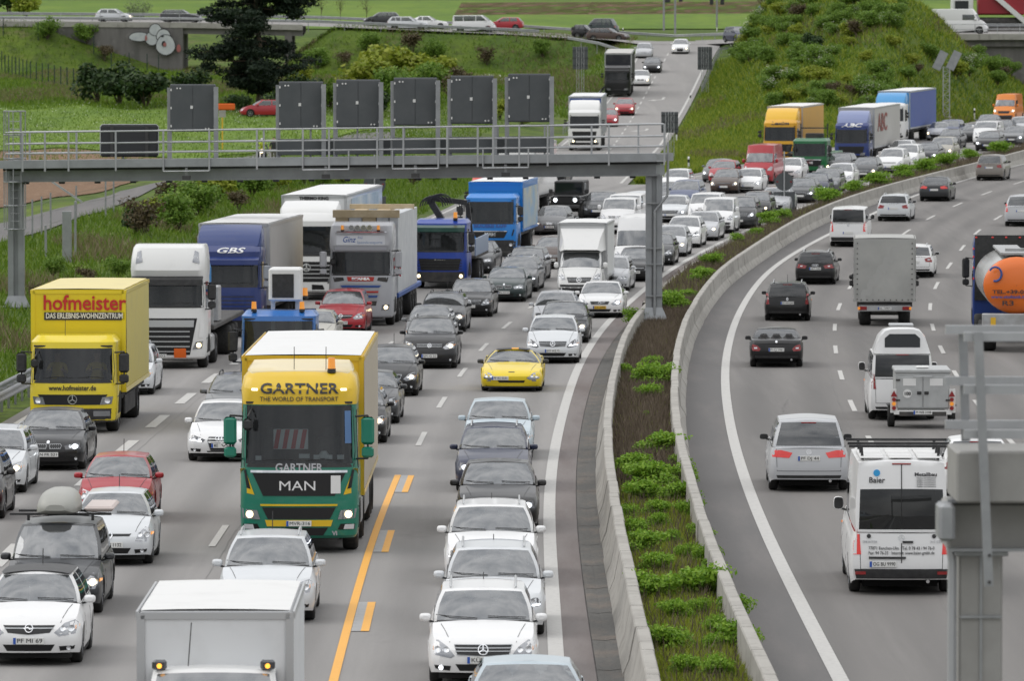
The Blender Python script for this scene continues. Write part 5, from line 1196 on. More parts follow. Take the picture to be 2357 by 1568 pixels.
C('b', 784, 770, LN, 'mpv', 'opel', 'red', 'red people carrier in front of the silver timber lorry', 'GP JP 210', H=1.62)
C('t', 722, 713, LN, 'sedan', 'merc', 'gold', 'beige saloon behind the small blue crane lorry')
C('b', 283, 911, 'B', 'wagon', 'vw', 'lsilver', 'silver estate beside the yellow furniture lorry', lit='y', rails='s')
C('b', 110, 1085, 'B', 'sedan', 'bmw', 'black', 'black saloon with glowing ring lamps before the yellow furniture lorry', 'N FR 521', lit='w', dark_lamps=1)
C('b', -31, 1139, 'B', 'wagon', 'opel', 'lsilver', 'silver estate cut by the left picture edge', rails='s', lit='y')
C('b', -84, 1200, 'B', 'hatch', 'vw', 'black', 'black car of which only a corner shows at the left edge', bm=1)
C('t', 276, 1047, LN, 'small', 'plain', 'red', 'small red hatchback behind the silver hatchback', ant=.25)
C('b', 253, 1305, LN, 'small', 'renault', 'lsilver', 'small silver hatchback with a black bumper strip', 'BL W 1132', ant=.22)
r_, p_ = C('b', 118, 1420, LN, 'wagon', 'renault', 'dgrey', 'dark grey estate carrying a grey roof box', None, H=1.60, lit='y', cy=1.15, hy=1.9)
R_DACIA = r_
r_, p_ = C('b', 66, 1536, LN, 'hatch', 'opel', 'white', 'white hatchback with a black roof at the lower left', 'PF MI 69', L=4.0, bm=0, ant=.25)
q = MB()
for i, t in enumerate(np.linspace(0, 1, 9)): pass
q.rings([[(x * w_, yy, zz + .05 * (1 - x * x)) for x in np.linspace(-1, 1, 9)] for yy, zz, w_ in ((1.80, 1.425, .555), (1.95, 1.43, .60), (2.4, 1.432, .61), (3.0, 1.43, .61), (3.45, 1.42, .59))], False)
link('roof_panel', q.mesh('roof_panel', ['black_plastic'], True), r_)
C('b', 612, 1437, LN, 'hatch', 'ford', 'lsilver', 'silver white hatchback behind the white box van', None, L=4.4, ant=.3, rails='s')
C('b', 510, 1065, LN, 'sedan', 'audi', 'white', 'white saloon with a big dark grille left of the green fronted lorry', 'E W', drl=1, dark_lamps=1)
C('t', 549, 862, LN, 'wagon', 'vw', 'grey', 'grey estate behind the white saloon with the big grille', rails='k')
# --- slip road
C('b', 1565, 124, 'P', 'sedan', 'audi', 'white', 'white saloon with lamps on alone at the top of the slip road', lit='y')
C('t', 1483, 99, 'P', 'hatch', 'vw', 'silver', 'silver car at the top of the slip road queue')
C('b', 1500, 168, 'P', 'sedan', 'skoda', 'black', 'black saloon second in the slip road queue', lit='w')
C('b', 1474, 198, 'P', 'sedan', 'bmw', 'white', 'white saloon beside the black tarpaulin lorry', lit='y')
C('b', 1437, 266, 'P', 'hatch', 'vw', 'red', 'red hatchback between the two slip road lorries', lit='y')
C('b', 1398, 292, 'P', 'hatch', 'plain', 'red', 'red car peeping out behind the white slip road lorry', lit='w')
# --- opposite carriageway, driving away
C('b', 2276, 416, 'R', 'suv', 'vw', 'bronze', 'beige off roader driving away at the far right', None, True, tl='merc')
C('b', 2149, 464, 'R', 'sedan', 'audi', 'dgrey', 'dark grey saloon driving away with wide red lights', None, True, brake=1)
C('b', 2055, 510, 'R', 'wagon', 'merc', 'lsilver', 'silver estate driving away beside the concrete barrier', None, True, tl='merc', rails='s', privacy=1)
C('b', 1952, 569, 'R', 'van', 'vanv', 'white', 'white minibus driving away with black roof bars', None, True, tl='tall', privacy=1, brake=1, glazed=1)
C('b', 1876, 656, 'R', 'wagon', 'audi', 'black', 'black estate driving away with a wiper on its rear window', 'LB JT 2046', True, rails='s', privacy=1)
C('b', 1812, 740, 'R', 'wagon', 'renault', 'black', 'black estate with a diamond badge driving away', 'SO 434 2290', True, tl='high', rails='s', privacy=1, ant=.3, H=1.52)
C('b', 1787, 847, 'R', 'roadster', 'plain', 'black', 'low black roadster with a folded fabric roof driving away', 'M CJ 1961', True, tl='teardrop', bm=1)
C('b', 1862, 1134, 'R', 'sharan', 'vw', 'silver', 'silver people carrier driving away behind the white tradesman van', 'PF DJ 44', True, tl='wide', brake=1, bm=1)
C('b', 2103, 640, 'R', 'wagon', 'skoda', 'white', 'white estate half hidden by the grey tarpaulin lorry', None, True, tl='merc', rails='s')
C('b', 2350, 522, 'R', 'suv', 'volvo', 'silver', 'silver estate with tall red lights at the right edge', None, True, tl='high', brake=1)
C('b', 2252, 1157, 'R', 'hatch', 'plain', 'white', 'white and blue car behind the foreground gantry rail', None, True)
# ---------------------------------------------------------------- crossing road traffic
def xcar(px, off, face, style, front, col, label, **ov):
    Y = 688.
    for _ in range(4): x = (px - CX) / FPX * Y; Y = float(YCR(x)) + off
    pr = car_proto(style, front, 1, ov.pop('rails', None), 2, **ov); L = pr.S['L']
    root, ob = stamp(pr, CATN[style], (0, 430, 0), 0, COLR[col], label, 'car' if CATN[style] != 'van' else 'van', dist=430)
    m = (float(YCR(x + 2)) - float(YCR(x - 2))) / 4; gz = (float(ZCR(x + 2)) - float(ZCR(x - 2))) / 4
    ang = math.atan(m); root.rotation_euler = (0, 0, ang + (math.pi / 2 if face > 0 else -math.pi / 2))
    d = face * L / 2; root.location = (x + d * math.cos(ang), Y + d * math.sin(ang), float(ZCR(x + d * math.cos(ang))) + off * CTILT + .02)
    return root
xcar(418 * 1, -2.2, 1, 'wagon', 'audi', 'dgrey', 'dark grey estate on the left overpass near the tall conifer')
xcar(264, -2.2, 1, 'hatch', 'plain', 'lsilver', 'silver car on the left overpass above the graffiti', lit='y')
xcar(880, 2.2, -1, 'hatch', 'ford', 'dgrey', 'dark car on the crossing road behind the white estate')
xcar(940, -2.2, 1, 'wagon', 'vw', 'lsilver', 'silver white estate on the crossing road right of the conifer', rails='k')
xcar(985, 1.6, 1, 'sedan', 'audi', 'white', 'white saloon overlapping the estate on the crossing road')
xcar(1092, -1.6, 1, 'van', 'vanv', 'white', 'white minibus on the crossing road', glazed=1, H=1.9)
xcar(1163, 2.2, -1, 'hatch', 'plain', 'red', 'red hatchback on the crossing road right of the white minibus')
xcar(1345, -1.8, 1, 'small', 'plain', 'black', 'tiny black city car waiting at the crossing', L=2.7, cy=.55, hy=1.2, ry=2.35, gy=2.55, H=1.54)
xcar(1377, 3.0, -1, 'suv', 'plain', 'green', 'dark green boxy off roader at the crossing', H=1.9)
xcar(1400, -3.4, 1, 'wagon', 'vw', 'brown', 'brown estate waiting at the crossing')
xcar(1698, -4.5, 1, 'sharan', 'vw', 'dblue', 'dark people carrier turning at the top of the slip road')
xcar(1748, 2.0, -1, 'hatch', 'vw', 'white', 'white car beside the dark people carrier on the crossing road')
xcar(2207, -2.5, 1, 'sprinter', 'vanm', 'white', 'white panel van crossing the right motorway bridge', H=2.5)
# ---------------------------------------------------------------- the lorries
def lorry(pr, px, py, lane, color, label, L=8., away=False, scale=1., plate=None, name='lorry', plx=None, anchor='b'):
    p, m, g = pose('b', px, py, lane)
    root, ob = stamp(pr, name, (0, p.y, 0), 0, color, label, 'lorry', dist=p.y); settle(root, p, m, g, away, L, scale)
    if plate and not away: add_plate(root, pr, plate, True, plx or 0., dist=p.y)
    return root, ob
# green and yellow tractor with curtain trailer
sp = dict(W=2.44, wz=(1.86, 3.06), H=3.74, lit=1, plz=.63, cap=YEL, mir=(2.0, 2.85), mircol=GRN, len=6.2, hl=[(.80, .71), (1.16, .73), (1.19, .93), (.86, .90)],
    panels=[('grille', [[(-.96, 1.67), (-.74, 1.20), (.74, 1.20), (.96, 1.67)]], 'grille_black'), ('corner_panel', both([(.92, 1.22), (1.22, 1.28), (1.22, 1.76), (1.12, 1.76)]), YEL), ('side_vent', both([(1.0, 1.34), (1.08, 1.36), (1.14, 1.72), (1.10, 1.74)]), 'grille_black', .02),
        ('lower_intake', [[(-.76, .96), (-.64, .72), (.64, .72), (.76, .96)]], 'grille_black'), ('step_intake', [[(-.60, .54), (-.50, .38), (.50, .38), (.60, .54)]], 'grille_black'), ('bumper_band', [[(-.70, .70), (-.66, .57), (.66, .57), (.70, .70)]], YEL, .016), ('stripe', [[(-.80, 1.03), (-.79, .99), (.79, .99), (.80, 1.03)]], YEL, .02),
        ('fog_recess', both([(.80, .50), (1.14, .50), (1.16, .62), (.86, .62)]), 'grille_black'), ('fog_lamp', both([(.92, .51), (1.13, .51), (1.14, .61), (.95, .61)]), 'lamp_lens', .02), ('notice_board', [[(.66, 1.25), (.86, 1.25), (.86, 1.62), (.66, 1.62)]], 'hazard_white', .03), ('window_sticker', [[(.95, 2.28), (1.08, 2.28), (1.06, 2.95), (.94, 2.95)]], 't_bluegrey', .016)],
    bars=[('chrome_bar', [1.705], 1.0, .05, 'chrome')], defl=(3.62, 3.93, 2.2, (.72, .60, .33)))
pr = truck_cab(sp)
letters(pr, 'GARTNER', .30, 't_dark', 0, 3.40, bold=.006, width=1.62); letters(pr, 'THE WORLD OF TRANSPORT', .13, 't_dark', 0, 3.19, width=1.62); letters(pr, 'GARTNER', .24, 't_grey', 0, 1.775, bold=.005, width=.98); letters(pr, 'MAN', .28, 't_white', -.03, 1.40, bold=.0, width=.74); letters(pr, 'VI', .12, 't_grey', .74, .42, bold=.006)
for sx in (-1, 1): pr.add('marker_lamp', pmesh('marker_lamp', 'lamp_on_white', pr.bvh, [[(sx * .92 - .06, 3.37), (sx * .92 + .06, 3.37), (sx * .92 + .06, 3.41), (sx * .92 - .06, 3.41)]], (0, 1, 0), .02), pr.cab)
wbd = pr.add('warning_board', MB().box((-.2, .95, 2.32), (.72, .02, .42)).mesh('warning_board', ['hazard_white']), pr.cab)
for k in range(4): pr.add('warning_stripe', MB().add([(-.56 + k * .18, .935, 2.12), (-.47 + k * .18, .935, 2.12), (-.38 + k * .18 - .02, .935, 2.52), (-.47 + k * .18 - .02, .935, 2.52)], [(0, 1, 2, 3)]).mesh('warning_stripe', ['hazard_red']), wbd)
for x_, w_, z_ in ((.1, .22, 2.0), (.36, .14, 1.98), (.6, .16, 1.98), (.85, .14, 1.98), (-.85, .12, 1.96)): pr.add('dash_paper', MB().box((x_, .42, z_), (w_, .02, .09)).mesh('dash_paper', ['hazard_white']), pr.cab)
pr.add('dash_helmet', MB().cyl((.5, .5, 1.96), (.5, .5, 2.1), .15, 12, 0, .06).mesh('dash_helmet', ['white'], True), pr.cab)
beacon(pr, .66, .62, 3.72, 1.2)
for x in (-.12, .54): pr.add('aerial', MB().cyl((x, .75, 3.7), (x, .8, 4.25), .008, 5).mesh('aerial', ['black_plastic']))
bi = box_body(pr, 2.45, 14.2, 1.05, 3.98, 2.55, YEL, 'white', .5, side=(.50, .44, .35), frame=(.62, .42, .02), m='paint_matt')
rear_axles(pr, [4.3], r=.5); rear_axles(pr, [9.6, 10.9, 12.2], r=.5)
for sx in (-1, 1): pr.add('side_guard', MB().cbox((sx * 1.2, 7.0, .72), (.05, 3.2, .55), .01).mesh('side_guard', ['alu'])); pr.add('fuel_tank', MB().cbox((sx * .95, 2.9, .72), (.55, 1.3, .6), .08).mesh('fuel_tank', ['alu'], True, 40))
lorry(pr, 688, 1276, LN, GRN, 'green and yellow lorry with large dark lettering above its windscreen', plate='MVR-316')
# yellow furniture lorry
HY = (.76, .60, .025)
sp = dict(W=2.3, wz=(1.40, 2.24), H=2.56, plz=.45, depth=1.75, mir=(1.35, 2.15), len=8, r=.45, zb=.30, lean=.16, sidewin=[(.45, 1.3), (1.3, 1.36), (1.3, 2.1), (.6, 2.12)],
    panels=[('grille', [[(-.92, 1.03), (-.72, .76), (.72, .76), (.92, 1.03)]], 'grille_black'), ('bumper', [[(-1.13, .66), (-1.12, .30), (1.12, .30), (1.13, .66)]], 'chassis', .03), ('bumper_lamp', both([(.55, .46), (.98, .46), (.98, .60), (.55, .60)]), 'lamp_housing', .04), ('roof_hatch', [], 'black_plastic')][:3],
    hl=[(.72, .76), (1.02, .78), (1.06, .98), (.78, .96)])
pr = truck_cab(sp); letters(pr, 'www.hofmeister.de', .19, 't_black', 0, 1.20, width=1.25, bold=.003)
pr.add('emblem', emblem(pr.bvh, 'star', 0, .90, .125, (0, 1, 0), .04), pr.cab)
bi = box_body(pr, 1.95, 10.4, 1.0, 3.72, 2.52, HY, (.72, .62, .28), .6, side=(.62, .52, .14), frame=HY)
letters(pr, 'hofmeister', .56, 't_red', .16, 3.36, bi, .010, 2.2, 1.92); pr.add('name_band', MB().box((.16, 1.935, 3.02), (2.14, .012, .21)).mesh('name_band', ['t_dark']), bi); letters(pr, 'DAS ERLEBNIS-WOHNZENTRUM', .2, 't_white', .16, 3.025, bi, .004, 2.04, 1.92)
rear_axles(pr, [7.6], 2.4, .45)
for sx in (-1, 1): pr.add('side_guard', MB().cbox((sx * 1.15, 4.6, .62), (.05, 3.6, .5), .01).mesh('side_guard', ['chassis']))
PRH = pr; pr.add('aerial', MB().cyl((-.25, .75, 2.5), (-.25, .8, 3.0), .008, 5).mesh('aerial', ['black_plastic']))
r_hof, _ = lorry(pr, 167, 999, 'B', HY, 'yellow furniture lorry with red lettering on its box', scale=1.04)
# white tractor with flat trailer
sp = dict(W=2.44, wz=(2.02, 2.88), H=3.92, lit=1, plz=.42, plx=-.28, visor=True, len=6.2, mir=(1.95, 2.75), lean=.08, top=[(3.15, .02, .985), (3.55, .16, .97), (3.85, .42, .94), (3.95, .75, .90)], hl=[(.80, .62), (1.10, .66), (1.14, .90), (.90, .86)],
    panels=[('grille', [[(-.95, 1.62), (-.86, .45), (.72, .45), (.95, 1.62)]], 'grille_black'), ('name_bar', [[(-.86, 1.56), (-.84, 1.34), (.84, 1.34), (.86, 1.56)]], 'silver_trim', .03), ('roof_lamp', both([(.80, 3.42), (1.02, 3.36), (.98, 3.72), (.86, 3.78)]), 'lamp_housing', .02), ('hazard_plate', [[(.22, .36), (.60, .36), (.60, .66), (.22, .66)]], 'hazard_orange', .05), ('corner_duct', both([(1.0, 1.0), (1.14, 1.02), (1.16, 1.42), (1.04, 1.5)]), 'white', .03)],
    bars=[('grille_slat', [1.20, 1.04, .88, .72, .56], .72, .035, 'silver_trim')])
pr = truck_cab(sp); letters(pr, 'DAF', .17, 't_dark', 0, 1.45, bold=.012, width=.55)
pr.add('flat_bed', MB().cbox((0, 9.2, 1.2), (2.5, 12.4, .16), .03).mesh('flat_bed', ['chassis'])); rear_axles(pr, [4.3]); rear_axles(pr, [10.2, 11.5, 12.8])
for i in range(5): pr.add('headboard_panel', MB().cbox((-1. + i * .5, 3.05, 1.95), (.46, .05, 1.3), .01).mesh('headboard_panel', ['alu']))
for sx in (-1, 1): pr.add('fuel_tank', MB().cbox((sx * .95, 2.9, .72), (.55, 1.3, .6), .08).mesh('fuel_tank', ['alu'], True, 40))
r_daf, _ = lorry(pr, 385, 850, 'B', WHT, 'white tractor with a high roof and orange hazard plate', scale=1.04, plate='JL 802', plx=-.28)
# dark blue tractor with grey curtain trailer
DBL = (.012, .030, .15)
def bars_g(z0, z1, n, x=.95): return [('grille_slat', list(np.linspace(z0, z1, n)), x, .03, 'black_plastic')]
sp = dict(W=2.42, wz=(1.85, 2.78), H=3.30, visor=DBL, defl=(3.25, 3.95, 2.35, (.018, .042, .17)), mir=(1.8, 2.6), mircol=(.3, .32, .36), len=6.2, panels=[('grille', [[(-.95, 1.5), (-.85, .8), (.85, .8), (.95, 1.5)]], DBL, .02), ('bumper', [[(-1.1, .6), (-1.0, .3), (1.0, .3), (1.1, .6)]], 'grille_black')], bars=bars_g(.9, 1.45, 5), hl=stdl(.62))
pr = truck_cab(sp); letters(pr, 'GBS', .26, 't_white', .05, 3.08, bold=.006, width=1.0, italic=.3)
bi = box_body(pr, 2.5, 15.6, 1.05, 3.98, 2.55, (.50, .50, .49), 'white', .45, side=(.47, .47, .455), m='paint_matt'); rear_axles(pr, [4.3]); rear_axles(pr, [10.6, 11.9, 13.2])
lorry(pr, 523, 777, 'B', DBL, 'dark blue tractor with a grey curtain trailer', scale=1.04)
# white refrigerated lorry
sp = dict(W=2.42, wz=(1.78, 2.72), H=3.40, lit=1, visor=False, defl=(3.3, 3.78, 2.3, WHT), mir=(1.8, 2.6), len=6.2, plx=-.3, plz=.42, panels=[('grille', [[(-1.0, 1.5), (-.86, .72), (.86, .72), (1.0, 1.5)]], 'grille_black'), ('windscreen_top', [[(-1.1, 2.70), (1.1, 2.70), (1.06, 2.86), (-1.06, 2.86)]], 'truck_glass', .016), ('lower_intake', both([(.2, .36), (.72, .36), (.62, .6), (.2, .62)]), 'grille_black')], bars=[('grille_slat', [1.36, 1.2, 1.04, .88], .9, .04, 'silver_trim')], hl=stdl(.66, .24, .80, 1.08))
pr = truck_cab(sp); pr.add('emblem', emblem(pr.bvh, 'star', 0, 1.28, .16, (0, 1, 0), .05), pr.cab)
bi = box_body(pr, 2.5, 15.2, 1.05, 3.98, 2.56, (.66, .67, .67), 'white', 0, side=None); rear_axles(pr, [4.3]); rear_axles(pr, [10.6, 11.9, 13.2])
letters(pr, 'THERMO KING', .17, 't_black', 0, 3.86, bi, .008, 1.15, 2.44); pr.add('side_graphic', MB().box((1.295, 9, 3.2), (.01, 10, 1.2)).mesh('side_graphic', [mat('sky_graphic', (.30, .42, .55), .5, noise=.6, col2=(.6, .66, .7))]), bi)
lorry(pr, 706, 692, 'B', WHT, 'white refrigerated lorry with a round star badge', scale=1.09)
# silver tractor carrying packed timber elements
SLV = (.50, .51, .54)
sp = dict(W=2.44, wz=(1.98, 2.80), H=3.86, lit=1, mir=(1.95, 2.85), mircol=SLV, len=6.2, top=[(3.05, .0, .985), (3.5, .08, .975), (3.78, .25, .95), (3.9, .6, .90)],
    panels=[('name_panel', [[(-.92, 3.42), (-.92, 3.06), (.92, 3.06), (.92, 3.42)]], (.66, .68, .72), .02), ('light_box', [[(-.98, 2.98), (-.98, 2.86), (.98, 2.86), (.98, 2.98)]], (.60, .62, .68), .05), ('badge_panel', [[(-.52, 1.86), (-.48, 1.70), (.48, 1.70), (.52, 1.86)]], 't_redo', .02), ('blue_band', [[(-.78, 1.54), (-.70, 1.46), (.70, 1.46), (.78, 1.54)]], 't_blue', .03), ('red_band', [[(-.68, 1.33), (-.66, 1.26), (.66, 1.26), (.68, 1.33)]], 't_redo', .03), ('blue_band', [[(-.64, 1.16), (-.62, 1.08), (.62, 1.08), (.64, 1.16)]], 't_blue', .03), ('lower_intake', [[(-.62, .95), (-.58, .78), (.58, .78), (.62, .95)]], 'chassis', .01), ('air_inlet', both([(.62, 1.72), (1.0, 1.66), (1.05, 1.84), (.66, 1.84)]), 'chassis', .01)],
    bars=[('grille_slat', [1.60, 1.40, 1.21, 1.02], .72, .03, 'silver_trim')], hl=stdl(.60, .22, .78, 1.05))
pr = truck_cab(sp)
letters(pr, 'Ginz', .30, 't_blue', -.45, 3.26, italic=.3, width=.5, bold=.004); letters(pr, 'KG', .13, 't_blue', -.02, 3.34, italic=.2); letters(pr, 'Spezialtransporte', .13, 't_bluegrey', .35, 3.16, width=.95); letters(pr, 'Tel. 07663-1096', .15, 't_blue', 0, 2.92, width=1.1); letters(pr, 'SCANIA', .13, 'chrome', 0, 1.78, width=.7, bold=.008)
tb = MB()
for x in (-.34, -.11, .12, .35):
    l = pr.add('roof_lamp', MB().cyl((x, -.08, 3.72), (x, .04, 3.72), .105, 14).mesh('roof_lamp', ['chrome'])); pr.add('lamp_lens', MB().cyl((x, -.095, 3.72), (x, -.08, 3.72), .09, 14).mesh('lamp_lens', ['lamp_housing']), l)
pr.add('lamp_bar', MB().tube([(-.95, .12, 3.55), (-.9, -.05, 3.56), (.9, -.05, 3.56), (.95, .12, 3.55)], .03, 6).mesh('lamp_bar', ['chrome'])); beacon(pr, -.68, -.02, 3.58, .9); beacon(pr, .68, -.02, 3.58, .9)
pr.add('flat_bed', MB().cbox((0, 9.2, 1.05), (2.5, 12.6, .2), .03).mesh('flat_bed', ['t_blue'])); rear_axles(pr, [3.6, 4.9]); rear_axles(pr, [10.2, 11.5, 12.8])
r_sc, _ = lorry(pr, 830, 751, LN, SLV, 'silver tractor with four round roof lamps and two amber beacons', scale=1.02)
ld = empty('timber_load', (0, 0, 0)); tag(ld, 'tall packed timber wall elements on the silver tractor trailer', 'cargo')
ld.location = r_sc.location + (r_sc.rotation_euler.to_matrix() @ Vector((0, 2.6, 1.15)) * 1.02); ld.rotation_euler = r_sc.rotation_euler
for i, (x, w, m, h) in enumerate(((-.95, .5, 'timber', 3.0), (-.42, .5, 'film_white', 2.95), (.12, .52, 'timber', 3.05), (.64, .46, 'film_white', 3.0), (1.08, .34, 'film_white', 3.08))): link('wall_element', MB().cbox((x, 5.6, h / 2), (w, 10.8, h), .02).mesh('wall_element', [m]), ld)
link('top_board', MB().cbox((0, .22, 3.08), (2.6, .16, .30), .01).mesh('top_board', ['timber']), ld); link('top_board', MB().cbox((0, 8.6, 3.15), (2.6, .16, .2), .01).mesh('top_board', ['timber']), ld)
hz_ = link('warning_board', MB().box((1.16, .06, 1.28), (.42, .03, .85)).mesh('warning_board', ['hazard_white']), ld)
for k in range(3): link('warning_stripe', MB().add([(.95, .04, .9 + k * .3), (.95, .04, 1.03 + k * .3), (1.37, .04, .88 + k * .3 - .12), (1.37, .04, .75 + k * .3 - .12)], [(0, 1, 2, 3)]).mesh('warning_stripe', ['hazard_red']), hz_)
# dark blue lorry with loading crane
BL2 = (.018, .055, .33)
sp = dict(W=2.3, wz=(1.62, 2.62), H=2.92, lit=1, visor=(.012, .06, .045), mir=(1.6, 2.4), len=8, panels=[('grille', [[(-.9, 1.28), (-.8, .78), (.8, .78), (.9, 1.28)]], 'grille_black'), ('bumper', [[(-1.14, .72), (-1.1, .3), (1.1, .3), (1.14, .72)]], 'chassis', .03)], bars=bars_g(.85, 1.2, 4), hl=stdl(.44, .2, .70, 1.02))
pr = truck_cab(sp); letters(pr, 'Actros', .12, 'chrome', 0, 1.22, width=.5); rear_axles(pr, [5.6, 6.9], 2.4)
cr_ = pr.add('loading_crane', MB().cbox((.1, 2.6, 1.7), (.6, .5, 1.6), .06).mesh('loading_crane', ['black_plastic'])); pr.add('crane_arm', MB().beam((.1, 2.6, 2.4), (-.75, 2.7, 3.75), .22, .26).beam((-.75, 2.7, 3.75), (.9, 2.8, 3.55), .2, .22).beam((.9, 2.8, 3.55), (1.05, 2.8, 2.2), .18, .2).mesh('crane_arm', ['black_plastic']), cr_)
hs = MB()
for k in range(5): hs.tube([(-.6 + .1 * k + .5 * math.cos(a), 2.45, 3.4 + .42 * math.sin(a) + .03 * k) for a in np.linspace(0, math.pi, 9)], .03, 5); hs.tube([(.5 + .1 * k, 2.45, 3.2 + .1 * math.sin(5 * t + k) + .3 * t) for t in np.linspace(0, 1, 6)], .03, 5)
pr.add('hydraulic_hose', hs.mesh('hydraulic_hose', ['black_plastic']), cr_); beacon(pr, .62, .55, 2.9, 1.3)
pr.add('flat_bed', MB().cbox((0, 6.0, 1.2), (2.45, 5.6, .14), .02).mesh('flat_bed', ['chassis']))
for sx in (-1, 1): pr.add('drop_side', MB().cbox((sx * 1.2, 6.0, 1.62), (.05, 5.6, .75), .01).mesh('drop_side', [mat('alu_blue', (.30, .38, .52), .35, .5)]))
lorry(pr, 1012, 665, LN, BL2, 'dark blue crane lorry with an amber beacon right of the timber load', scale=1.03)
# light blue brewery lorry
BL3 = (.014, .20, .60)
sp = dict(W=2.44, wz=(1.62, 2.60), H=2.95, mir=(1.7, 2.4), len=9, plz=.72, plx=-.1, panels=[('grille', [[(-.82, 1.22), (-.66, .90), (.66, .90), (.82, 1.22)]], 'grille_black'), ('bumper', [[(-1.2, .80), (-1.16, .3), (1.16, .3), (1.2, .80)]], 'black_plastic', .03), ('side_vent', both([(1.0, 1.0), (1.06, 1.0), (1.14, 1.3), (1.08, 1.3)]), 'grille_black', .02)], bars=[('chrome_bar', [1.22], .78, .04, 'chrome')], hl=stdl(.50, .17, .78, 1.08))
pr = truck_cab(sp); letters(pr, 'BRAUEREI RAPP', .2, 't_blue', 0, 1.45, bold=.008, width=1.55); letters(pr, 'MAN', .2, 'chrome', 0, 1.06, bold=.02, width=.52)
bi = box_body(pr, 2.3, 8.8, 1.1, 3.45, 2.55, BL3, 'white', 0, frame=BL3); pr.add('side_graphic', MB().box((1.295, 5.5, 2.2), (.01, 6.0, 1.9)).mesh('side_graphic', [mat('beer_graphic', (.20, .38, .58), .5, noise=.8, col2=(.5, .5, .42))]), bi); rear_axles(pr, [6.6])
lorry(pr, 1128, 592, LN, BL3, 'light blue brewery lorry with a chrome grille bar', scale=1.03, plate='BL RR 6154', plx=-.1)
# red lorry behind it and the white box lorry whose roof shows behind the sign boxes
sp = dict(W=2.44, wz=(1.8, 2.62), H=3.25, len=7, visor=True, panels=[('grille', [[(-.95, 1.5), (-.8, .7), (.8, .7), (.95, 1.5)]], 'grille_black')], hl=stdl(.55))
pr = truck_cab(sp); letters(pr, 'Actros', .13, 't_white', .6, 2.9, width=.4); bi = box_body(pr, 2.4, 9., 1.1, 3.5, 2.5, (.5, .5, .5), 'white'); rear_axles(pr, [6.6])
lorry(pr, 1136, 547, LN, (.62, .06, .03), 'red lorry just behind the light blue brewery lorry')
sp = dict(W=2.44, wz=(1.8, 2.62), H=3.25, len=9, panels=[('grille', [[(-.95, 1.5), (-.8, .7), (.8, .7), (.95, 1.5)]], 'grille_black')], hl=stdl(.55))
pr = truck_cab(sp); bi = box_body(pr, 2.4, 10.5, 1.1, 4.0, 2.55, WHT, 'white'); rear_axles(pr, [7.6])
lorry(pr, 1168, 500, LN, WHT, 'white lorry roof showing between the gantry sign boxes')
# small blue lorry with a raised work box
BL4 = (.035, .16, .48)
sp = dict(W=2.2, wz=(1.75, 2.74), H=3.02, lean=.14, mir=(1.6, 2.5), len=7, kerbmir=False, panels=[('grille', [[(-.8, 1.2), (-.7, .8), (.7, .8), (.8, 1.2)]], 'grille_black')], hl=stdl(.6))
pr = truck_cab(sp); beacon(pr, -.72, .6, 3.0, 1.1); beacon(pr, .66, .6, 3.0, 1.1); beacon(pr, .64, 2.6, 3.3, 1.2)
wb = pr.add('work_box', MB().cbox((.12, 1.9, 3.75), (.92, 1.4, .95), .05).mesh('work_box', ['white'])); pr.add('box_opening', MB().box((.08, 1.19, 3.72), (.62, .03, .68)).mesh('box_opening', ['black_plastic']), wb)
pr.add('box_leg', MB().beam((-.25, 1.9, 2.4), (-.25, 1.9, 3.4), .12, .12).beam((.5, 1.9, 2.4), (.5, 1.9, 3.4), .2, .2).mesh('box_leg', ['white']), wb); pr.add('flat_bed', MB().cbox((0, 4.6, 1.2), (2.2, 4.6, .2), .03).mesh('flat_bed', ['t_blue'])); rear_axles(pr, [5.2], 2.2, .45)
lorry(pr, 640, 960, LN, BL4, 'small blue lorry with a white raised work box and amber beacons')
# far lorries on the bend
def far_truck(px, py, lane, c, label, box, H=3.0, wz=(1.6, 2.45), side=None, Lb=12.5, defl=None, txt=None, stxt=None, z1=3.95, visor=False, z0=1.05, lit=None, plx=0, roof='white', W=2.44, grille='grille_black', frame=None, scale=1., ribs=.6):
    sp = dict(W=W, wz=wz, H=H, len=6.2, visor=visor, lit=lit, defl=defl, panels=[('grille', [[(-.92, wz[0] - .3), (-.8, .75), (.8, .75), (.92, wz[0] - .3)]], grille), ('bumper', [[(-1.1, .62), (-1.0, .32), (1.0, .32), (1.1, .62)]], 'grille_black')], bars=[('grille_slat', [.9, 1.05, 1.2], .85, .035, 'black_plastic')], hl=stdl(.62))
    pr = truck_cab(sp)
    if txt: letters(pr, txt[0], txt[1], txt[2], 0, txt[3], bold=.012, width=txt[4], italic=.2, lod=800)
    bi = box_body(pr, 2.5, 2.5 + Lb, z0, z1, 2.55, box, roof, ribs, side=side, m='paint_matt', frame=frame); rear_axles(pr, [4.3]); rear_axles(pr, [Lb - 2.2, Lb - .9])
    if stxt: side_letters(pr, stxt[0], stxt[1], stxt[2], stxt[3], stxt[4], 1.32, bi, .03, stxt[5])
    return lorry(pr, px, py, lane, c, label, scale=scale)
far_truck(1959, 378, LN, (.02, .04, .17), 'dark blue tractor with white cab lettering and a grey lettered trailer', (.52, .51, .49), 2.95, (1.55, 2.42), (.50, .49, .47), 12.6, (2.9, 3.7, 2.3, (.20, .24, .42)), ('ABC', .34, 't_white', 2.72, 1.5), ('ABC', 1.75, 't_rust', 6.2, 2.75, 4.6), 3.9)
far_truck(2046, 330, LN, WHT, 'white tractor with a bright blue curtain trailer', (.06, .30, .62), 3.2, (1.8, 2.7), (.075, .12, .36), 13, (3.1, 3.9, 2.4, (.06, .30, .62)), None, None, 4.0)
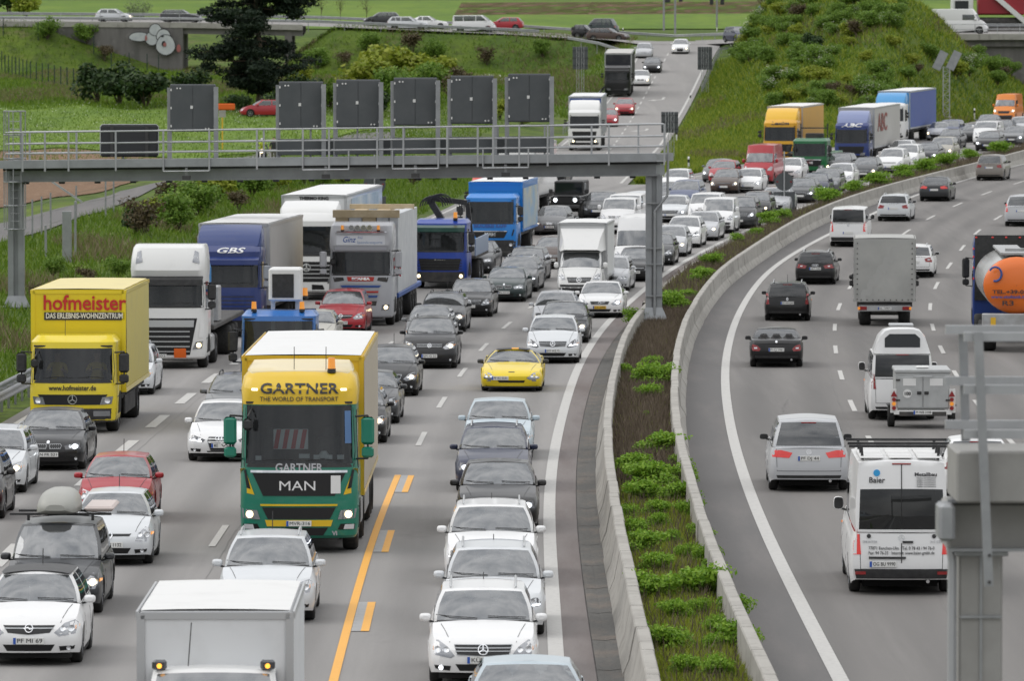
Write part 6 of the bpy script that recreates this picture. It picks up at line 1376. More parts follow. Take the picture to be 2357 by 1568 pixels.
far_truck(1794, 374, LN, (.70, .36, .015), 'golden yellow lorry behind the red van', (.66, .38, .06), 3.05, (1.6, 2.5), (.62, .36, .07), 9.5, (2.95, 3.8, 2.35, (.78, .45, .02)), ('Lexim', .3, 't_dark', 2.76, 1.3), None, 3.9)
sp = dict(W=2.35, wz=(1.35, 2.12), H=2.45, len=7, panels=[('grille', [[(-.85, 1.05), (-.75, .62), (.75, .62), (.85, 1.05)]], 'grille_black')], bars=[('chrome_bar', [1.05], .8, .05, 'chrome')], hl=stdl(.5), mir=(1.3, 2.0))
pr = truck_cab(sp); letters(pr, 'MAN', .18, 'chrome', 0, .85, width=.5, bold=.02); pr.add('tool_frame', MB().beam((-.9, 2.3, 1.), (-.9, 2.3, 3.4), .08, .08).beam((.9, 2.3, 1.), (.9, 2.3, 3.4), .08, .08).beam((-.9, 2.3, 3.1), (.9, 2.3, 3.1), .08, .08).cbox((0, 2.6, 2.4), (1.2, .5, .7), .05).mesh('tool_frame', ['chassis'])); pr.add('flat_bed', MB().cbox((0, 5., 1.2), (2.3, 5, .5), .03).mesh('flat_bed', ['paint']), opt=(.01, .14, .04)); rear_axles(pr, [5.2], 2.3)
lorry(pr, 1862, 404, LN, (.008, .13, .04), 'dark green lorry with a tool frame between yellow and blue lorries')
far_truck(1345, 347, 'P', WHT, 'white tractor with a tall roof fairing at the foot of the slip road', (.03, .08, .28), 3.1, (1.75, 2.6), (.30, .31, .33), 12, (3.0, 3.75, 2.35, WHT), None, None, 4.0, 'x' and False, lit=1, grille='grille_black')
far_truck(1421, 223, 'P', (.02, .02, .022), 'black lorry with a dark tarpaulin hood on the slip road', (.02, .022, .03), 2.9, (1.6, 2.5), (.03, .03, .035), 9, None, None, None, 3.95, visor=True, roof=(.5, .49, .46))
rt, _ = far_truck(1345, 300, 'P', (.03, .07, .22), 'blue lorry at the crossing cut by the top edge', (.4, .4, .4), 3.1, (1.8, 2.6), None, 6)
Yt = 700; xt = (1764 - CX) / FPX * Yt; rt.location = (xt, Yt, float(ZCR(xt)) + .9); rt.rotation_euler = (0, 0, math.radians(-20))
# ---------------------------------------------------------------- small vans with boxes, and the ones driving away
def box_van(px, py, label, ybox, Lb, W, z0, z1, anchor='b', defl=True, front='vanm'):
    b = car_proto('van', front, None, None, 0, panel=1, W=1.93, H=1.98); pr = Proto(); pr.parts = list(b.parts); pr.S, pr.ply, pr.plz, pr.bvh = b.S, b.ply, b.plz, b.bvh
    bi = box_body(pr, ybox, ybox + Lb, z0, z1, W, (.66, .67, .68), (.72, .72, .71), 0, m='paint_matt', rad=.07)
    if defl:
        R = [[(-.72, ybox - .55, 1.98), (-.74, ybox - .5, 2.1), (.74, ybox - .5, 2.1), (.72, ybox - .55, 1.98)], [(-.95, ybox - .02, 1.96), (-.92, ybox - .03, z1 - .2), (.92, ybox - .03, z1 - .2), (.95, ybox - .02, 1.96)]]
        R = [[(-.88, ybox - 1.0, 1.95), (-.70, ybox - 1.0, 2.02), (.70, ybox - 1.0, 2.02), (.88, ybox - 1.0, 1.95)], [(-.92, ybox - .5, 1.96), (-.78, ybox - .55, 2.45), (.78, ybox - .55, 2.45), (.92, ybox - .5, 1.96)], [(-1., ybox - .02, 1.98), (-.94, ybox - .03, z1 - .22), (.94, ybox - .03, z1 - .22), (1., ybox - .02, 1.98)]]
        pr.add('roof_fairing', MB().rings(R, False).mesh('roof_fairing', ['paint'], True, 35), opt=WHT)
    p, m, g = pose('b', px, py, LN); root, ob = stamp(pr, 'box_van', (0, p.y, 0), 0, WHT, label, 'van', dist=p.y); settle(root, p, m, g, False, 6); return root
box_van(1332, 688, 'white box lorry with a moulded roof fairing left of the gantry post', 2.2, 4.2, 2.12, .8, 3.12)
rb = box_van(480, 1905, 'white box van cut off by the bottom edge', 2.1, 4.9, 2.12, .75, 2.68, defl=False)
for sx in (-1, 1): l = link('roof_lamp', MB().cbox((sx * .73, 1.62, 2.0), (.2, .14, .14), .03).mesh('roof_lamp', ['lamp_dark']), rb); link('lamp', MB().cyl((sx * .73, 1.54, 1.99), (sx * .73, 1.55, 1.99), .035, 10).mesh('lamp', ['indicator_on']), l)
link('aerial', MB().cyl((-.35, 1.75, 1.97), (-.31, 1.85, 2.55), .008, 5).mesh('aerial', ['black_plastic']), rb)
# jeep-like black off roader
pr = Proto(); body = MB(); bi = None
jb = MB().cbox((0, 2.0, .85), (1.5, 3.7, .62), .06).cbox((0, .75, 1.14), (1.25, 1.3, .10), .04); bi = pr.add('body', jb.mesh('body', ['paint'], True, 30), paint=True)
pr.add('cabin', MB().cbox((0, 2.55, 1.50), (1.48, 2.2, .72), .05).mesh('cabin', ['black_plastic'], True, 30), bi); pr.add('windscreen', MB().box((0, 1.435, 1.52), (1.34, .02, .5)).mesh('windscreen', ['truck_glass']), bi)
for sx in (-1, 1):
    pr.add('side_window', MB().box((sx * .745, 2.1, 1.55), (.02, .7, .42)).mesh('side_window', ['truck_glass']), bi); pr.add('headlight', MB().cyl((sx * .5, .12, .95), (sx * .5, .16, .95), .1, 14).mesh('headlight', ['lamp_on_white']), bi); pr.add('fender', MB().cbox((sx * .78, .55, .95), (.28, .9, .08), .02).mesh('fender', ['black_plastic']), bi); pr.add('door_mirror', MB().cbox((sx * .92, 1.5, 1.35), (.2, .08, .2), .03).mesh('door_mirror', ['black_plastic']), bi); pr.add('spot_lamp', MB().cyl((sx * .45, -.06, .62), (sx * .45, 0, .62), .07, 12).mesh('spot_lamp', ['lamp_on_white']), bi)
pr.add('grille', MB().box((0, .14, .95), (.7, .02, .3)).mesh('grille', ['grille_black']), bi); pr.add('bumper', MB().cbox((0, .0, .62), (1.5, .2, .18), .03).mesh('bumper', ['black_plastic']), bi); pr.add('underbody', MB().box((0, 2, .5), (1.2, 3.4, .3)).mesh('underbody', ['underbody']), bi)
tw, rm = wheel_mesh(.40, .26)
for y in (.6, 3.1):
    for sx in (-1, 1): w_ = pr.add('wheel', tw, None, loc=(sx * .76, y, .4)); pr.add('rim', rm, w_, 9999, loc='same')
p, m, g = pose('b', 1300, 504, LN); root, ob = stamp(pr, 'suv', (0, p.y, 0), 0, COLR['black'], 'black boxy off roader with an upright windscreen and bluish lamps', 'car', dist=p.y); settle(root, p, m, g, False, 4); root.scale = (1.1,) * 3
# tradesman van driving away
b = car_proto('sprinter', 'vanm', 1, None, 0, tl='tall', privacy=1, brake=1, H=2.6, rpz=.60, tz=1.2, ry=5.72)
pr = Proto(); pr.parts = list(b.parts); pr.S = b.S; pr.rpy, pr.rpz, pr.bvh = b.rpy, b.rpz, b.bvh
def rletters(s, size, m, x, z, width=None, bold=0.):
    me = text_mesh(s, size, m, bold, .004, 'CENTER', width).copy()
    for v in me.vertices:
        X, Z = x - v.co.x, v.co.z + z; h = b.bvf.ray_cast(Vector((X, 30, Z)), Vector((0, -1, 0)))[0]; v.co = Vector((X, (h.y if h else 5.85) + .012 - v.co.y * .5, Z))
    me.update(); pr.add('lettering', me)
rletters('Baier', .15, 't_dark', .47, 2.19, .30, .002); rletters('Metallbau', .10, 't_dark', -.46, 2.30, .42, .002)
for k in range(5): rletters('- Stahlbau und Schlosserei', .035, 't_dark', -.46, 2.235 - k * .04, .38)
rletters('77871 Renchen-Ulm · Tel. 0 78 43 / 94 76-0', .085, 't_dark', 0, .90, 1.25, .0); rletters('Fax: 94 76-33 · Internet: www.baier-gmbh.de', .085, 't_dark', 0, .81, 1.25, .0)
rletters('SPRINTER', .06, 't_grey', .60, 1.02, .28, .0); rletters('315 CDI', .06, 't_grey', -.66, 1.02, .22, .0)
def rpan(n, poly, m, off=.012):
    pr.add(n, pmesh(n, m, b.bvf, [poly[::-1]], (0, -1, 0), off, .02, .2))
pr.add('logo_disc', pmesh('logo_disc', mat('logo_blue', (.02, .30, .62), .4), b.bvf, [disc(.47, 2.33, .065)[::-1]], (0, -1, 0), .012, .01, .3))
rpan('door_seam', [(-.008, .62), (.008, .62), (.008, 2.5), (-.008, 2.5)], 'grille_black'); rpan('handle', [(-.22, 1.0), (-.02, 1.0), (-.02, 1.04), (-.22, 1.04)], 'black_plastic', .03); rpan('plate_lamp', [(-.08, .74), (.62, .74), (.62, .70), (-.08, .70)][::-1], 'black_plastic', .03)
for sx in (-1, 1): pr.add('lock_disc', pmesh('lock_disc', 'black_plastic', b.bvf, [disc(sx * .62, 1.13, .04)[::-1]], (0, -1, 0), .02, .01, .3)); rpan('reflector', [(sx * .78 - .1, .40), (sx * .78 + .1, .40), (sx * .78 + .1, .46), (sx * .78 - .1, .46)], 'tail_red', .06)
for k, yy in enumerate((3.0, 4.2, 5.1)): pr.add('roof_bar', MB().beam((-.98, yy, 2.80), (.98, yy, 2.80), .06, .05).beam((-.72, yy, 2.54), (-.74, yy, 2.80), .05, .05).beam((.72, yy, 2.54), (.74, yy, 2.80), .05, .05).mesh('roof_bar', ['black_plastic']))
for i in range(4):
    for j in range(3): pr.add('roof_panel', MB().cbox((-.55 + j * .55, 2.6 + i * .8, 2.60), (.46, .68, .03), .012).mesh('roof_panel', ['white']), None)
p, m, g = pose('b', 2075, 1372, 'R'); root, ob = stamp(pr, 'van', (0, p.y, 0), 0, COLR['white'], 'white tradesman van with black roof bars driving away', 'van', dist=p.y); settle(root, p, m, g, True, 5.9); add_plate(root, b, 'OG BU 9990', False, .35)
# camper van and its box trailer
b = car_proto('van', 'vanv', 1, None, 0, tl='high', glazed=1, privacy=1, camper=1); pr = Proto(); pr.parts = list(b.parts); pr.S = b.S
R = [[(x * w_, y, 1.9 + h * max(0, 1 - abs(x) ** 5)) for x in np.linspace(-1, 1, 11)] for y, w_, h in ((1.35, .72, .05), (1.8, .78, .45), (2.4, .80, .66), (4.4, .81, .74), (4.72, .80, .70), (4.8, .78, .0))]
pr.add('high_roof', MB().rings(R, False).mesh('high_roof', ['paint'], True, 50), paint=True); pr.add('roof_window', MB().add([(-.5, 4.785, 2.08), (.5, 4.785, 2.08), (.5, 4.77, 2.34), (.36, 4.76, 2.46), (-.36, 4.76, 2.46), (-.5, 4.77, 2.34)], [(0, 1, 2, 3, 4, 5)]).mesh('roof_window', ['truck_glass'])); pr.add('roof_hatch', MB().cbox((0, 3.6, 2.68), (.7, .6, .07), .02).mesh('roof_hatch', ['silver_trim']))
ptr, mt, gt = pose('b', 2124, 988, 'R'); k = 1 / math.hypot(1, mt)
pv = Vector((ptr.x + 3.9 * mt * k - .42, ptr.y + 3.9 * k, 0)); pv.z = float(zm(pv.y))
root, ob = stamp(pr, 'camper_van', (0, pv.y, 0), 0, COLR['white'], 'white camper van with a high roof towing a small box trailer', 'van', dist=pv.y); settle(root, pv, mt, gt, True, 4.95)
t = empty('box_trailer', (0, 0, 0)); tag(t, 'small grey box trailer with two doors behind the white camper van', 'trailer'); settle(t, ptr, mt, gt, True, 2.6)
mat('trailer_grey', (.47, .48, .48), .45, .2, noise=3, col2=(.40, .41, .41))
bx = link('box', MB().cbox((0, 1.45, 1.05), (1.5, 2.25, 1.0), .02).cbox((0, 1.45, 1.60), (1.56, 2.3, .12), .03).mesh('box', ['trailer_grey']), t)
for sx in (-1, 1):
    d_ = link('door', MB().cbox((sx * .365, 2.59, 1.02), (.70, .03, .86), .01).mesh('door', ['trailer_grey']), t); link('door_panel', MB().box((sx * .37, 2.61, 1.30), (.36, .012, .20)).mesh('door_panel', ['hazard_white']), d_); link('door_latch', MB().cbox((sx * .10, 2.62, 1.0), (.12, .03, .09), .01).mesh('door_latch', ['black_plastic']), d_)
    for zz in (.8, 1.36): link('hinge', MB().box((sx * .69, 2.615, zz), (.12, .02, .05)).mesh('hinge', ['chassis']), d_)
    link('warning_triangle', MB().add([(sx * .80 - .09, 2.63, .90), (sx * .80 + .09, 2.63, .90), (sx * .80, 2.63, 1.07)], [(0, 1, 2)]).mesh('warning_triangle', ['tail_red']), t)
    for zz, m_ in ((.82, 'tail_red'), (.70, 'indicator'), (.58, 'tail_red')): link('round_lamp', MB().cyl((sx * .80, 2.58, zz), (sx * .80, 2.64, zz), .055, 12).mesh('round_lamp', [m_]), t)
    link('wheel', wheel_mesh(.29, .2)[0], t, (sx * .84, 1.5, .29)); link('mudguard', MB().cbox((sx * .86, 1.5, .62), (.22, .8, .05), .02).mesh('mudguard', ['black_plastic']), t); link('lamp_bracket', MB().box((sx * .80, 2.56, .78), (.2, .03, .66)).mesh('lamp_bracket', ['white']), t)
link('light_bar', MB().cbox((0, 2.56, .46), (1.6, .06, .13), .01).mesh('light_bar', ['white']), t); add_plate(t, b, 'M WB 3108', False, 0, y=2.62, z=.46); link('lid_handle', MB().tube([(-.26, 2.62, 1.47), (-.24, 2.68, 1.47), (.24, 2.68, 1.47), (.26, 2.62, 1.47)], .015, 6).mesh('lid_handle', ['silver_trim']), t)
link('speed_disc', MB().cyl((.43, 2.60, .98), (.43, 2.617, .98), .12, 20).mesh('speed_disc', ['hazard_white']), t); l = link('lettering', text_mesh('100', .13, 'plate_text', .003), t, (.43, 2.625, .98)); l.rotation_euler = (0, 0, math.pi); link('drawbar', MB().beam((0, -.9, .45), (0, .6, .45), .1, .1).mesh('drawbar', ['chassis']), t); link('chassis_rail', MB().box((0, 1.5, .42), (1.3, 2.2, .12)).mesh('chassis_rail', ['chassis']), t); link('roof_vent', MB().cbox((0, 2.2, 1.70), (.36, .26, .07), .03).mesh('roof_vent', ['white']), t)
# grey tarpaulin lorry driving away
sp = dict(W=2.1, wz=(1.4, 2.1), H=2.35, len=7, hl=None, panels=[], arch=True, mir=(1.3, 1.75), kerbmir=False)
pr = truck_cab(sp); bi = box_body(pr, 2.2, 7.2, .95, 3.38, 2.36, (.40, .40, .385), 'tarp_grey', .7, side=(.40, .40, .385), m='paint_matt', frame='tarp_grey')
pr.add('rear_sheet', MB().rings([[(x, 7.215 + .02 * math.sin(3 * x + z * 2), z) for x in np.linspace(-1.12, 1.12, 9)] for z in np.linspace(.98, 3.3, 8)], False).mesh('rear_sheet', ['tarp_grey'], True), bi)
ey = MB()
for sx in (-1, 1):
    for z in np.linspace(1.05, 3.2, 12): ey.cyl((sx * 1.05, 7.22, z), (sx * 1.05, 7.26, z), .025, 6)
for x in np.linspace(-.9, .9, 9): ey.cyl((x, 7.22, 1.03), (x, 7.26, 1.03), .025, 6)
EY = pr.add('eyelets', ey.mesh('eyelets', ['chassis']), bi)
pr.add('tail_bar', MB().cbox((0, 7.1, .70), (2.0, .12, .24), .02).mesh('tail_bar', ['alu']))
for sx in (-1, 1):
    pr.add('tail_light', MB().cbox((sx * .85, 7.17, .70), (.34, .04, .14), .02).mesh('tail_light', ['tail_red'])); pr.add('indicator', MB().cbox((sx * .98, 7.18, .70), (.10, .04, .12), .02).mesh('indicator', ['indicator']))
rear_axles(pr, [5.9], 2.1, .40, .26)
p, m, g = pose('b', 2036, 752, 'R'); root, ob = stamp(pr, 'lorry', (0, p.y, 0), 0, WHT, 'grey tarpaulin lorry driving away in the middle lane', 'lorry', dist=p.y); settle(root, p, m, g, True, 7.2); ob[EY]['kind'] = 'stuff'; o_ = add_plate(root, b, 'KL 14971', False, 0, y=7.18, z=.70, dist=p.y)
# tank lorry driving away at the right edge
sp = dict(W=2.45, wz=(1.9, 2.9), H=3.75, len=6.2, panels=[], hl=None, mir=(1.9, 2.9), kerbmir=False); pr = truck_cab(sp)
pr.add('rear_cab_panel', MB().box((0, 2.13, 2.6), (2.3, .05, 2.4)).mesh('rear_cab_panel', ['black_plastic']))
R = []
for y, k in ((3.0, .7), (3.1, .95), (3.4, 1.), (12.9, 1.), (13.05, .985)): R.append([(1.18 * k * math.cos(a), y, 2.35 + 1.02 * k * math.sin(a)) for a in np.linspace(0, 2 * math.pi, 33)[:-1]])
ti = pr.add('tank', MB().rings(R, True).mesh('tank', ['tank_steel'], True, 50))
R = [[(1.16 * k * math.cos(a), y, 2.35 + 1.0 * k * math.sin(a)) for a in np.linspace(0, 2 * math.pi, 33)[:-1]] for y, k in ((13.05, 1.), (13.2, .9), (13.32, .6), (13.36, .2), (13.365, .01))]
ei = pr.add('tank_end', MB().rings(R, True).mesh('tank_end', ['tank_orange'], True), ti)
for s_, z_, h_, w_, m_ in (('TEL.+39-0', 2.12, .18, 1.1, 't_dark'), ('www.stoltank.it', 1.95, .15, 1.2, 't_blue'), ('R3', 1.72, .24, .4, 't_dark')):
    me = text_mesh(s_, h_, m_, .004, .004, 'CENTER', w_).copy(); me.transform(Matrix.Translation((.3, 13.40, z_)) @ Matrix.Rotation(math.pi, 4, 'Z')); pr.add('lettering', me, ei)
sw_ = MB(); sw_.tube([(.75 + .22 * math.cos(a), 13.36, 2.75 + .25 * math.sin(a)) for a in np.linspace(.5, 5, 12)], .04, 6); pr.add('tank_logo', sw_.mesh('tank_logo', ['t_blue']), ei)
pr.add('walkway', MB().cbox((.1, 8.5, 3.45), (.9, 9., .1), .02).mesh('walkway', ['alu']), ti); pr.add('manhole', MB().cyl((0, 11.5, 3.3), (0, 11.5, 3.6), .35, 16).mesh('manhole', ['alu']), ti)
pr.add('rear_frame', MB().cbox((0, 13.2, 1.0), (2.4, .5, .72), .03).mesh('rear_frame', ['alu'])); pr.add('rear_bumper', MB().cbox((0, 13.45, .52), (2.4, .1, .18), .02).mesh('rear_bumper', ['alu']))
for sx in (-1, 1): pr.add('tail_light', MB().cbox((sx * .9, 13.52, .52), (.45, .04, .14), .02).mesh('tail_light', ['tail_red_on'])); pr.add('reflector_board', MB().box((sx * .82, 13.47, .98), (.18, .02, .5)).mesh('reflector_board', ['plate_yellow']))
for z in (3.72,):
    for x in (-1.1, -.5, 0, .5, 1.1): pr.add('marker_lamp', MB().cbox((x, 2.2, 3.72), (.08, .05, .05), .01).mesh('marker_lamp', ['tail_red_on']))
for z in (2.2, 2.6, 3.0, 3.3): pr.add('marker_lamp', MB().cbox((1.2, 2.2, z), (.05, .05, .08), .01).mesh('marker_lamp', ['tail_red_on']))
rear_axles(pr, [4.3]); rear_axles(pr, [9.4, 10.7, 12.])
p, m, g = pose('b', 2340, 812, 'R'); root, ob = stamp(pr, 'lorry', (0, p.y, 0), 0, (.02, .05, .22), 'tank lorry with a white tank and orange rear end', 'lorry', dist=p.y); settle(root, p, m, g, True, 13.5)
# gas bottles and crate on the flat trailer of the white tractor, roof box, boards
def on(root, name, me, loc, label, cat):
    o = link(name, me); M = root.rotation_euler.to_matrix(); o.location = root.location + (M @ Vector(loc)) * root.scale.x; o.rotation_euler = root.rotation_euler; tag(o, label, cat); return o
gb = MB()
for k in range(3): gb.cyl((k * .26, 0, 0), (k * .26, 0, 1.75), .11, 10).cyl((k * .26, 0, 1.75), (k * .26, 0, 1.95), .07, 10)
for k, lb in enumerate(('tall blue gas bottle behind the white tractor cab', 'second blue gas bottle on the flat trailer')): on(r_daf, 'gas_bottle', MB().cyl((0, 0, 0), (0, 0, 1.9), .13, 12).cyl((0, 0, 1.9), (0, 0, 2.15), .13, 12, 0, .05).mesh('gas_bottle', [mat('bottle_blue', (.03, .22, .52), .4)], True, 40), (.98 + .0 * k, 3.4 + .32 * k, 1.29), lb, 'gas bottle')
on(r_daf, 'steel_crate', MB().cbox((0, 0, .6), (1.3, 1.2, 1.2), .03).mesh('steel_crate', ['alu']), (.55, 6.2, 1.29), 'pale metal crate on the flat trailer behind the white tractor', 'crate')
R = [[(w_ * math.copysign(abs(math.cos(a)) ** .7, math.cos(a)), y, z0 + h * (abs(math.sin(a)) ** .8 if math.sin(a) > 0 else -.12 * abs(math.sin(a)))) for a in np.linspace(0, 2 * math.pi, 25)[:-1]] for y, w_, z0, h in ((1.55, .18, .08, .10), (1.62, .30, .04, .22), (1.9, .37, .02, .36), (2.6, .40, 0, .42), (3.4, .38, 0, .40), (3.7, .28, .03, .28))]
q = MB().rings(R, True); q.add(R[0], [tuple(range(24))]); q.add(R[-1], [tuple(range(23, -1, -1))])
on(R_DACIA, 'roof_box', q.mesh('roof_box', [mat('roofbox', (.36, .36, .33), .4)], True, 60), (-.05, .25, 1.74), 'grey streamlined roof box on the dark grey estate', 'roof box')
on(R_DACIA, 'roof_rack', MB().beam((-.95, 2.5, 0), (.95, 2.5, 0), .06, .04).beam((-.85, 3.4, 0), (.85, 3.4, 0), .06, .04).beam((-.6, 2.5, -.12), (-.6, 2.5, 0), .05, .05).beam((.6, 2.5, -.12), (.6, 2.5, 0), .05, .05).mesh('roof_rack', ['black_plastic']), (0, 0, 1.70), 'black roof rack under the grey roof box', 'roof rack')
on(R_DACIA, 'surfboard', MB().cbox((0, 0, 0), (.55, 1.8, .10), .04).mesh('surfboard', [mat('board_pink', (.58, .50, .47), .5)]), (.72, 3.3, 1.80), 'pale flat board strapped beside the grey roof box', 'board')
# red excavator on a low loader by the right bridge
Yx = 640; bx0 = at(2290, 45, Yx); cr0 = empty('crawler_crane', (bx0.x, Yx, bx0.z)); tag(cr0, 'red crawler crane with a pale cab on the road behind the right bridge', 'crane')
link('cab', MB().cbox((-3.4, 0, 1.2), (2.2, 2.2, 2.0), .1).mesh('cab', ['white'], True, 40), cr0); link('engine_housing', MB().cbox((.6, 0, 1.5), (4.8, 2.4, 2.0), .15).mesh('engine_housing', [mat('crane_red', (.30, .02, .03), .45)], True, 40), cr0); link('boom', MB().beam((-.2, -1.4, 2.5), (3.8, -1.4, -.9), .5, .5).mesh('boom', ['white']), cr0)
for sx in (-1, 1): link('track', MB().cbox((.3, sx * 1.1, -.2), (5., .5, .9), .3).mesh('track', ['chassis'], True, 40), cr0)
link('cab_window', MB().box((-3.5, -1.12, 1.5), (1.4, .02, .9)).mesh('cab_window', ['truck_glass']), cr0); link('carrier_deck', MB().cbox((0, 0, -.85), (9, 2.6, .4), .05).mesh('carrier_deck', ['chassis']), cr0)
# ---------------------------------------------------------------- sign gantry over the near carriageway
mat('sign_grey', (.070, .078, .083), .55, noise=1.5, col2=(.085, .092, .097)); mat('sign_dark', (.028, .030, .033), .6)
mat('steel_grey', (.33, .345, .36), .5, .3, noise=1.2, col2=(.27, .28, .29)); mat('bolt', (.05, .05, .05), .6); mat('sticker', (.7, .7, .68), .5)
GY0, GY1 = 243., 234.; gx0, gx1 = at(38, 700, GY0).x, at(1505, 700, GY1).x
def gp(px, z, dy=0.):
    """a point on the gantry plane at picture column px"""
    t = 0.
    for _ in range(6): Y = lerp(GY0, GY1, t); x = (px - CX) / FPX * Y; t = (x - gx0) / (gx1 - gx0)
    zb = lerp(5.52, 5.93, t)
    return Vector((x, Y + dy, zb + z))
ga = empty('sign_gantry', (gx1, GY1, 0)); tag(ga, 'long grey steel sign gantry with dark sign boxes spanning the queue', 'gantry'); GI = Matrix.Translation(-Vector((gx1, GY1, 0)))
def gl(name, mb, m, parent=None, smooth=False):
    me = mb.mesh(name, m if isinstance(m, list) else [m], smooth, 40 if smooth else None); 
    if parent is None or parent == ga: me.transform(GI); return link(name, me, ga)
    me.transform(GI); return link(name, me, parent)
a0, a1 = gp(8, 0), gp(1527, 0); up = Vector((0, 0, 1))
gl('beam', MB().beam(gp(20, .22), gp(1520, .22), 1.0, .40).beam(gp(20, .03, -.52), gp(1520, .03, -.52), .12, .06).beam(gp(20, .44, -.52), gp(1520, .44, -.52), .12, .05), 'steel_grey')
gl('walkway', MB().beam(gp(8, .70, -.35), gp(1530, .70, -.35), 2.0, .30), 'steel_grey'); gl('walkway_edge', MB().beam(gp(8, .84, -1.37), gp(1530, .84, -1.37), .06, .05).beam(gp(8, .57, -1.37), gp(1530, .57, -1.37), .06, .05), 'galv_light'); gl('shadow_strip', MB().beam(gp(20, .50, -.4), gp(1520, .50, -.4), .9, .10), 'sign_dark')  # dark strip put in for the shadow line between walkway and beam
for px in range(62, 1520, 82): gl('beam_clamp', MB().box(gp(px, -.03, -.3), (.22, .3, .10)), 'sign_dark')
for dy in (-1.38, .62):
    for z in (1.12, 1.50, 1.95): gl('rail', MB().tube([gp(px, z, dy) for px in (20, 400, 760, 1140, 1526)], .032, 6), 'galv_light')
    for px in ([59, 110, 164, 272, 381, 486, 595, 700, 760, 870, 930, 1030, 1100, 1135, 1195, 1260, 1400, 1527] if dy < 0 else range(66, 1520, 108)): gl('rail_post', MB().beam(gp(px, .42 if dy < 0 else .6, dy - .02), gp(px, 1.97, dy - .02), .07, .07, up=(0, 1, 0)), 'galv_light')
for x0, x1 in ((381, 486), (700, 805), (905, 1010), (1112, 1216)):
    gl('lamp_frame', MB().tube([gp(x0, 1.1, -1.46), gp(x0, .38, -1.46), gp(x1, .38, -1.46), gp(x1, 1.1, -1.46)], .03, 5), 'galv_light')
    c = gl('camera_box', MB().box(gp((x0 + x1) / 2, .12, -1.3), (.32, .25, .16)), 'bolt'); gl('camera_arm', MB().beam(gp((x0 + x1) / 2, .1, -1.3), gp((x0 + x1) / 2, .5, -1.4), .1, .1), 'galv', c)
for k, (p0, p1) in enumerate(((390, 497), (640, 745), (772, 877), (904, 1008), (1035, 1139), (1167, 1270))):
    zt_ = 3.72 + (.04 * k); zbm = zt_ - 1.84; off = 0.42
    for px in (p0, p1): gl('sign_post', MB().beam(gp(px, .55, off - .2), gp(px, zt_ - .12, off - .2), .17, .17, up=(0, 1, 0)), 'galv')
    b0, b1 = gp(p0 + 5.5, zbm, off), gp(p1 - 5.5, zbm, off); w = (b1 - b0).length; mid = (b0 + b1) / 2
    s = gl('sign_box', MB().cbox((mid.x, mid.y, mid.z + .92), (w, .42, 1.84), .03), 'sign_grey')
    for sx in (-1, 1):
        d = gl('door', MB().cbox((mid.x + sx * w / 4, mid.y - .215, mid.z + .92), (w / 2 - .03, .03, 1.74), .008), 'sign_grey', s)
        for zz in (.22, .92, 1.62): gl('hinge', MB().box((mid.x + sx * (w / 2 - .04), mid.y - .24, mid.z + zz), (.05, .04, .09)), 'sticker', s)
    gl('sticker', MB().box((mid.x - .04, mid.y - .236, mid.z + .95), (.10, .006, .12)), 'sticker', s)
    for sx, zz in ((-.6, 1.68), (-.48, 1.68), (.5, .12), (.62, .12)): gl('vent_cap', MB().cyl((mid.x + sx, mid.y - .24, mid.z + zz), (mid.x + sx, mid.y - .25, mid.z + zz), .035, 8), 'sticker', s)
    if k: 
        l0, l1 = gp(p0 + 3, 1.0, .30), gp(p1 + 24 if k < 5 else p1 - 2, 1.0, .30); lm = (l0 + l1) / 2; gl('lower_box', MB().cbox((lm.x, lm.y + .1, lm.z + .23), ((l1 - l0).length, .3, .62), .02), 'sign_grey')
b0, b1 = gp(236, .95, .3), gp(359, .95, .3); mid = (b0 + b1) / 2; w = (b1 - b0).length
s = gl('small_sign_box', MB().cbox((mid.x, mid.y, mid.z + .6), (w, .2, 1.24), .07), 'sign_dark')
for t in (-.3, .3): gl('mount_rail', MB().box((mid.x + t * w, mid.y - .12, mid.z + .6), (.12, .06, 1.2)), 'bolt', s)
gl('sign_rim', MB().tube([(mid.x - w / 2, mid.y - .08, mid.z + .05), (mid.x - w / 2, mid.y - .08, mid.z + 1.16), (mid.x - w / 2 + .08, mid.y - .08, mid.z + 1.24), (mid.x + w / 2 - .08, mid.y - .08, mid.z + 1.24), (mid.x + w / 2, mid.y - .08, mid.z + 1.16), (mid.x + w / 2, mid.y - .08, mid.z + .05)], .02, 5), 'galv_light', s)
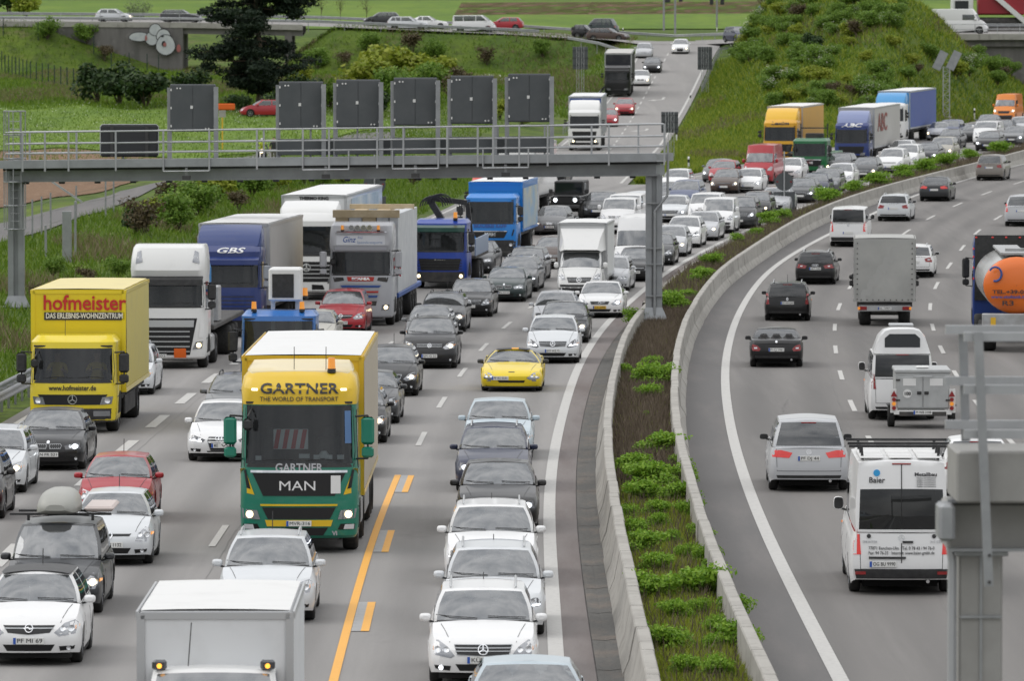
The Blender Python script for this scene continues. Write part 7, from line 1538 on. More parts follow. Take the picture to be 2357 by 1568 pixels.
for px, gz, Y, ht in ((38, .32, GY0, 0), (1505, .22, GY1, 0)):
    x = at(px, 700, Y).x; zt_ = gp(px, .02).z; c = MB()
    c.beam((x - .20, Y, gz + .3), (x - .20, Y, zt_), .22, .5, up=(0, 1, 0)).beam((x + .20, Y, gz + .3), (x + .20, Y, zt_), .22, .5, up=(0, 1, 0)).beam((x, Y + .06, gz + .3), (x, Y + .06, zt_), .2, .36, up=(0, 1, 0))
    cl_ = gl('column', c, 'steel_grey')
    R = [[(x - a, Y - b, z), (x + a, Y - b, z), (x + a, Y + b, z), (x - a, Y + b, z)] for z, a, b in ((gz + .06, .50, .42), (gz + .32, .50, .42), (gz + .75, .31, .27))]
    gl('column_foot', MB().rings(R, True), 'steel_grey', cl_)
    for k in range(5): gl('anchor_bolt', MB().cyl((x - .4 + k * .2, Y - .44, gz + .02), (x - .4 + k * .2, Y - .44, gz + .30), .055, 8), 'bolt', cl_)
    gl('pedestal', MB().cbox((x + (-.1 if px < 100 else .05), Y, gz - .45), (1.5 if px < 100 else 1.75, 1.6, 1.0), .05), 'concrete', cl_)
    if px > 100:
        gl('conduit', MB().tube([(x + .02, Y - .34, gz + .4), (x + .02, Y - .34, 4.6), (x + .5, Y - .45, 5.2), (x + .52, Y - .45, 7.2)], .05, 6), 'galv', cl_)
        for z in (1.4, 2.6, 3.2, 4.9): gl('pipe_clamp', MB().box((x, Y - .3, z), (.62, .1, .05)), 'galv', cl_)
    else:
        for sx in (-.42, .42): gl('ladder_rail', MB().beam((x + sx * .55, Y - .62, 3.6), (x + sx * .55, Y - .62, 8.3), .06, .06, up=(0, 1, 0)), 'galv', cl_)
        for z in np.arange(3.7, 8.2, .3): gl('rung', MB().cyl((x - .23, Y - .62, z), (x + .23, Y - .62, z), .016, 5), 'galv', cl_)
        for z in np.arange(3.7, 8.4, .92): gl('cage_hoop', MB().tube([(x + .42 * math.cos(a), Y - .62 + .75 * math.sin(a), z) for a in np.linspace(math.pi, 2 * math.pi, 9)], .03, 5), 'galv', cl_)
        for a in np.linspace(math.pi, 2 * math.pi, 5): gl('cage_bar', MB().beam((x + .42 * math.cos(a), Y - .62 + .75 * math.sin(a), 3.7), (x + .42 * math.cos(a), Y - .62 + .75 * math.sin(a), 8.3), .035, .035, up=(0, 1, 0)), 'galv', cl_)
# ---------------------------------------------------------------- near gantry at the right edge
fx = at(2257, 1400, 60).x; fg = empty('sign_gantry', (fx, 60, 0)); tag(fg, 'near grey gantry end with railing at the lower right corner', 'gantry')
def fz(py, Y=60.): return at(2257, py, Y).z
def fxx(px, Y=60.): return at(px, 1200, Y).x
def fl(name, mb, m, parent=None): me = mb.mesh(name, [m]); me.transform(Matrix.Translation((-fx, -60, 0))); return link(name, me, parent or fg)
x0 = fxx(2178); xr_ = 20.
mat('steel_fore', (.33, .325, .31), .55, .2, noise=1.5, col2=(.27, .265, .25))
fl('beam', MB().cbox(((x0 + xr_) / 2, 60.3, (fz(1155) + fz(1268)) / 2), (xr_ - x0, .9, fz(1155) - fz(1268)), .03), 'steel_fore'); fl('walkway', MB().cbox(((x0 + xr_) / 2 + .04, 60.0, (fz(1030) + fz(1148)) / 2), (xr_ - x0 - .02, 1.3, fz(1030) - fz(1148)), .02), 'steel_fore'); fl('flange', MB().box(((x0 + xr_) / 2, 59.82, fz(1150)), (xr_ - x0, .16, .035)).box(((x0 + xr_) / 2, 59.82, fz(1262)), (xr_ - x0, .2, .03)), 'galv'); fl('end_bracket', MB().cbox((x0 - .03, 59.7, fz(1195)), (.16, .5, .36), .03), 'galv')
for py, dy in ((768, -.7), (888, -.7), (990, -.7), (768, .9), (888, .9), (990, .9)): fl('rail', MB().beam((fxx(2205 if dy < 0 else 2190), 60 + dy, fz(py)), (xr_, 60 + dy, fz(py + 4)), .10, .085), 'galv_light')
fl('rail_post', MB().beam((fxx(2262), 59.22, fz(1335)), (fxx(2236), 59.22, fz(756)), .085, .06, up=(0, 1, 0)), 'galv'); fl('rail_post', MB().beam((fxx(2222, 61), 60.98, fz(1030)), (fxx(2214, 61), 60.98, fz(760)), .085, .06, up=(0, 1, 0)), 'galv')
for X in (7.2, 9.2, 11.2, 13.2): fl('rail_post', MB().beam((X, 59.22, fz(1335)), (X, 59.22, fz(756)), .085, .06, up=(0, 1, 0)), 'galv')
for z in (fz(1264), fz(1325)): fl('bolt', MB().cyl((fxx(2263), 59.16, z), (fxx(2263), 59.2, z), .016, 8), 'bolt')
c = fl('column', MB().cbox((fxx(2258), 60.2, fz(1268) / 2), (fxx(2308) - fxx(2208), .44, fz(1268) + .2), .02), 'steel_fore')
fl('column_rib', MB().box((fxx(2258), 59.97, fz(1268) / 2), (.022, .02, fz(1268))).box((fxx(2258), 59.96, fz(1420)), (.40, .03, .025)), 'galv', c); fl('cap_plate', MB().cbox((fxx(2258), 60.2, fz(1274)), (.52, .6, .05), .01), 'galv', c)
fl('conduit', MB().tube([(fxx(2192), 60.0, .2), (fxx(2192), 60.0, fz(1290)), (fxx(2180), 60., fz(1200))], .045, 6), 'galv_light', c)
# ---------------------------------------------------------------- guard rails
def guard_rail(label, pts, h=.75, gap=4., double=False, off=0., toward=(0, -1, 0), lod=False):
    """W-beam on posts along world points [(x, y, z)]"""
    P_ = [Vector(p) for p in pts]; t = empty('guard_rail', P_[0]); tag(t, label, 'guard rail'); R = []; prof = [(.0, .0), (.05, .03), (.05, .10), (.0, .15), (.05, .20), (.05, .27), (.0, .31)]
    for i, p in enumerate(P_):
        d = (P_[min(i + 1, len(P_) - 1)] - P_[max(i - 1, 0)]); d.z = 0; d.normalize(); n = Vector((d.y, -d.x, 0))
        if n.dot(Vector(toward)) < 0: n = -n
        R.append([p - P_[0] + n * a + Vector((0, 0, h - .31 + b)) for a, b in prof])
    link('rail', MB().rings(R, False).mesh('rail', ['galv'], True), t)
    if double: link('rail', MB().rings([[q + Vector((-.55, 0, 0)) for q in r] for r in R], False).mesh('rail', ['galv'], True), t)
    L = [0.]
    for a, b in zip(P_, P_[1:]): L.append(L[-1] + (b - a).length)
    pm = MB().box((0, 0, 0), (.07, .11, h + .5)).mesh('post', ['galv']); s = 0.
    while s < L[-1]:
        i = max(k for k in range(len(L)) if L[k] <= s); i = min(i, len(P_) - 2); q = P_[i].lerp(P_[i + 1], (s - L[i]) / max(1e-6, L[i + 1] - L[i])) - P_[0]; link('post', pm, t, (q.x - (.27 if double else 0), q.y + (.08 if not double else 0), q.z + h / 2 - .3)); s += gap
    return t
def gz(x, y): return float(zterr(x, y))
guard_rail('galvanised double guard rail at the left edge beside the yellow lorry', [(float(XL(y)) - .45, y, gz(float(XL(y)) - .5, y)) for y in np.arange(150, 236, 4)], .75, 2., True, toward=(1, 0, 0))
guard_rail('guard rail along the left side of the slip road', [(float(XL(y)) - .6, y, float(zr(y)) - .05) for y in np.arange(505, 640, 5)] + [(11.2, 650, 11.1), (9.2, 660, 11.8), (6, 667, 12.4)], .75, 4.)
guard_rail('guard rail along the right side at the top of the slip road', [(float(XRR(y)) + .5, y, float(zr(y)) - .05) for y in np.arange(585, 655, 5)] + [(24.5, 662, 11.4), (28, 667, 12.)], .75, 3., toward=(-1, 0, 0))
def cross_rail(label, x0, x1, off, gap=4.): return guard_rail(label, [(x, float(YCR(x)) + off, float(ZCR(x)) + off * CTILT - .05) for x in np.arange(x0, x1, 3.)], .75, gap)
cross_rail('guard rail on the near edge of the crossing road', -90, 6, -5.0); cross_rail('guard rail on the far edge of the crossing road', -60, 60, 5.2)
# ---------------------------------------------------------------- bridges of the crossing road
def bridge(label, x0, x1, yo=-5.4, deep=1.1, wall=None, rail=True):
    xm_ = (x0 + x1) / 2; t = empty('road_bridge', (xm_, float(YCR(xm_)), 0)); tag(t, label, 'bridge'); O = Matrix.Translation((-xm_, -float(YCR(xm_)), 0))
    def bl(n, mb, m, p=None): me = mb.mesh(n, [m]); me.transform(O); return link(n, me, p or t)
    def pt(x, o, z): return Vector((x, float(YCR(x)) + o, float(ZCR(x)) + o * CTILT + z))
    xs = np.arange(x0, x1 + .1, 4.)
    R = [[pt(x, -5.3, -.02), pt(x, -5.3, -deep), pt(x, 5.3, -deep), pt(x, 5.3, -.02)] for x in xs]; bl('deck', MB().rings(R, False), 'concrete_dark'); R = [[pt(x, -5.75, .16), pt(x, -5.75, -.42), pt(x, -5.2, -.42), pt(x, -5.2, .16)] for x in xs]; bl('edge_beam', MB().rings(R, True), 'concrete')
    if rail:
        for k, x in enumerate(np.arange(x0 + 1, x1, 2.2)): bl('rail_post', MB().beam(pt(x, -5.5, .1), pt(x, -5.5, 1.15), .06, .06, up=(0, 1, 0)), 'galv_light')
        for z in (1.13, .62): bl('rail', MB().tube([pt(x, -5.5, z) for x in xs], .035, 5), 'galv_light')
    return t, bl, pt
t, bl, pt = bridge('left overpass with a graffiti covered abutment', -75, -20)
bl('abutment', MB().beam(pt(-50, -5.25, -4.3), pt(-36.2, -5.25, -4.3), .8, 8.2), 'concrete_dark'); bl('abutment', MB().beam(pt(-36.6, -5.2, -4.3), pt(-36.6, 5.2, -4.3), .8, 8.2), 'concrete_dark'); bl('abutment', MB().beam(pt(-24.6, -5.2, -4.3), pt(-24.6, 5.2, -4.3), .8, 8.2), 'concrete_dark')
mat('graffiti_white', (.55, .57, .58), .6, noise=2, col2=(.45, .47, .5)); mat('graffiti_black', (.02, .02, .022), .6); mat('graffiti_red', (.35, .12, .11), .7)
def graf(poly, m, dy): 
    P_ = [at(*zc_(a, b, 0, 0), 684.2 + dy) for a, b in poly]; me = MB().add(P_, [tuple(range(len(P_)))]).mesh('graffiti', [m]); me.transform(Matrix.Translation((-t.location.x, -t.location.y, 0))); link('graffiti', me, t)
def blob(cx, cy, rx, ry, n=18, w=.06): return [(cx + rx * math.cos(a) * (1 + w * math.sin(3 * a)), cy + ry * math.sin(a)) for a in np.linspace(0, 2 * math.pi, n + 1)[:-1]]
for cx_, cy_, rx, ry in ((1280, 335, 95, 40), (1395, 350, 58, 62), (1425, 270, 55, 52), (1500, 325, 62, 58), (1520, 410, 85, 92)):
    GI_ = GI_ + .03 if 'GI_' in globals() else .05; graf(blob(cx_, cy_, rx + 7, ry + 7), 'graffiti_black', -GI_); graf(blob(cx_, cy_, rx, ry), 'graffiti_white', -GI_ - .015)
for cx_, cy_, rx, ry in ((1503, 398, 20, 26), (1490, 328, 14, 9)): graf(blob(cx_, cy_, rx, ry), 'graffiti_black', -.26)
graf(blob(1512, 406, 15, 20), 'graffiti_red', -.3); graf(blob(1640, 440, 20, 36), 'graffiti_red', -.1); graf(blob(1340, 345, 10, 26), 'graffiti_red', -.3)
t, bl, pt = bridge('right motorway bridge above the dark underpass', 36, 92)
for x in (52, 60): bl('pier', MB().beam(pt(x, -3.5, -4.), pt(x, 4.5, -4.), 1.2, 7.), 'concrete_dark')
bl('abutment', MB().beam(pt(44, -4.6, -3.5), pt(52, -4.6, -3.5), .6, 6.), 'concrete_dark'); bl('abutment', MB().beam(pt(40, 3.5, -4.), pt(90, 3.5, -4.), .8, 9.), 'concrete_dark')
# ---------------------------------------------------------------- signs and posts
def sign_back(label, px0, px1, py0, py1, pyb, Y):
    a, b = at(px0, py0, Y), at(px1, py1, Y); xm_ = (a.x + b.x) / 2; zg = gz(xm_, Y); t = empty('road_sign', (xm_, Y, zg)); tag(t, label, 'road sign'); w, h = b.x - a.x, a.z - b.z
    link('panel', MB().cbox((0, 0, a.z - zg - h / 2), (w, .06, h), .02).mesh('panel', ['sign_grey']), t)
    for k in range(3): link('stiffener', MB().box((0, -.05, a.z - zg - h * (k + .5) / 3), (w, .03, .05)).mesh('stiffener', ['sign_dark']), t)
    for sx in (-.16, .16):
        m = MB(); top_ = a.z - zg
        for q in (-.11, .11): m.beam((sx * w + q, -.14, -.3), (sx * w + q, -.14, top_), .035, .035, up=(0, 1, 0))
        n = int(top_ / .45)
        for k in range(n): s_ = 1 if k % 2 else -1; m.beam((sx * w - .11 * s_, -.14, k * .45), (sx * w + .11 * s_, -.14, (k + 1) * .45), .02, .02, up=(0, 1, 0))
        link('lattice_post', m.mesh('lattice_post', ['galv_light']), t)
sign_back('back of a dark sign on lattice posts left of the slip road', 1318, 1353, 107, 159, 195, 545); sign_back('back of a dark sign on lattice posts right of the slip road top', 1606, 1639, 107, 160, 208, 585); sign_back('back of a dark sign on lattice posts at the gantry right end', 1522, 1561, 257, 305, 366, 440)
def median_sign(label, px, pyc, Y, base=True, zg=None, r=.62, sq=1.3):
    c = at(px, pyc, Y); zg = float(zm(Y)) + .2 if zg is None else zg; t = empty('road_sign', (c.x, Y, zg)); tag(t, label, 'road sign'); z = c.z - zg
    link('round_plate', MB().cyl((0, .0, z), (0, .03, z), r, 24).mesh('round_plate', ['sign_grey']), t); link('square_plate', MB().cbox((0, .015, z - r - .05 - sq / 2), (sq * .95, .03, sq), .01).mesh('square_plate', ['sign_grey']), t); link('post', MB().cyl((0, -.06, -.2), (0, -.06, z + r + 1.2), .04, 8).mesh('post', ['galv_light']), t)
    for sx in (-1, 1): link('reflector', MB().box((sx * r * .75, -.01, z), (.1, .02, .08)).mesh('reflector', ['tail_red']), t)
    if base: link('base', MB().cyl((0, -.05, -.2), (0, -.05, .28), .33, 12).mesh('base', ['tail_red']), t)
median_sign('round and square grey sign on a pole with red base in the planted strip', 1805, 418, 352, zg=float(zm(352)) + .2, r=.52); p = ground(868, 472); median_sign('dark round and square sign on the left slope behind the white lorry', 862, 424, 335, False, gz(at(862, 470, 335).x, 335), .6, 1.3)
def reflector_post(label, px, py, Y=None):
    p = ground(px, py); t = empty('reflector_post', p); tag(t, label, 'reflector post', 'white roadside reflector posts'); R = [[(-.06, -.05, z), (.06, -.05, z), (.06, .05, z + d), (-.06, .05, z + d)] for z, d in ((-.2, 0), (1.0, .12))]
    link('post', MB().rings(R, True).add(R[1], [(0, 1, 2, 3)]).mesh('post', ['white']), t); link('band', MB().box((0, 0, .82), (.135, .115, .22)).mesh('band', ['black_plastic']), t)
for lb, px, py in (('white reflector post on the right verge of the slip road', 1589, 243), ('white reflector post at the tip of the grass island', 1585, 398), ('white reflector post beside the far queue near the solar mast', 2243, 278), ('white reflector post left of the slip road top', 1434, 86), ('white reflector post at the junction corner', 1650, 72), ('white reflector post just right of the gantry railing end', 1557, 330)): reflector_post(lb, px, py)
p = ground(2178, 274); t = empty('solar_mast', p); tag(t, 'lattice mast with two tilted solar panels on the hillside', 'mast'); m = MB(); hgt = 4.6
for sx in (-.28, .28):
    for sy in (-.2, .2): m.beam((sx, sy, -.3), (sx, sy, hgt), .06, .06, up=(0, 1, 0))
for k in range(11): s_ = 1 if k % 2 else -1; m.beam((-.28 * s_, -.2, k * .42), (.28 * s_, -.2, (k + 1) * .42), .035, .035, up=(0, 1, 0)); m.beam((-.28, -.2, k * .42), (.28, -.2, k * .42), .03, .03)
link('lattice', m.mesh('lattice', ['galv_light']), t)
for sx in (-.55, .65): link('solar_panel', MB().box((sx, -.1, hgt + .55), (.75, .06, 1.7), rot=Matrix.Rotation(.45, 3, 'Y')).mesh('solar_panel', ['galv']), t)
link('mast_base', MB().cbox((0, 0, 0), (.9, .8, .5), .05).mesh('mast_base', ['concrete']), t)
def signal(label, px, pyb, Y, h, heads):
    b = at(px, pyb, Y); t = empty('traffic_light', b); tag(t, label, 'traffic light'); link('pole', MB().cyl((0, 0, -.5), (0, 0, h), .11, 8).mesh('pole', ['galv']), t)
    for dx, z in heads:
        hd = link('signal_head', MB().cbox((dx, -.15, z), (.42, .32, 1.15), .05).mesh('signal_head', ['sign_dark']), t); link('signal_bracket', MB().beam((0, 0, z + .3), (dx, -.1, z + .3), .05, .05).mesh('signal_bracket', ['galv']), hd)
signal('traffic light pole on the junction island', 1554, 66, 668, 4.2, [(-.9, 3.4), (.6, 3.5)]); signal('second traffic light pole on the junction island', 1528, 60, 680, 4., [(.5, 3.2)]); signal('traffic light pole at the far side of the crossing', 1650, 52, 696, 4., [(-.6, 2.6), (.6, 2.6)])
# fences on the left
mat('fence_green', (.012, .035, .025), .6)
def fence(label, pts, h, gap, m, r=.04, wires=3):
    P_ = [ground(*q) for q in pts]; t = empty('wire_fence', P_[0]); tag(t, label, 'fence'); pm = MB().cyl((0, 0, -.3), (0, 0, h), r, 7).mesh('post', [m])
    for a, b in zip(P_, P_[1:]):
        n = max(1, int(round(math.hypot(b.x - a.x, b.y - a.y) / gap)))
        for k in range(n): q = a.lerp(b, k / n); q.z = gz(q.x, q.y); link('post', pm, t, q - P_[0])
    for w in range(wires):
        z = h * (w + .6) / (wires + .2); L_ = []
        for a, b in zip(P_, P_[1:]):
            for k in range(8): q = a.lerp(b, k / 8); L_.append(Vector((q.x, q.y, gz(q.x, q.y) + z)) - P_[0])
        link('wire', MB().tube(L_, .008, 3).mesh('wire', [m]), t)
fence('green wire fence on the bank below the left overpass', [zc_(15, 640, 0, 0), zc_(280, 745, 0, 0), zc_(735, 830, 0, 0)], 2.1, 5., 'fence_green', .055); fence('green wire fence running down the overpass bank', [zc_(30, 330, 0, 0), zc_(350, 365, 0, 0), zc_(860, 490, 0, 0), zc_(1350, 660, 0, 0), zc_(1560, 665, 0, 0)], 2.0, 4.5, 'fence_green', .05)
fence('grey wire fence between the farm track and the motorway', [ZT(120, 720), ZT(465, 600), ZT(700, 530), ZT(970, 480), ZT(1115, 430)], 1.9, 4.2, 'galv', .045)
for lb, zx, zy, h in (('grey steel post on the weedy slope', 420, 850, 1.5), ('wide grey cabinet post on the weedy slope', 615, 890, 2.3), ('tall grey steel post right of the cabinet post', 692, 850, 2.6)):
    p = ground(*ZT(zx, zy)); o = link('steel_post', MB().cbox((0, 0, h / 2 - .2), (.10 if h != 2.3 else .42, .12, h + .4), .015).mesh('steel_post', ['galv']), loc=p); tag(o, lb, 'post')
p0 = ground(*ZT(620, 700)); o = link('slanting_bar', MB().beam((-1.2, 0, 3.2), (.7, 0, 1.9), .09, .09).mesh('slanting_bar', ['galv_light']), loc=p0); tag(o, 'slanting grey bar at the fence on the left slope', 'bar')
# red car, hazard flag, rider and walker on the field track
pr = car_proto('hatch', 'plain', 1, None, 0, lit=None); p = ground(606, 270); root, ob = stamp(pr, 'car', (0, 430, 0), 0, COLR['red'], 'red hatchback parked on the field track behind the sign boxes', 'car', dist=430); root.location = p + Vector((-2, 0, .05)); root.rotation_euler = (0, 0, -math.pi / 2 + .1)
p = ground(512, 345); t = empty('marker_post', p); tag(t, 'yellow post with an orange top in the green field', 'post'); hh = at(512, 250, p.y).z - p.z; link('pole', MB().cyl((0, 0, -.2), (0, 0, hh), .05, 6).mesh('pole', ['plate_yellow']), t); link('flag', MB().cbox((.25, 0, hh + .15), (1.3, .2, .5), .08).mesh('flag', ['hazard_orange']), t); link('plate', MB().box((0, -.05, hh - .35), (.5, .03, .5)).mesh('plate', ['concrete']), t)
# ---------------------------------------------------------------- people
mat('skin', (.45, .27, .19), .6); mat('cloth_dark', (.03, .03, .035), .85, noise=8, col2=(.05, .05, .05)); mat('hi_vis', (.50, .62, .05), .7, noise=6, col2=(.4, .5, .04)); mat('shirt_yellow', (.62, .42, .03), .8, noise=8, col2=(.5, .33, .03)); mat('hair', (.03, .02, .015), .8); mat('helmet', (.6, .6, .6), .25); mat('olive', (.10, .10, .06), .85)
def figure(name, label, joints, edges, mats_z, loc, rz):
    """one continuous body grown over a joint skeleton; mats_z picks clothing by height"""
    me = bpy.data.meshes.new('body'); me.from_pydata([j[0] for j in joints], edges, []); o = bpy.data.objects.new('tmp', me); COL.objects.link(o)
    sk = o.modifiers.new('s', 'SKIN'); sb = o.modifiers.new('d', 'SUBSURF'); sb.levels = sb.render_levels = 2
    for i, j in enumerate(joints): me.skin_vertices[0].data[i].radius = (j[1], j[1] if len(j) < 3 else j[2]); me.skin_vertices[0].data[i].use_root = (i == 0)
    dg = bpy.context.evaluated_depsgraph_get(); m2 = bpy.data.meshes.new_from_object(o.evaluated_get(dg)); bpy.data.objects.remove(o)
    m2.materials.clear(); names = [m for _, m in mats_z]
    for n in names: m2.materials.append(MATS[n])
    for p_ in m2.polygons:
        z = p_.center.z; p_.use_smooth = True
        for k, (f, n) in enumerate(mats_z):
            if f(p_.center): p_.material_index = k; break
    t = empty(name, loc, rz); tag(t, label, 'person'); link('body', m2, t); return t
std = [((0, 0, .95), .15, .11), ((0, 0, 1.2), .15, .1), ((0, 0, 1.42), .17, .1), ((0, 0, 1.52), .06), ((0, -.01, 1.60), .085), ((0, -.02, 1.70), .10), ((0, -.02, 1.78), .07),
    ((-.20, 0, 1.43), .065), ((-.25, .03, 1.15), .05), ((-.24, -.06, .92), .038), ((-.24, -.09, .82), .035), ((.20, 0, 1.43), .065), ((.26, .03, 1.16), .05), ((.22, -.14, 1.0), .038), ((.16, -.22, .98), .035),
    ((-.10, 0, .88), .10), ((-.11, -.02, .48), .07), ((-.12, .02, .10), .05), ((-.12, -.12, .04), .045), ((.10, 0, .88), .10), ((.12, -.02, .48), .07), ((.14, .03, .10), .05), ((.15, -.1, .04), .045)]
sed = [(0, 1), (1, 2), (2, 3), (3, 4), (4, 5), (5, 6), (2, 7), (7, 8), (8, 9), (9, 10), (2, 11), (11, 12), (12, 13), (13, 14), (0, 15), (15, 16), (16, 17), (17, 18), (0, 19), (19, 20), (20, 21), (21, 22)]
cl = [(lambda c: c.z > 1.74 or (c.z > 1.62 and c.y > .03), 'hair'), (lambda c: c.z > 1.5, 'skin'), (lambda c: abs(c.x) > .19 and c.z < 1.2 and c.z > .75, 'skin'), (lambda c: c.z > .93, 'cloth_dark'), (lambda c: True, 'olive')]
pw = ground(630, 378); figure('person', 'person in a dark top and shorts standing on the field track', std, sed, cl, pw, .3)
pm_ = ground(602, 380); mc = empty('motorcycle', pm_); tag(mc, 'motorcycle with its headlight on standing on the field track', 'motorcycle'); tw, rm = wheel_mesh(.32, .14)
for y in (.35, 1.75): w_ = link('wheel', tw, mc, (0, y, .32)); link('rim', rm, w_)
link('frame', MB().cbox((0, 1.05, .62), (.32, .95, .42), .1).mesh('frame', ['cloth_dark'], True, 40), mc); link('fork', MB().cyl((-.1, .35, .32), (-.12, .6, 1.0), .035, 6).cyl((.1, .35, .32), (.12, .6, 1.0), .035, 6).mesh('fork', ['chrome']), mc); link('headlight', MB().cyl((0, .38, .92), (0, .48, .92), .12, 14).mesh('headlight', ['lamp_on_warm']), mc); link('handlebar', MB().tube([(-.4, .75, 1.08), (0, .6, 1.05), (.4, .75, 1.08)], .02, 6).mesh('handlebar', ['black_plastic']), mc); link('saddle', MB().cbox((0, 1.45, .86), (.3, .7, .12), .05).mesh('saddle', ['black_plastic'], True, 40), mc); link('fuel_tank', MB().cbox((0, .95, .92), (.34, .5, .22), .09).mesh('fuel_tank', ['tail_red'], True, 40), mc)
rid = [((0, 1.35, .98), .15, .12), ((0, 1.25, 1.2), .15, .1), ((0, 1.15, 1.42), .17, .1), ((0, 1.1, 1.52), .06), ((0, 1.08, 1.6), .1), ((0, 1.06, 1.68), .125), ((0, 1.06, 1.78), .09), ((-.20, 1.12, 1.40), .065), ((-.32, .95, 1.2), .05), ((-.36, .8, 1.1), .04), ((-.36, .72, 1.08), .035), ((.20, 1.12, 1.40), .065), ((.32, .95, 1.2), .05), ((.36, .8, 1.1), .04), ((.36, .72, 1.08), .035),
    ((-.14, 1.28, .92), .10), ((-.24, .9, .72), .075), ((-.24, 1.15, .36), .05), ((-.24, 1.0, .30), .045), ((.14, 1.28, .92), .10), ((.24, .9, .72), .075), ((.24, 1.15, .36), .05), ((.24, 1.0, .30), .045)]
figure('person', 'motorcyclist in a yellow vest and pale helmet sitting on the motorcycle', rid, sed, [(lambda c: c.z > 1.55, 'helmet'), (lambda c: c.z > 1.0 and abs(c.x) < .22, 'hi_vis'), (lambda c: True, 'cloth_dark')], pm_, 0)

sit = [((0, .1, .55), .16, .13), ((0, .08, .8), .16, .11), ((0, .06, 1.02), .17, .1), ((0, .04, 1.12), .06), ((0, .02, 1.2), .085), ((0, .0, 1.3), .105), ((0, .01, 1.39), .075), ((-.2, .05, 1.02), .065), ((-.27, -.12, .82), .05), ((-.2, -.36, .88), .04), ((-.14, -.46, .92), .035), ((.2, .05, 1.02), .065), ((.27, -.12, .82), .05), ((.2, -.36, .88), .04), ((.14, -.46, .92), .035), ((-.12, .0, .5), .1), ((-.14, -.42, .5), .075), ((-.14, -.46, .2), .05), ((-.14, -.58, .1), .045), ((.12, .0, .5), .1), ((.14, -.42, .5), .075), ((.14, -.46, .2), .05), ((.14, -.58, .1), .045)]
def sitter(root, x, y, z, label, shirt):
    o = figure('person', label, sit, sed, [(lambda c: c.z > 1.34 or (c.z > 1.2 and c.y > .06), 'hair'), (lambda c: c.z > 1.1, 'skin'), (lambda c: c.y < -.24 and c.z > .78, 'skin'), (lambda c: c.z > .6, shirt), (lambda c: True, 'cloth_dark')], (0, 0, 0), 0)
    o.location = root.location + (root.rotation_euler.to_matrix() @ Vector((x, y, z))) * root.scale.x; o.rotation_euler = root.rotation_euler
sitter(r_hof, .55, 1.22, .78, 'driver in a yellow shirt behind the furniture lorry windscreen', 'shirt_yellow'); sitter(r_hof, -.5, 1.22, .78, 'passenger in a yellow shirt in the furniture lorry cab', 'shirt_yellow')
# ---------------------------------------------------------------- vegetation
mat_leaf('leaf_bright', (.12, .26, .016), (.27, .42, .045), .32); mat_leaf('leaf_mid', (.085, .175, .018), (.21, .32, .05), .3); mat_leaf('leaf_dark', (.016, .045, .012), (.05, .085, .022), .15); mat_leaf('leaf_yellow', (.20, .27, .02), (.33, .36, .05), .3); mat_leaf('leaf_brown', (.07, .052, .028), (.14, .11, .055), .15)
mat_leaf('needle', (.008, .02, .012), (.026, .042, .022), .05, .7); mat_leaf('dead_stem', (.09, .068, .05), (.20, .16, .12), .1, .9); mat_leaf('blossom', (.50, .50, .40), (.66, .66, .58), .3); mat_leaf('grass_blade', (.07, .145, .010), (.17, .255, .024), .3); mat_leaf('dry_blade', (.13, .11, .055), (.24, .20, .11), .2); mat_leaf('leaf_pale', (.13, .18, .09), (.24, .28, .15), .3)
mat('bark', (.07, .05, .035), .9, noise=6, col2=(.11, .085, .06), bump=.4, bscale=20)
def leaf_mesh(name, centres, size, m, normals=None, rng=None, aspect=.6, jitter=.9):
    """one small leaf quad at every centre"""
    rng = rng or RNG; n = len(centres); c = np.asarray(centres)
    nr = rng.normal(size=(n, 3)) * jitter + np.array([0, 0, .8])
    if normals is not None: nr += np.asarray(normals) * 1.0
    nr /= np.linalg.norm(nr, axis=1)[:, None]
    a = np.cross(nr, rng.normal(size=(n, 3))); a /= np.linalg.norm(a, axis=1)[:, None] + 1e-9; b = np.cross(nr, a); s = size * rng.uniform(.6, 1.4, (n, 1))
    V = np.empty((n, 4, 3)); V[:, 0] = c - a * s; V[:, 1] = c - b * s * aspect; V[:, 2] = c + a * s; V[:, 3] = c + b * s * aspect
    me = bpy.data.meshes.new(name); me.vertices.add(n * 4); me.vertices.foreach_set('co', V.ravel()); me.loops.add(n * 4); me.loops.foreach_set('vertex_index', np.arange(n * 4, dtype=np.int32)); me.polygons.add(n); me.polygons.foreach_set('loop_start', np.arange(0, n * 4, 4, dtype=np.int32)); me.polygons.foreach_set('loop_total', np.full(n, 4, dtype=np.int32)); me.update(calc_edges=True); me.materials.append(MATS[m]); return me
def clump_points(n, w, h, lobes, rng, shell=.45):
    """points through the volume of a crown made of uneven lobes"""
    L_ = []
    for k in range(lobes):
        a = rng.uniform(0, 6.283); r = rng.uniform(.1, .62) * w / 2; hh = rng.uniform(.35, .78) * h; L_.append((r * math.cos(a), r * math.sin(a), hh, rng.uniform(.20, .38) * w, rng.uniform(.16, .28) * h))
    idx = rng.integers(0, lobes, n); d = rng.normal(size=(n, 3)); d /= np.linalg.norm(d, axis=1)[:, None]; rad = rng.uniform(0, 1, n) ** shell
    A = np.array(L_)[idx]; P_ = np.stack([A[:, 0] + d[:, 0] * A[:, 3] * rad, A[:, 1] + d[:, 1] * A[:, 3] * rad, np.maximum(.02, A[:, 2] + d[:, 2] * A[:, 4] * rad)], 1)
    return P_, d, L_
def stems_mesh(L_, m='bark', r=.03):
    mb = MB()
    for x, y, z, *_ in L_: mb.cyl((0, 0, -.1), (x * .45, y * .45, z * .55), r, 5, 0, r * .7); mb.cyl((x * .45, y * .45, z * .55), (x, y, z), r * .7, 5, 0, r * .35)
    return mb.mesh('stems', [m])
SHR = {}
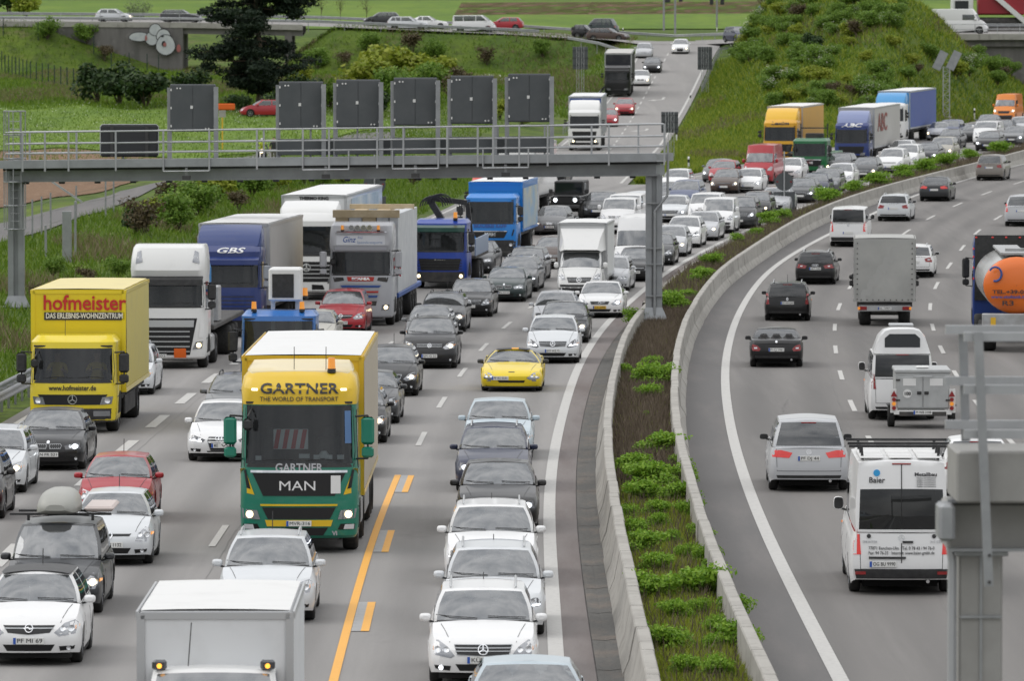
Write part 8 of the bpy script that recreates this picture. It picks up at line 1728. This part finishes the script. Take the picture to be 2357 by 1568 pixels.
def shrub_kind(key, n, w, h, lobes, size, m, seed, dead=0):
    rng = np.random.default_rng(seed); P_, d, L_ = clump_points(n, w, h, lobes, rng); SHR[key] = (leaf_mesh('foliage', P_, size, m, d, rng), stems_mesh(L_, 'bark', .012 * w))
    if dead: q, dd, _ = clump_points(dead, w, h, lobes, rng); SHR[key] += (leaf_mesh('blossom', q * np.array([1, 1, 1.05]), size * .7, 'blossom', dd, rng),)
for i in range(5): shrub_kind(('m', i), 2000, 1.0, .62, 10, .034, 'leaf_bright', 10 + i)
for i in range(4): shrub_kind(('g', i), 2400, 2.6, 2.2, 11, .09, 'leaf_mid', 30 + i); shrub_kind(('y', i), 1500, 2.6, 2.0, 9, .12, 'leaf_yellow', 40 + i)
for i in range(3): shrub_kind(('d', i), 1700, 2.8, 2.2, 9, .12, 'leaf_dark', 50 + i); shrub_kind(('b', i), 900, 2.2, 2.0, 8, .09, 'leaf_brown', 60 + i); shrub_kind(('w', i), 2400, 2.6, 2.3, 11, .09, 'leaf_mid', 70 + i, 200)
def shrub(key, p, sc, label, group, zs=1., name='shrub'):
    t = empty(name, p, random.uniform(0, 6.28)); t.scale = (sc, sc, sc * zs); tag(t, label, 'shrub', group); s = SHR[key]; link('crown', s[0], t); link('stems', s[1], t)
    if len(s) > 2: link('blossom', s[2], t)
    return t
# bright cushions in the planted strip; picture place of base, width in px
def nth(k): return '%d%s' % (k, 'th' if 10 < k % 100 < 14 else {1: 'st', 2: 'nd', 3: 'rd'}.get(k % 10, 'th'))
MS = [(1450, 1100, 105), (1565, 1085, 60), (1495, 1135, 130), (1565, 1120, 90), (1480, 1165, 110), (1560, 1165, 95), (1440, 1205, 70), (1510, 1200, 70), (1585, 1200, 70), (1460, 1245, 75), (1510, 1228, 60), (1612, 1250, 70), (1478, 1285, 110), (1625, 1310, 75), (1580, 1300, 55), (1545, 1265, 50), (1640, 1330, 60), (1510, 1330, 90), (1500, 1390, 130), (1620, 1385, 150), (1560, 1375, 60), (1690, 1425, 95), (1560, 1440, 80), (1650, 1475, 70), (1530, 1510, 115), (1710, 1505, 130), (1640, 1510, 60), (1575, 1570, 80), (1650, 1575, 90), (1610, 1430, 60),
      (1438, 872, 50), (1500, 852, 60), (1540, 872, 45), (1505, 895, 110), (1495, 925, 70), (1484, 968, 25), (1495, 1000, 22), (1520, 1055, 110), (1470, 748, 70), (1540, 708, 70), (1545, 722, 90), (1580, 692, 50), (1612, 650, 60), (1620, 640, 40), (1640, 615, 60), (1700, 560, 40), (1740, 545, 40), (1770, 520, 60), (1800, 508, 50), (1900, 470, 70), (1960, 448, 60), (2020, 430, 70), (2080, 412, 60), (2130, 398, 60), (2180, 385, 60), (2235, 370, 50), (2300, 355, 60)]
def med_z(x, Y): return zm(Y) + .2
for i, (px, py, w) in enumerate(MS):
    p = hit(px, py, lambda X, Y: zm(Y) + .25); wid = w / (FPX / p.y); p.z = float(zm(p.y)) + .2
    near = 'lower' if py > 1040 else 'middle' if py > 700 else 'far'
    k_ = sorted(MS, key=lambda q: -q[1]).index((px, py, w)) + 1; lb = 'bright green low shrub in the planted strip, %s from the bottom edge' % nth(k_)
    shrub(('m', i % 5), p, wid * 1.1, lb, 'green shrubs in the planted strip', min(1.7, max(.95, .55 / wid + .42)))
# dry stems, grass blades and weeds
def blades(name, pts, h, m, label, cat, w=.02, lean=.35, n_per=1):
    n = len(pts); c = np.asarray(pts); a = RNG.uniform(0, 6.283, n); hh = h * RNG.uniform(.45, 1.25, n); ln = RNG.normal(size=(n, 2)) * lean * hh[:, None]
    V = np.empty((n, 3, 3)); dx = np.stack([np.cos(a), np.sin(a)], 1) * w
    V[:, 0] = c; V[:, 0, :2] += dx; V[:, 1] = c; V[:, 1, :2] -= dx; V[:, 2] = c; V[:, 2, :2] += ln; V[:, 2, 2] += hh
    me = bpy.data.meshes.new(name); me.vertices.add(n * 3); me.vertices.foreach_set('co', V.ravel()); me.loops.add(n * 3); me.loops.foreach_set('vertex_index', np.arange(n * 3, dtype=np.int32)); me.polygons.add(n); me.polygons.foreach_set('loop_start', np.arange(0, n * 3, 3, dtype=np.int32)); me.polygons.foreach_set('loop_total', np.full(n, 3, dtype=np.int32)); me.update(calc_edges=True); me.materials.append(MATS[m]); return tag(link(name, me), label, cat, kind='stuff')
def med_pts(n, y0, y1):
    Y = RNG.uniform(y0, y1, n); a = np.where(Y < 250, LBL(Y) + .06, LE(Y) + 1.1); b = LBR(Y) - .32; x = a + (b - a) * RNG.uniform(0, 1, n); return np.stack([x, Y, zm(Y) + .2], 1)
blades('dry_stems', np.concatenate([med_pts(34000, 142, 255), med_pts(26000, 255, 470), med_pts(7000, 60, 142)]), .42, 'dead_stem', 'brown dry stems standing in the planted strip', 'dry stems', .018, .3)
blades('strip_grass', np.concatenate([med_pts(75000, 60, 144), med_pts(9000, 144, 250), med_pts(9000, 250, 420)]), .26, 'leaf_yellow', 'short grass under the shrubs of the planted strip', 'grass', .02, .4)
wc = np.concatenate([med_pts(14000, 60, 145), med_pts(3500, 145, 255)]); wc[:, 2] += RNG.uniform(.02, .16, len(wc)); tag(link('ground_cover', leaf_mesh('ground_cover', wc, .03, 'leaf_mid')), 'low leafy weeds covering the soil of the planted strip', 'weeds', kind='stuff')
def terr_pts(n, fx0, fx1, y0, y1):
    Y = RNG.uniform(y0, y1, n); a, b = fx0(Y), fx1(Y); x = a + (b - a) * RNG.uniform(0, 1, n); return np.stack([x, Y, zterr(x, Y) - .02], 1)
lb_ = terr_pts(60000, lambda Y: XL(Y) - 15, lambda Y: XL(Y) - .8, 150, 420)
def patchy(P_, sc, th):
    v = np.sin(P_[:, 0] * sc + 1.3 * np.sin(P_[:, 1] * sc * .31)) + np.sin(P_[:, 1] * sc * .23 + 2.1 * np.sin(P_[:, 0] * sc * .4)); return P_[v > th]
blades('bank_grass', lb_, .38, 'grass_blade', 'uneven green grass on the bank left of the motorway', 'grass', .035, .45); blades('bank_weeds', patchy(terr_pts(40000, lambda Y: XL(Y) - 13, lambda Y: XL(Y) - 1.5, 160, 360), .9, .6), .55, 'dry_blade', 'dry grey weeds on the bank left of the motorway', 'weeds', .03, .4)
blades('meadow_grass', terr_pts(30000, lambda Y: XL(Y) - 55, lambda Y: XL(Y) - 6, 420, 560), .25, 'grass_blade', 'tufts of grass in the green meadow', 'grass', .05, .5)
blades('island_grass', terr_pts(60000, lambda Y: XRR(Y) + .4, lambda Y: np.maximum(XRR(Y) + .5, XML(Y) - .5), 400, 640), .45, 'grass_blade', 'rough grass on the hill between slip road and motorway', 'grass', .06, .45); blades('island_weeds', patchy(terr_pts(40000, lambda Y: XRR(Y) + .4, lambda Y: np.maximum(XRR(Y) + .5, XML(Y) - .5), 400, 640), .5, 1.1), .6, 'dry_blade', 'dry weeds on the hill between slip road and motorway', 'weeds', .05, .4)
blades('island_light_grass', terr_pts(45000, lambda Y: XRR(Y) + .4, lambda Y: np.maximum(XRR(Y) + .5, XML(Y) - .5), 400, 640), .5, 'leaf_yellow', 'pale yellow green grass heads on the hill beside the slip road', 'grass', .06, .45); blades('embankment_weeds', patchy(terr_pts(60000, lambda Y: -70 + 0 * Y, lambda Y: XL(Y) - 1, 560, 690), .4, -.2), .5, 'dry_blade', 'dry weeds on the embankment of the crossing road', 'weeds', .05, .45); blades('embankment_grass', terr_pts(70000, lambda Y: -75 + 0 * Y, lambda Y: XL(Y) - 1, 540, 690), .45, 'grass_blade', 'rough green grass on the embankment of the crossing road', 'grass', .06, .45)
mat_leaf('daisy', (.6, .6, .5), (.75, .75, .68), .2)
dp = terr_pts(1500, lambda Y: XL(Y) - 50, lambda Y: XL(Y) - 9, 440, 550); dp[:, 2] += .32; tag(link('meadow_flowers', leaf_mesh('meadow_flowers', dp, .045, 'daisy')), 'tiny pale flowers scattered over the green meadow', 'flowers', kind='stuff')
# shrubs on the left bank: (picture x, y of base, width px, kind)
LS = [(330, 545, 120, 'b'), (312, 540, 70, 'd'), (372, 520, 90, 'y'), (415, 535, 110, 'g'), (395, 480, 90, 'b'), (450, 500, 110, 'g'), (500, 470, 110, 'y'), (540, 460, 100, 'g'), (470, 455, 90, 'b'), (580, 455, 90, 'g'), (620, 440, 80, 'y'), (550, 490, 70, 'b'), (660, 430, 70, 'g'), (700, 425, 60, 'd'), (740, 432, 60, 'g'), (790, 430, 50, 'y'), (950, 430, 50, 'b'), (1000, 420, 45, 'g'), (120, 640, 60, 'g'), (200, 660, 60, 'b'), (270, 640, 60, 'g'), (80, 690, 50, 'b')]
for i, (px, py, w, k) in enumerate(LS):
    p = ground(px, py); s = w / (FPX / p.y) / 2.4; shrub((k, i % 3), p, s, '%s on the bank left of the lorries, %s shrub from the left' % ({'b': 'brownish', 'd': 'dark green', 'y': 'yellow green', 'g': 'leafy green'}[k], nth(sorted(LS).index((px, py, w, k)) + 1)), 'bank shrubs')
FS_ = [(225, 240, 110, 'd'), (275, 243, 110, 'd'), (335, 248, 120, 'd'), (300, 225, 80, 'g'), (440, 235, 90, 'd'), (550, 258, 60, 'd'), (650, 262, 70, 'd'), (700, 250, 90, 'd'), (760, 250, 80, 'g'), (690, 205, 70, 'y'), (840, 235, 130, 'y'), (890, 215, 140, 'y'), (950, 205, 120, 'y'), (985, 230, 110, 'g'), (1010, 200, 90, 'y'), (920, 255, 120, 'g'), (1050, 235, 90, 'b'), (860, 270, 90, 'd'), (1110, 260, 70, 'g'), (1150, 275, 60, 'y'), (1200, 290, 50, 'y'), (800, 262, 80, 'w'), (860, 195, 70, 'w'), (1060, 205, 70, 'b'), (730, 160, 60, 'g'), (790, 155, 50, 'b'), (1000, 140, 60, 'g'), (1120, 150, 60, 'b'), (850, 120, 60, 'g'), (950, 125, 70, 'b'), (1250, 130, 50, 'g'), (200, 100, 60, 'g'), (110, 90, 60, 'g'), (60, 45, 80, 'y'), (20, 35, 80, 'd'), (240, 140, 50, 'b')]
for i, (px, py, w, k) in enumerate(FS_):
    p = ground(px, py); s = w / (FPX / p.y) / 2.4; shrub((k, i % 3), p, s, '%s shrub beyond the gantry, %s of those shrubs from the left' % ({'b': 'brownish', 'd': 'dark evergreen', 'y': 'bright yellow green', 'g': 'green', 'w': 'white blossoming'}[k], nth(sorted(FS_).index((px, py, w, k)) + 1)), 'shrubs beyond the gantry')
rs = random.Random(3); n_ = 0; HS = []
for i in range(1500):
    Y = rs.uniform(470, 640); x = rs.uniform(float(XRR(Y)) + 3.5, 58)
    z = gz(x, Y); px, py = project(x, Y, z)
    if not (px > 1640 + max(0, py - 60) * .75 and px < 2345 and py < 300 and x < float(XML(Y)) - 5): continue
    if z - float(zm(Y)) < 1.3 or abs(Y - float(YCR(x))) < 8: continue
    if (rs.random() < .25 and px > 2050 and py > 170) or (px > 2075 and py < 125): continue
    k = rs.choices('gwybd', (52, 32, 12, 5, 2))[0]; s = rs.uniform(.5, 1.1)
    o = shrub((k, i % 3), Vector((x, Y, z - .1)), s, '%s %s on the hill %s %s' % ('large' if s > .8 else 'small', {'b': 'brownish shrub', 'd': 'dark green shrub', 'y': 'yellow green shrub', 'g': 'green shrub', 'w': 'white flowering shrub'}[k], 'top' if py < 60 else 'upper slope' if py < 130 else 'middle slope' if py < 200 else 'foot', 'above slip road' if px < 1760 else 'above yellow lorry' if px < 1900 else 'above blue lorries' if px < 2120 else 'beside solar mast'), 'hill shrubs', rs.uniform(.7, 1.1)); HS.append((px, o)); n_ += 1
    if n_ > 230: break
cnt = {}
for px, o in sorted(HS, key=lambda q: q[0]):
    l_ = o['label']; cnt[l_] = cnt.get(l_, 0) + 1; o['label'] = l_ + ', %s from left' % nth(cnt[l_])
# tall dark conifer, a slender young tree and small bare trees
def conifer(label, px, py, top_py, width_px):
    p = ground(px, py); s = FPX / p.y; H = (py - top_py) / s; W = width_px / s; rng = np.random.default_rng(5); t = empty('pine_tree', p); tag(t, label, 'tree')
    mb = MB(); pts = [Vector((.25 * math.sin(z * .5), .1 * math.cos(z), z)) for z in np.linspace(-.3, H, 10)]
    for k, (a, b) in enumerate(zip(pts, pts[1:])): mb.cyl(a, b, .34 * (1 - k / 11), 9, 0, .34 * (1 - (k + 1) / 11))
    C_, N_ = [], []
    for k in range(84):
        z = H * rng.uniform(.12, .99); f = min(1., (z / H) / .28) * (1.0 - .42 * max(0, z / H - .45)); L_ = W / 2 * f * rng.uniform(.55, 1.08); a = rng.uniform(0, 6.283); dr = rng.uniform(-.25, .12)
        e = Vector((L_ * math.cos(a), L_ * math.sin(a), z + dr * L_)); q = Vector((0, 0, z)); mb.cyl(q, e, .07, 5, 0, .02)
        for j in range(6):
            c = q.lerp(e, rng.uniform(.35, 1.05)) + Vector(rng.normal(size=3) * .35); n = 110; dd = rng.normal(size=(n, 3)); dd /= np.linalg.norm(dd, axis=1)[:, None]; pp = np.array(c) + dd * (rng.uniform(0, 1, (n, 1)) ** .5) * np.array([1.15, 1.15, .42]) * rng.uniform(.6, 1.1); C_.append(pp); N_.append(dd)
    link('trunk', mb.mesh('trunk', ['bark'], True, 60), t); link('crown', leaf_mesh('crown', np.concatenate(C_), .19, 'needle', np.concatenate(N_), rng, .35), t)
conifer('tall dark conifer in front of the left overpass', 595, 246, -150, 285)
def small_tree(label, px, py, top_py, w_px, m, n=900, size=.09, trunk=.06):
    p = ground(px, py); s = FPX / p.y; H = (py - top_py) / s; W = w_px / s; rng = np.random.default_rng(int(px)); t = empty('young_tree', p); tag(t, label, 'tree'); mb = MB().cyl((0, 0, -.3), (.05, 0, H * .55), trunk, 7, 0, trunk * .6); C_ = []
    for k in range(22):
        z = H * rng.uniform(.35, .75); a = rng.uniform(0, 6.283); e = Vector((W / 2 * rng.uniform(.3, .9) * math.cos(a), W / 2 * rng.uniform(.3, .9) * math.sin(a), min(H, z + H * rng.uniform(.08, .28)))); mb.cyl((.04, 0, z * .9), e, trunk * .4, 4, 0, trunk * .12)
        if n: dd = rng.normal(size=(n // 22, 3)); C_.append(np.array(e) + dd * W * .11)
    link('trunk', mb.mesh('trunk', ['bark']), t)
    if n: link('crown', leaf_mesh('crown', np.concatenate(C_), size, m, None, rng), t)
small_tree('slender pale green young tree before the graffiti wall', *zc_(1260, 510, 0, 0), zc_(0, -10, 0, 0)[1], 62, 'leaf_pale', 1100, .10)
for i, (zx, w) in enumerate(((400, 45), (595, 40), (1010, 36), (770, 30))): small_tree(('first', 'second', 'third', 'fourth')[i] + ' bare young tree by the crossing road counted from the conifer', *zc_(zx, 225, 930, 0), -18, w, 'leaf_brown', 160, .06, .05)
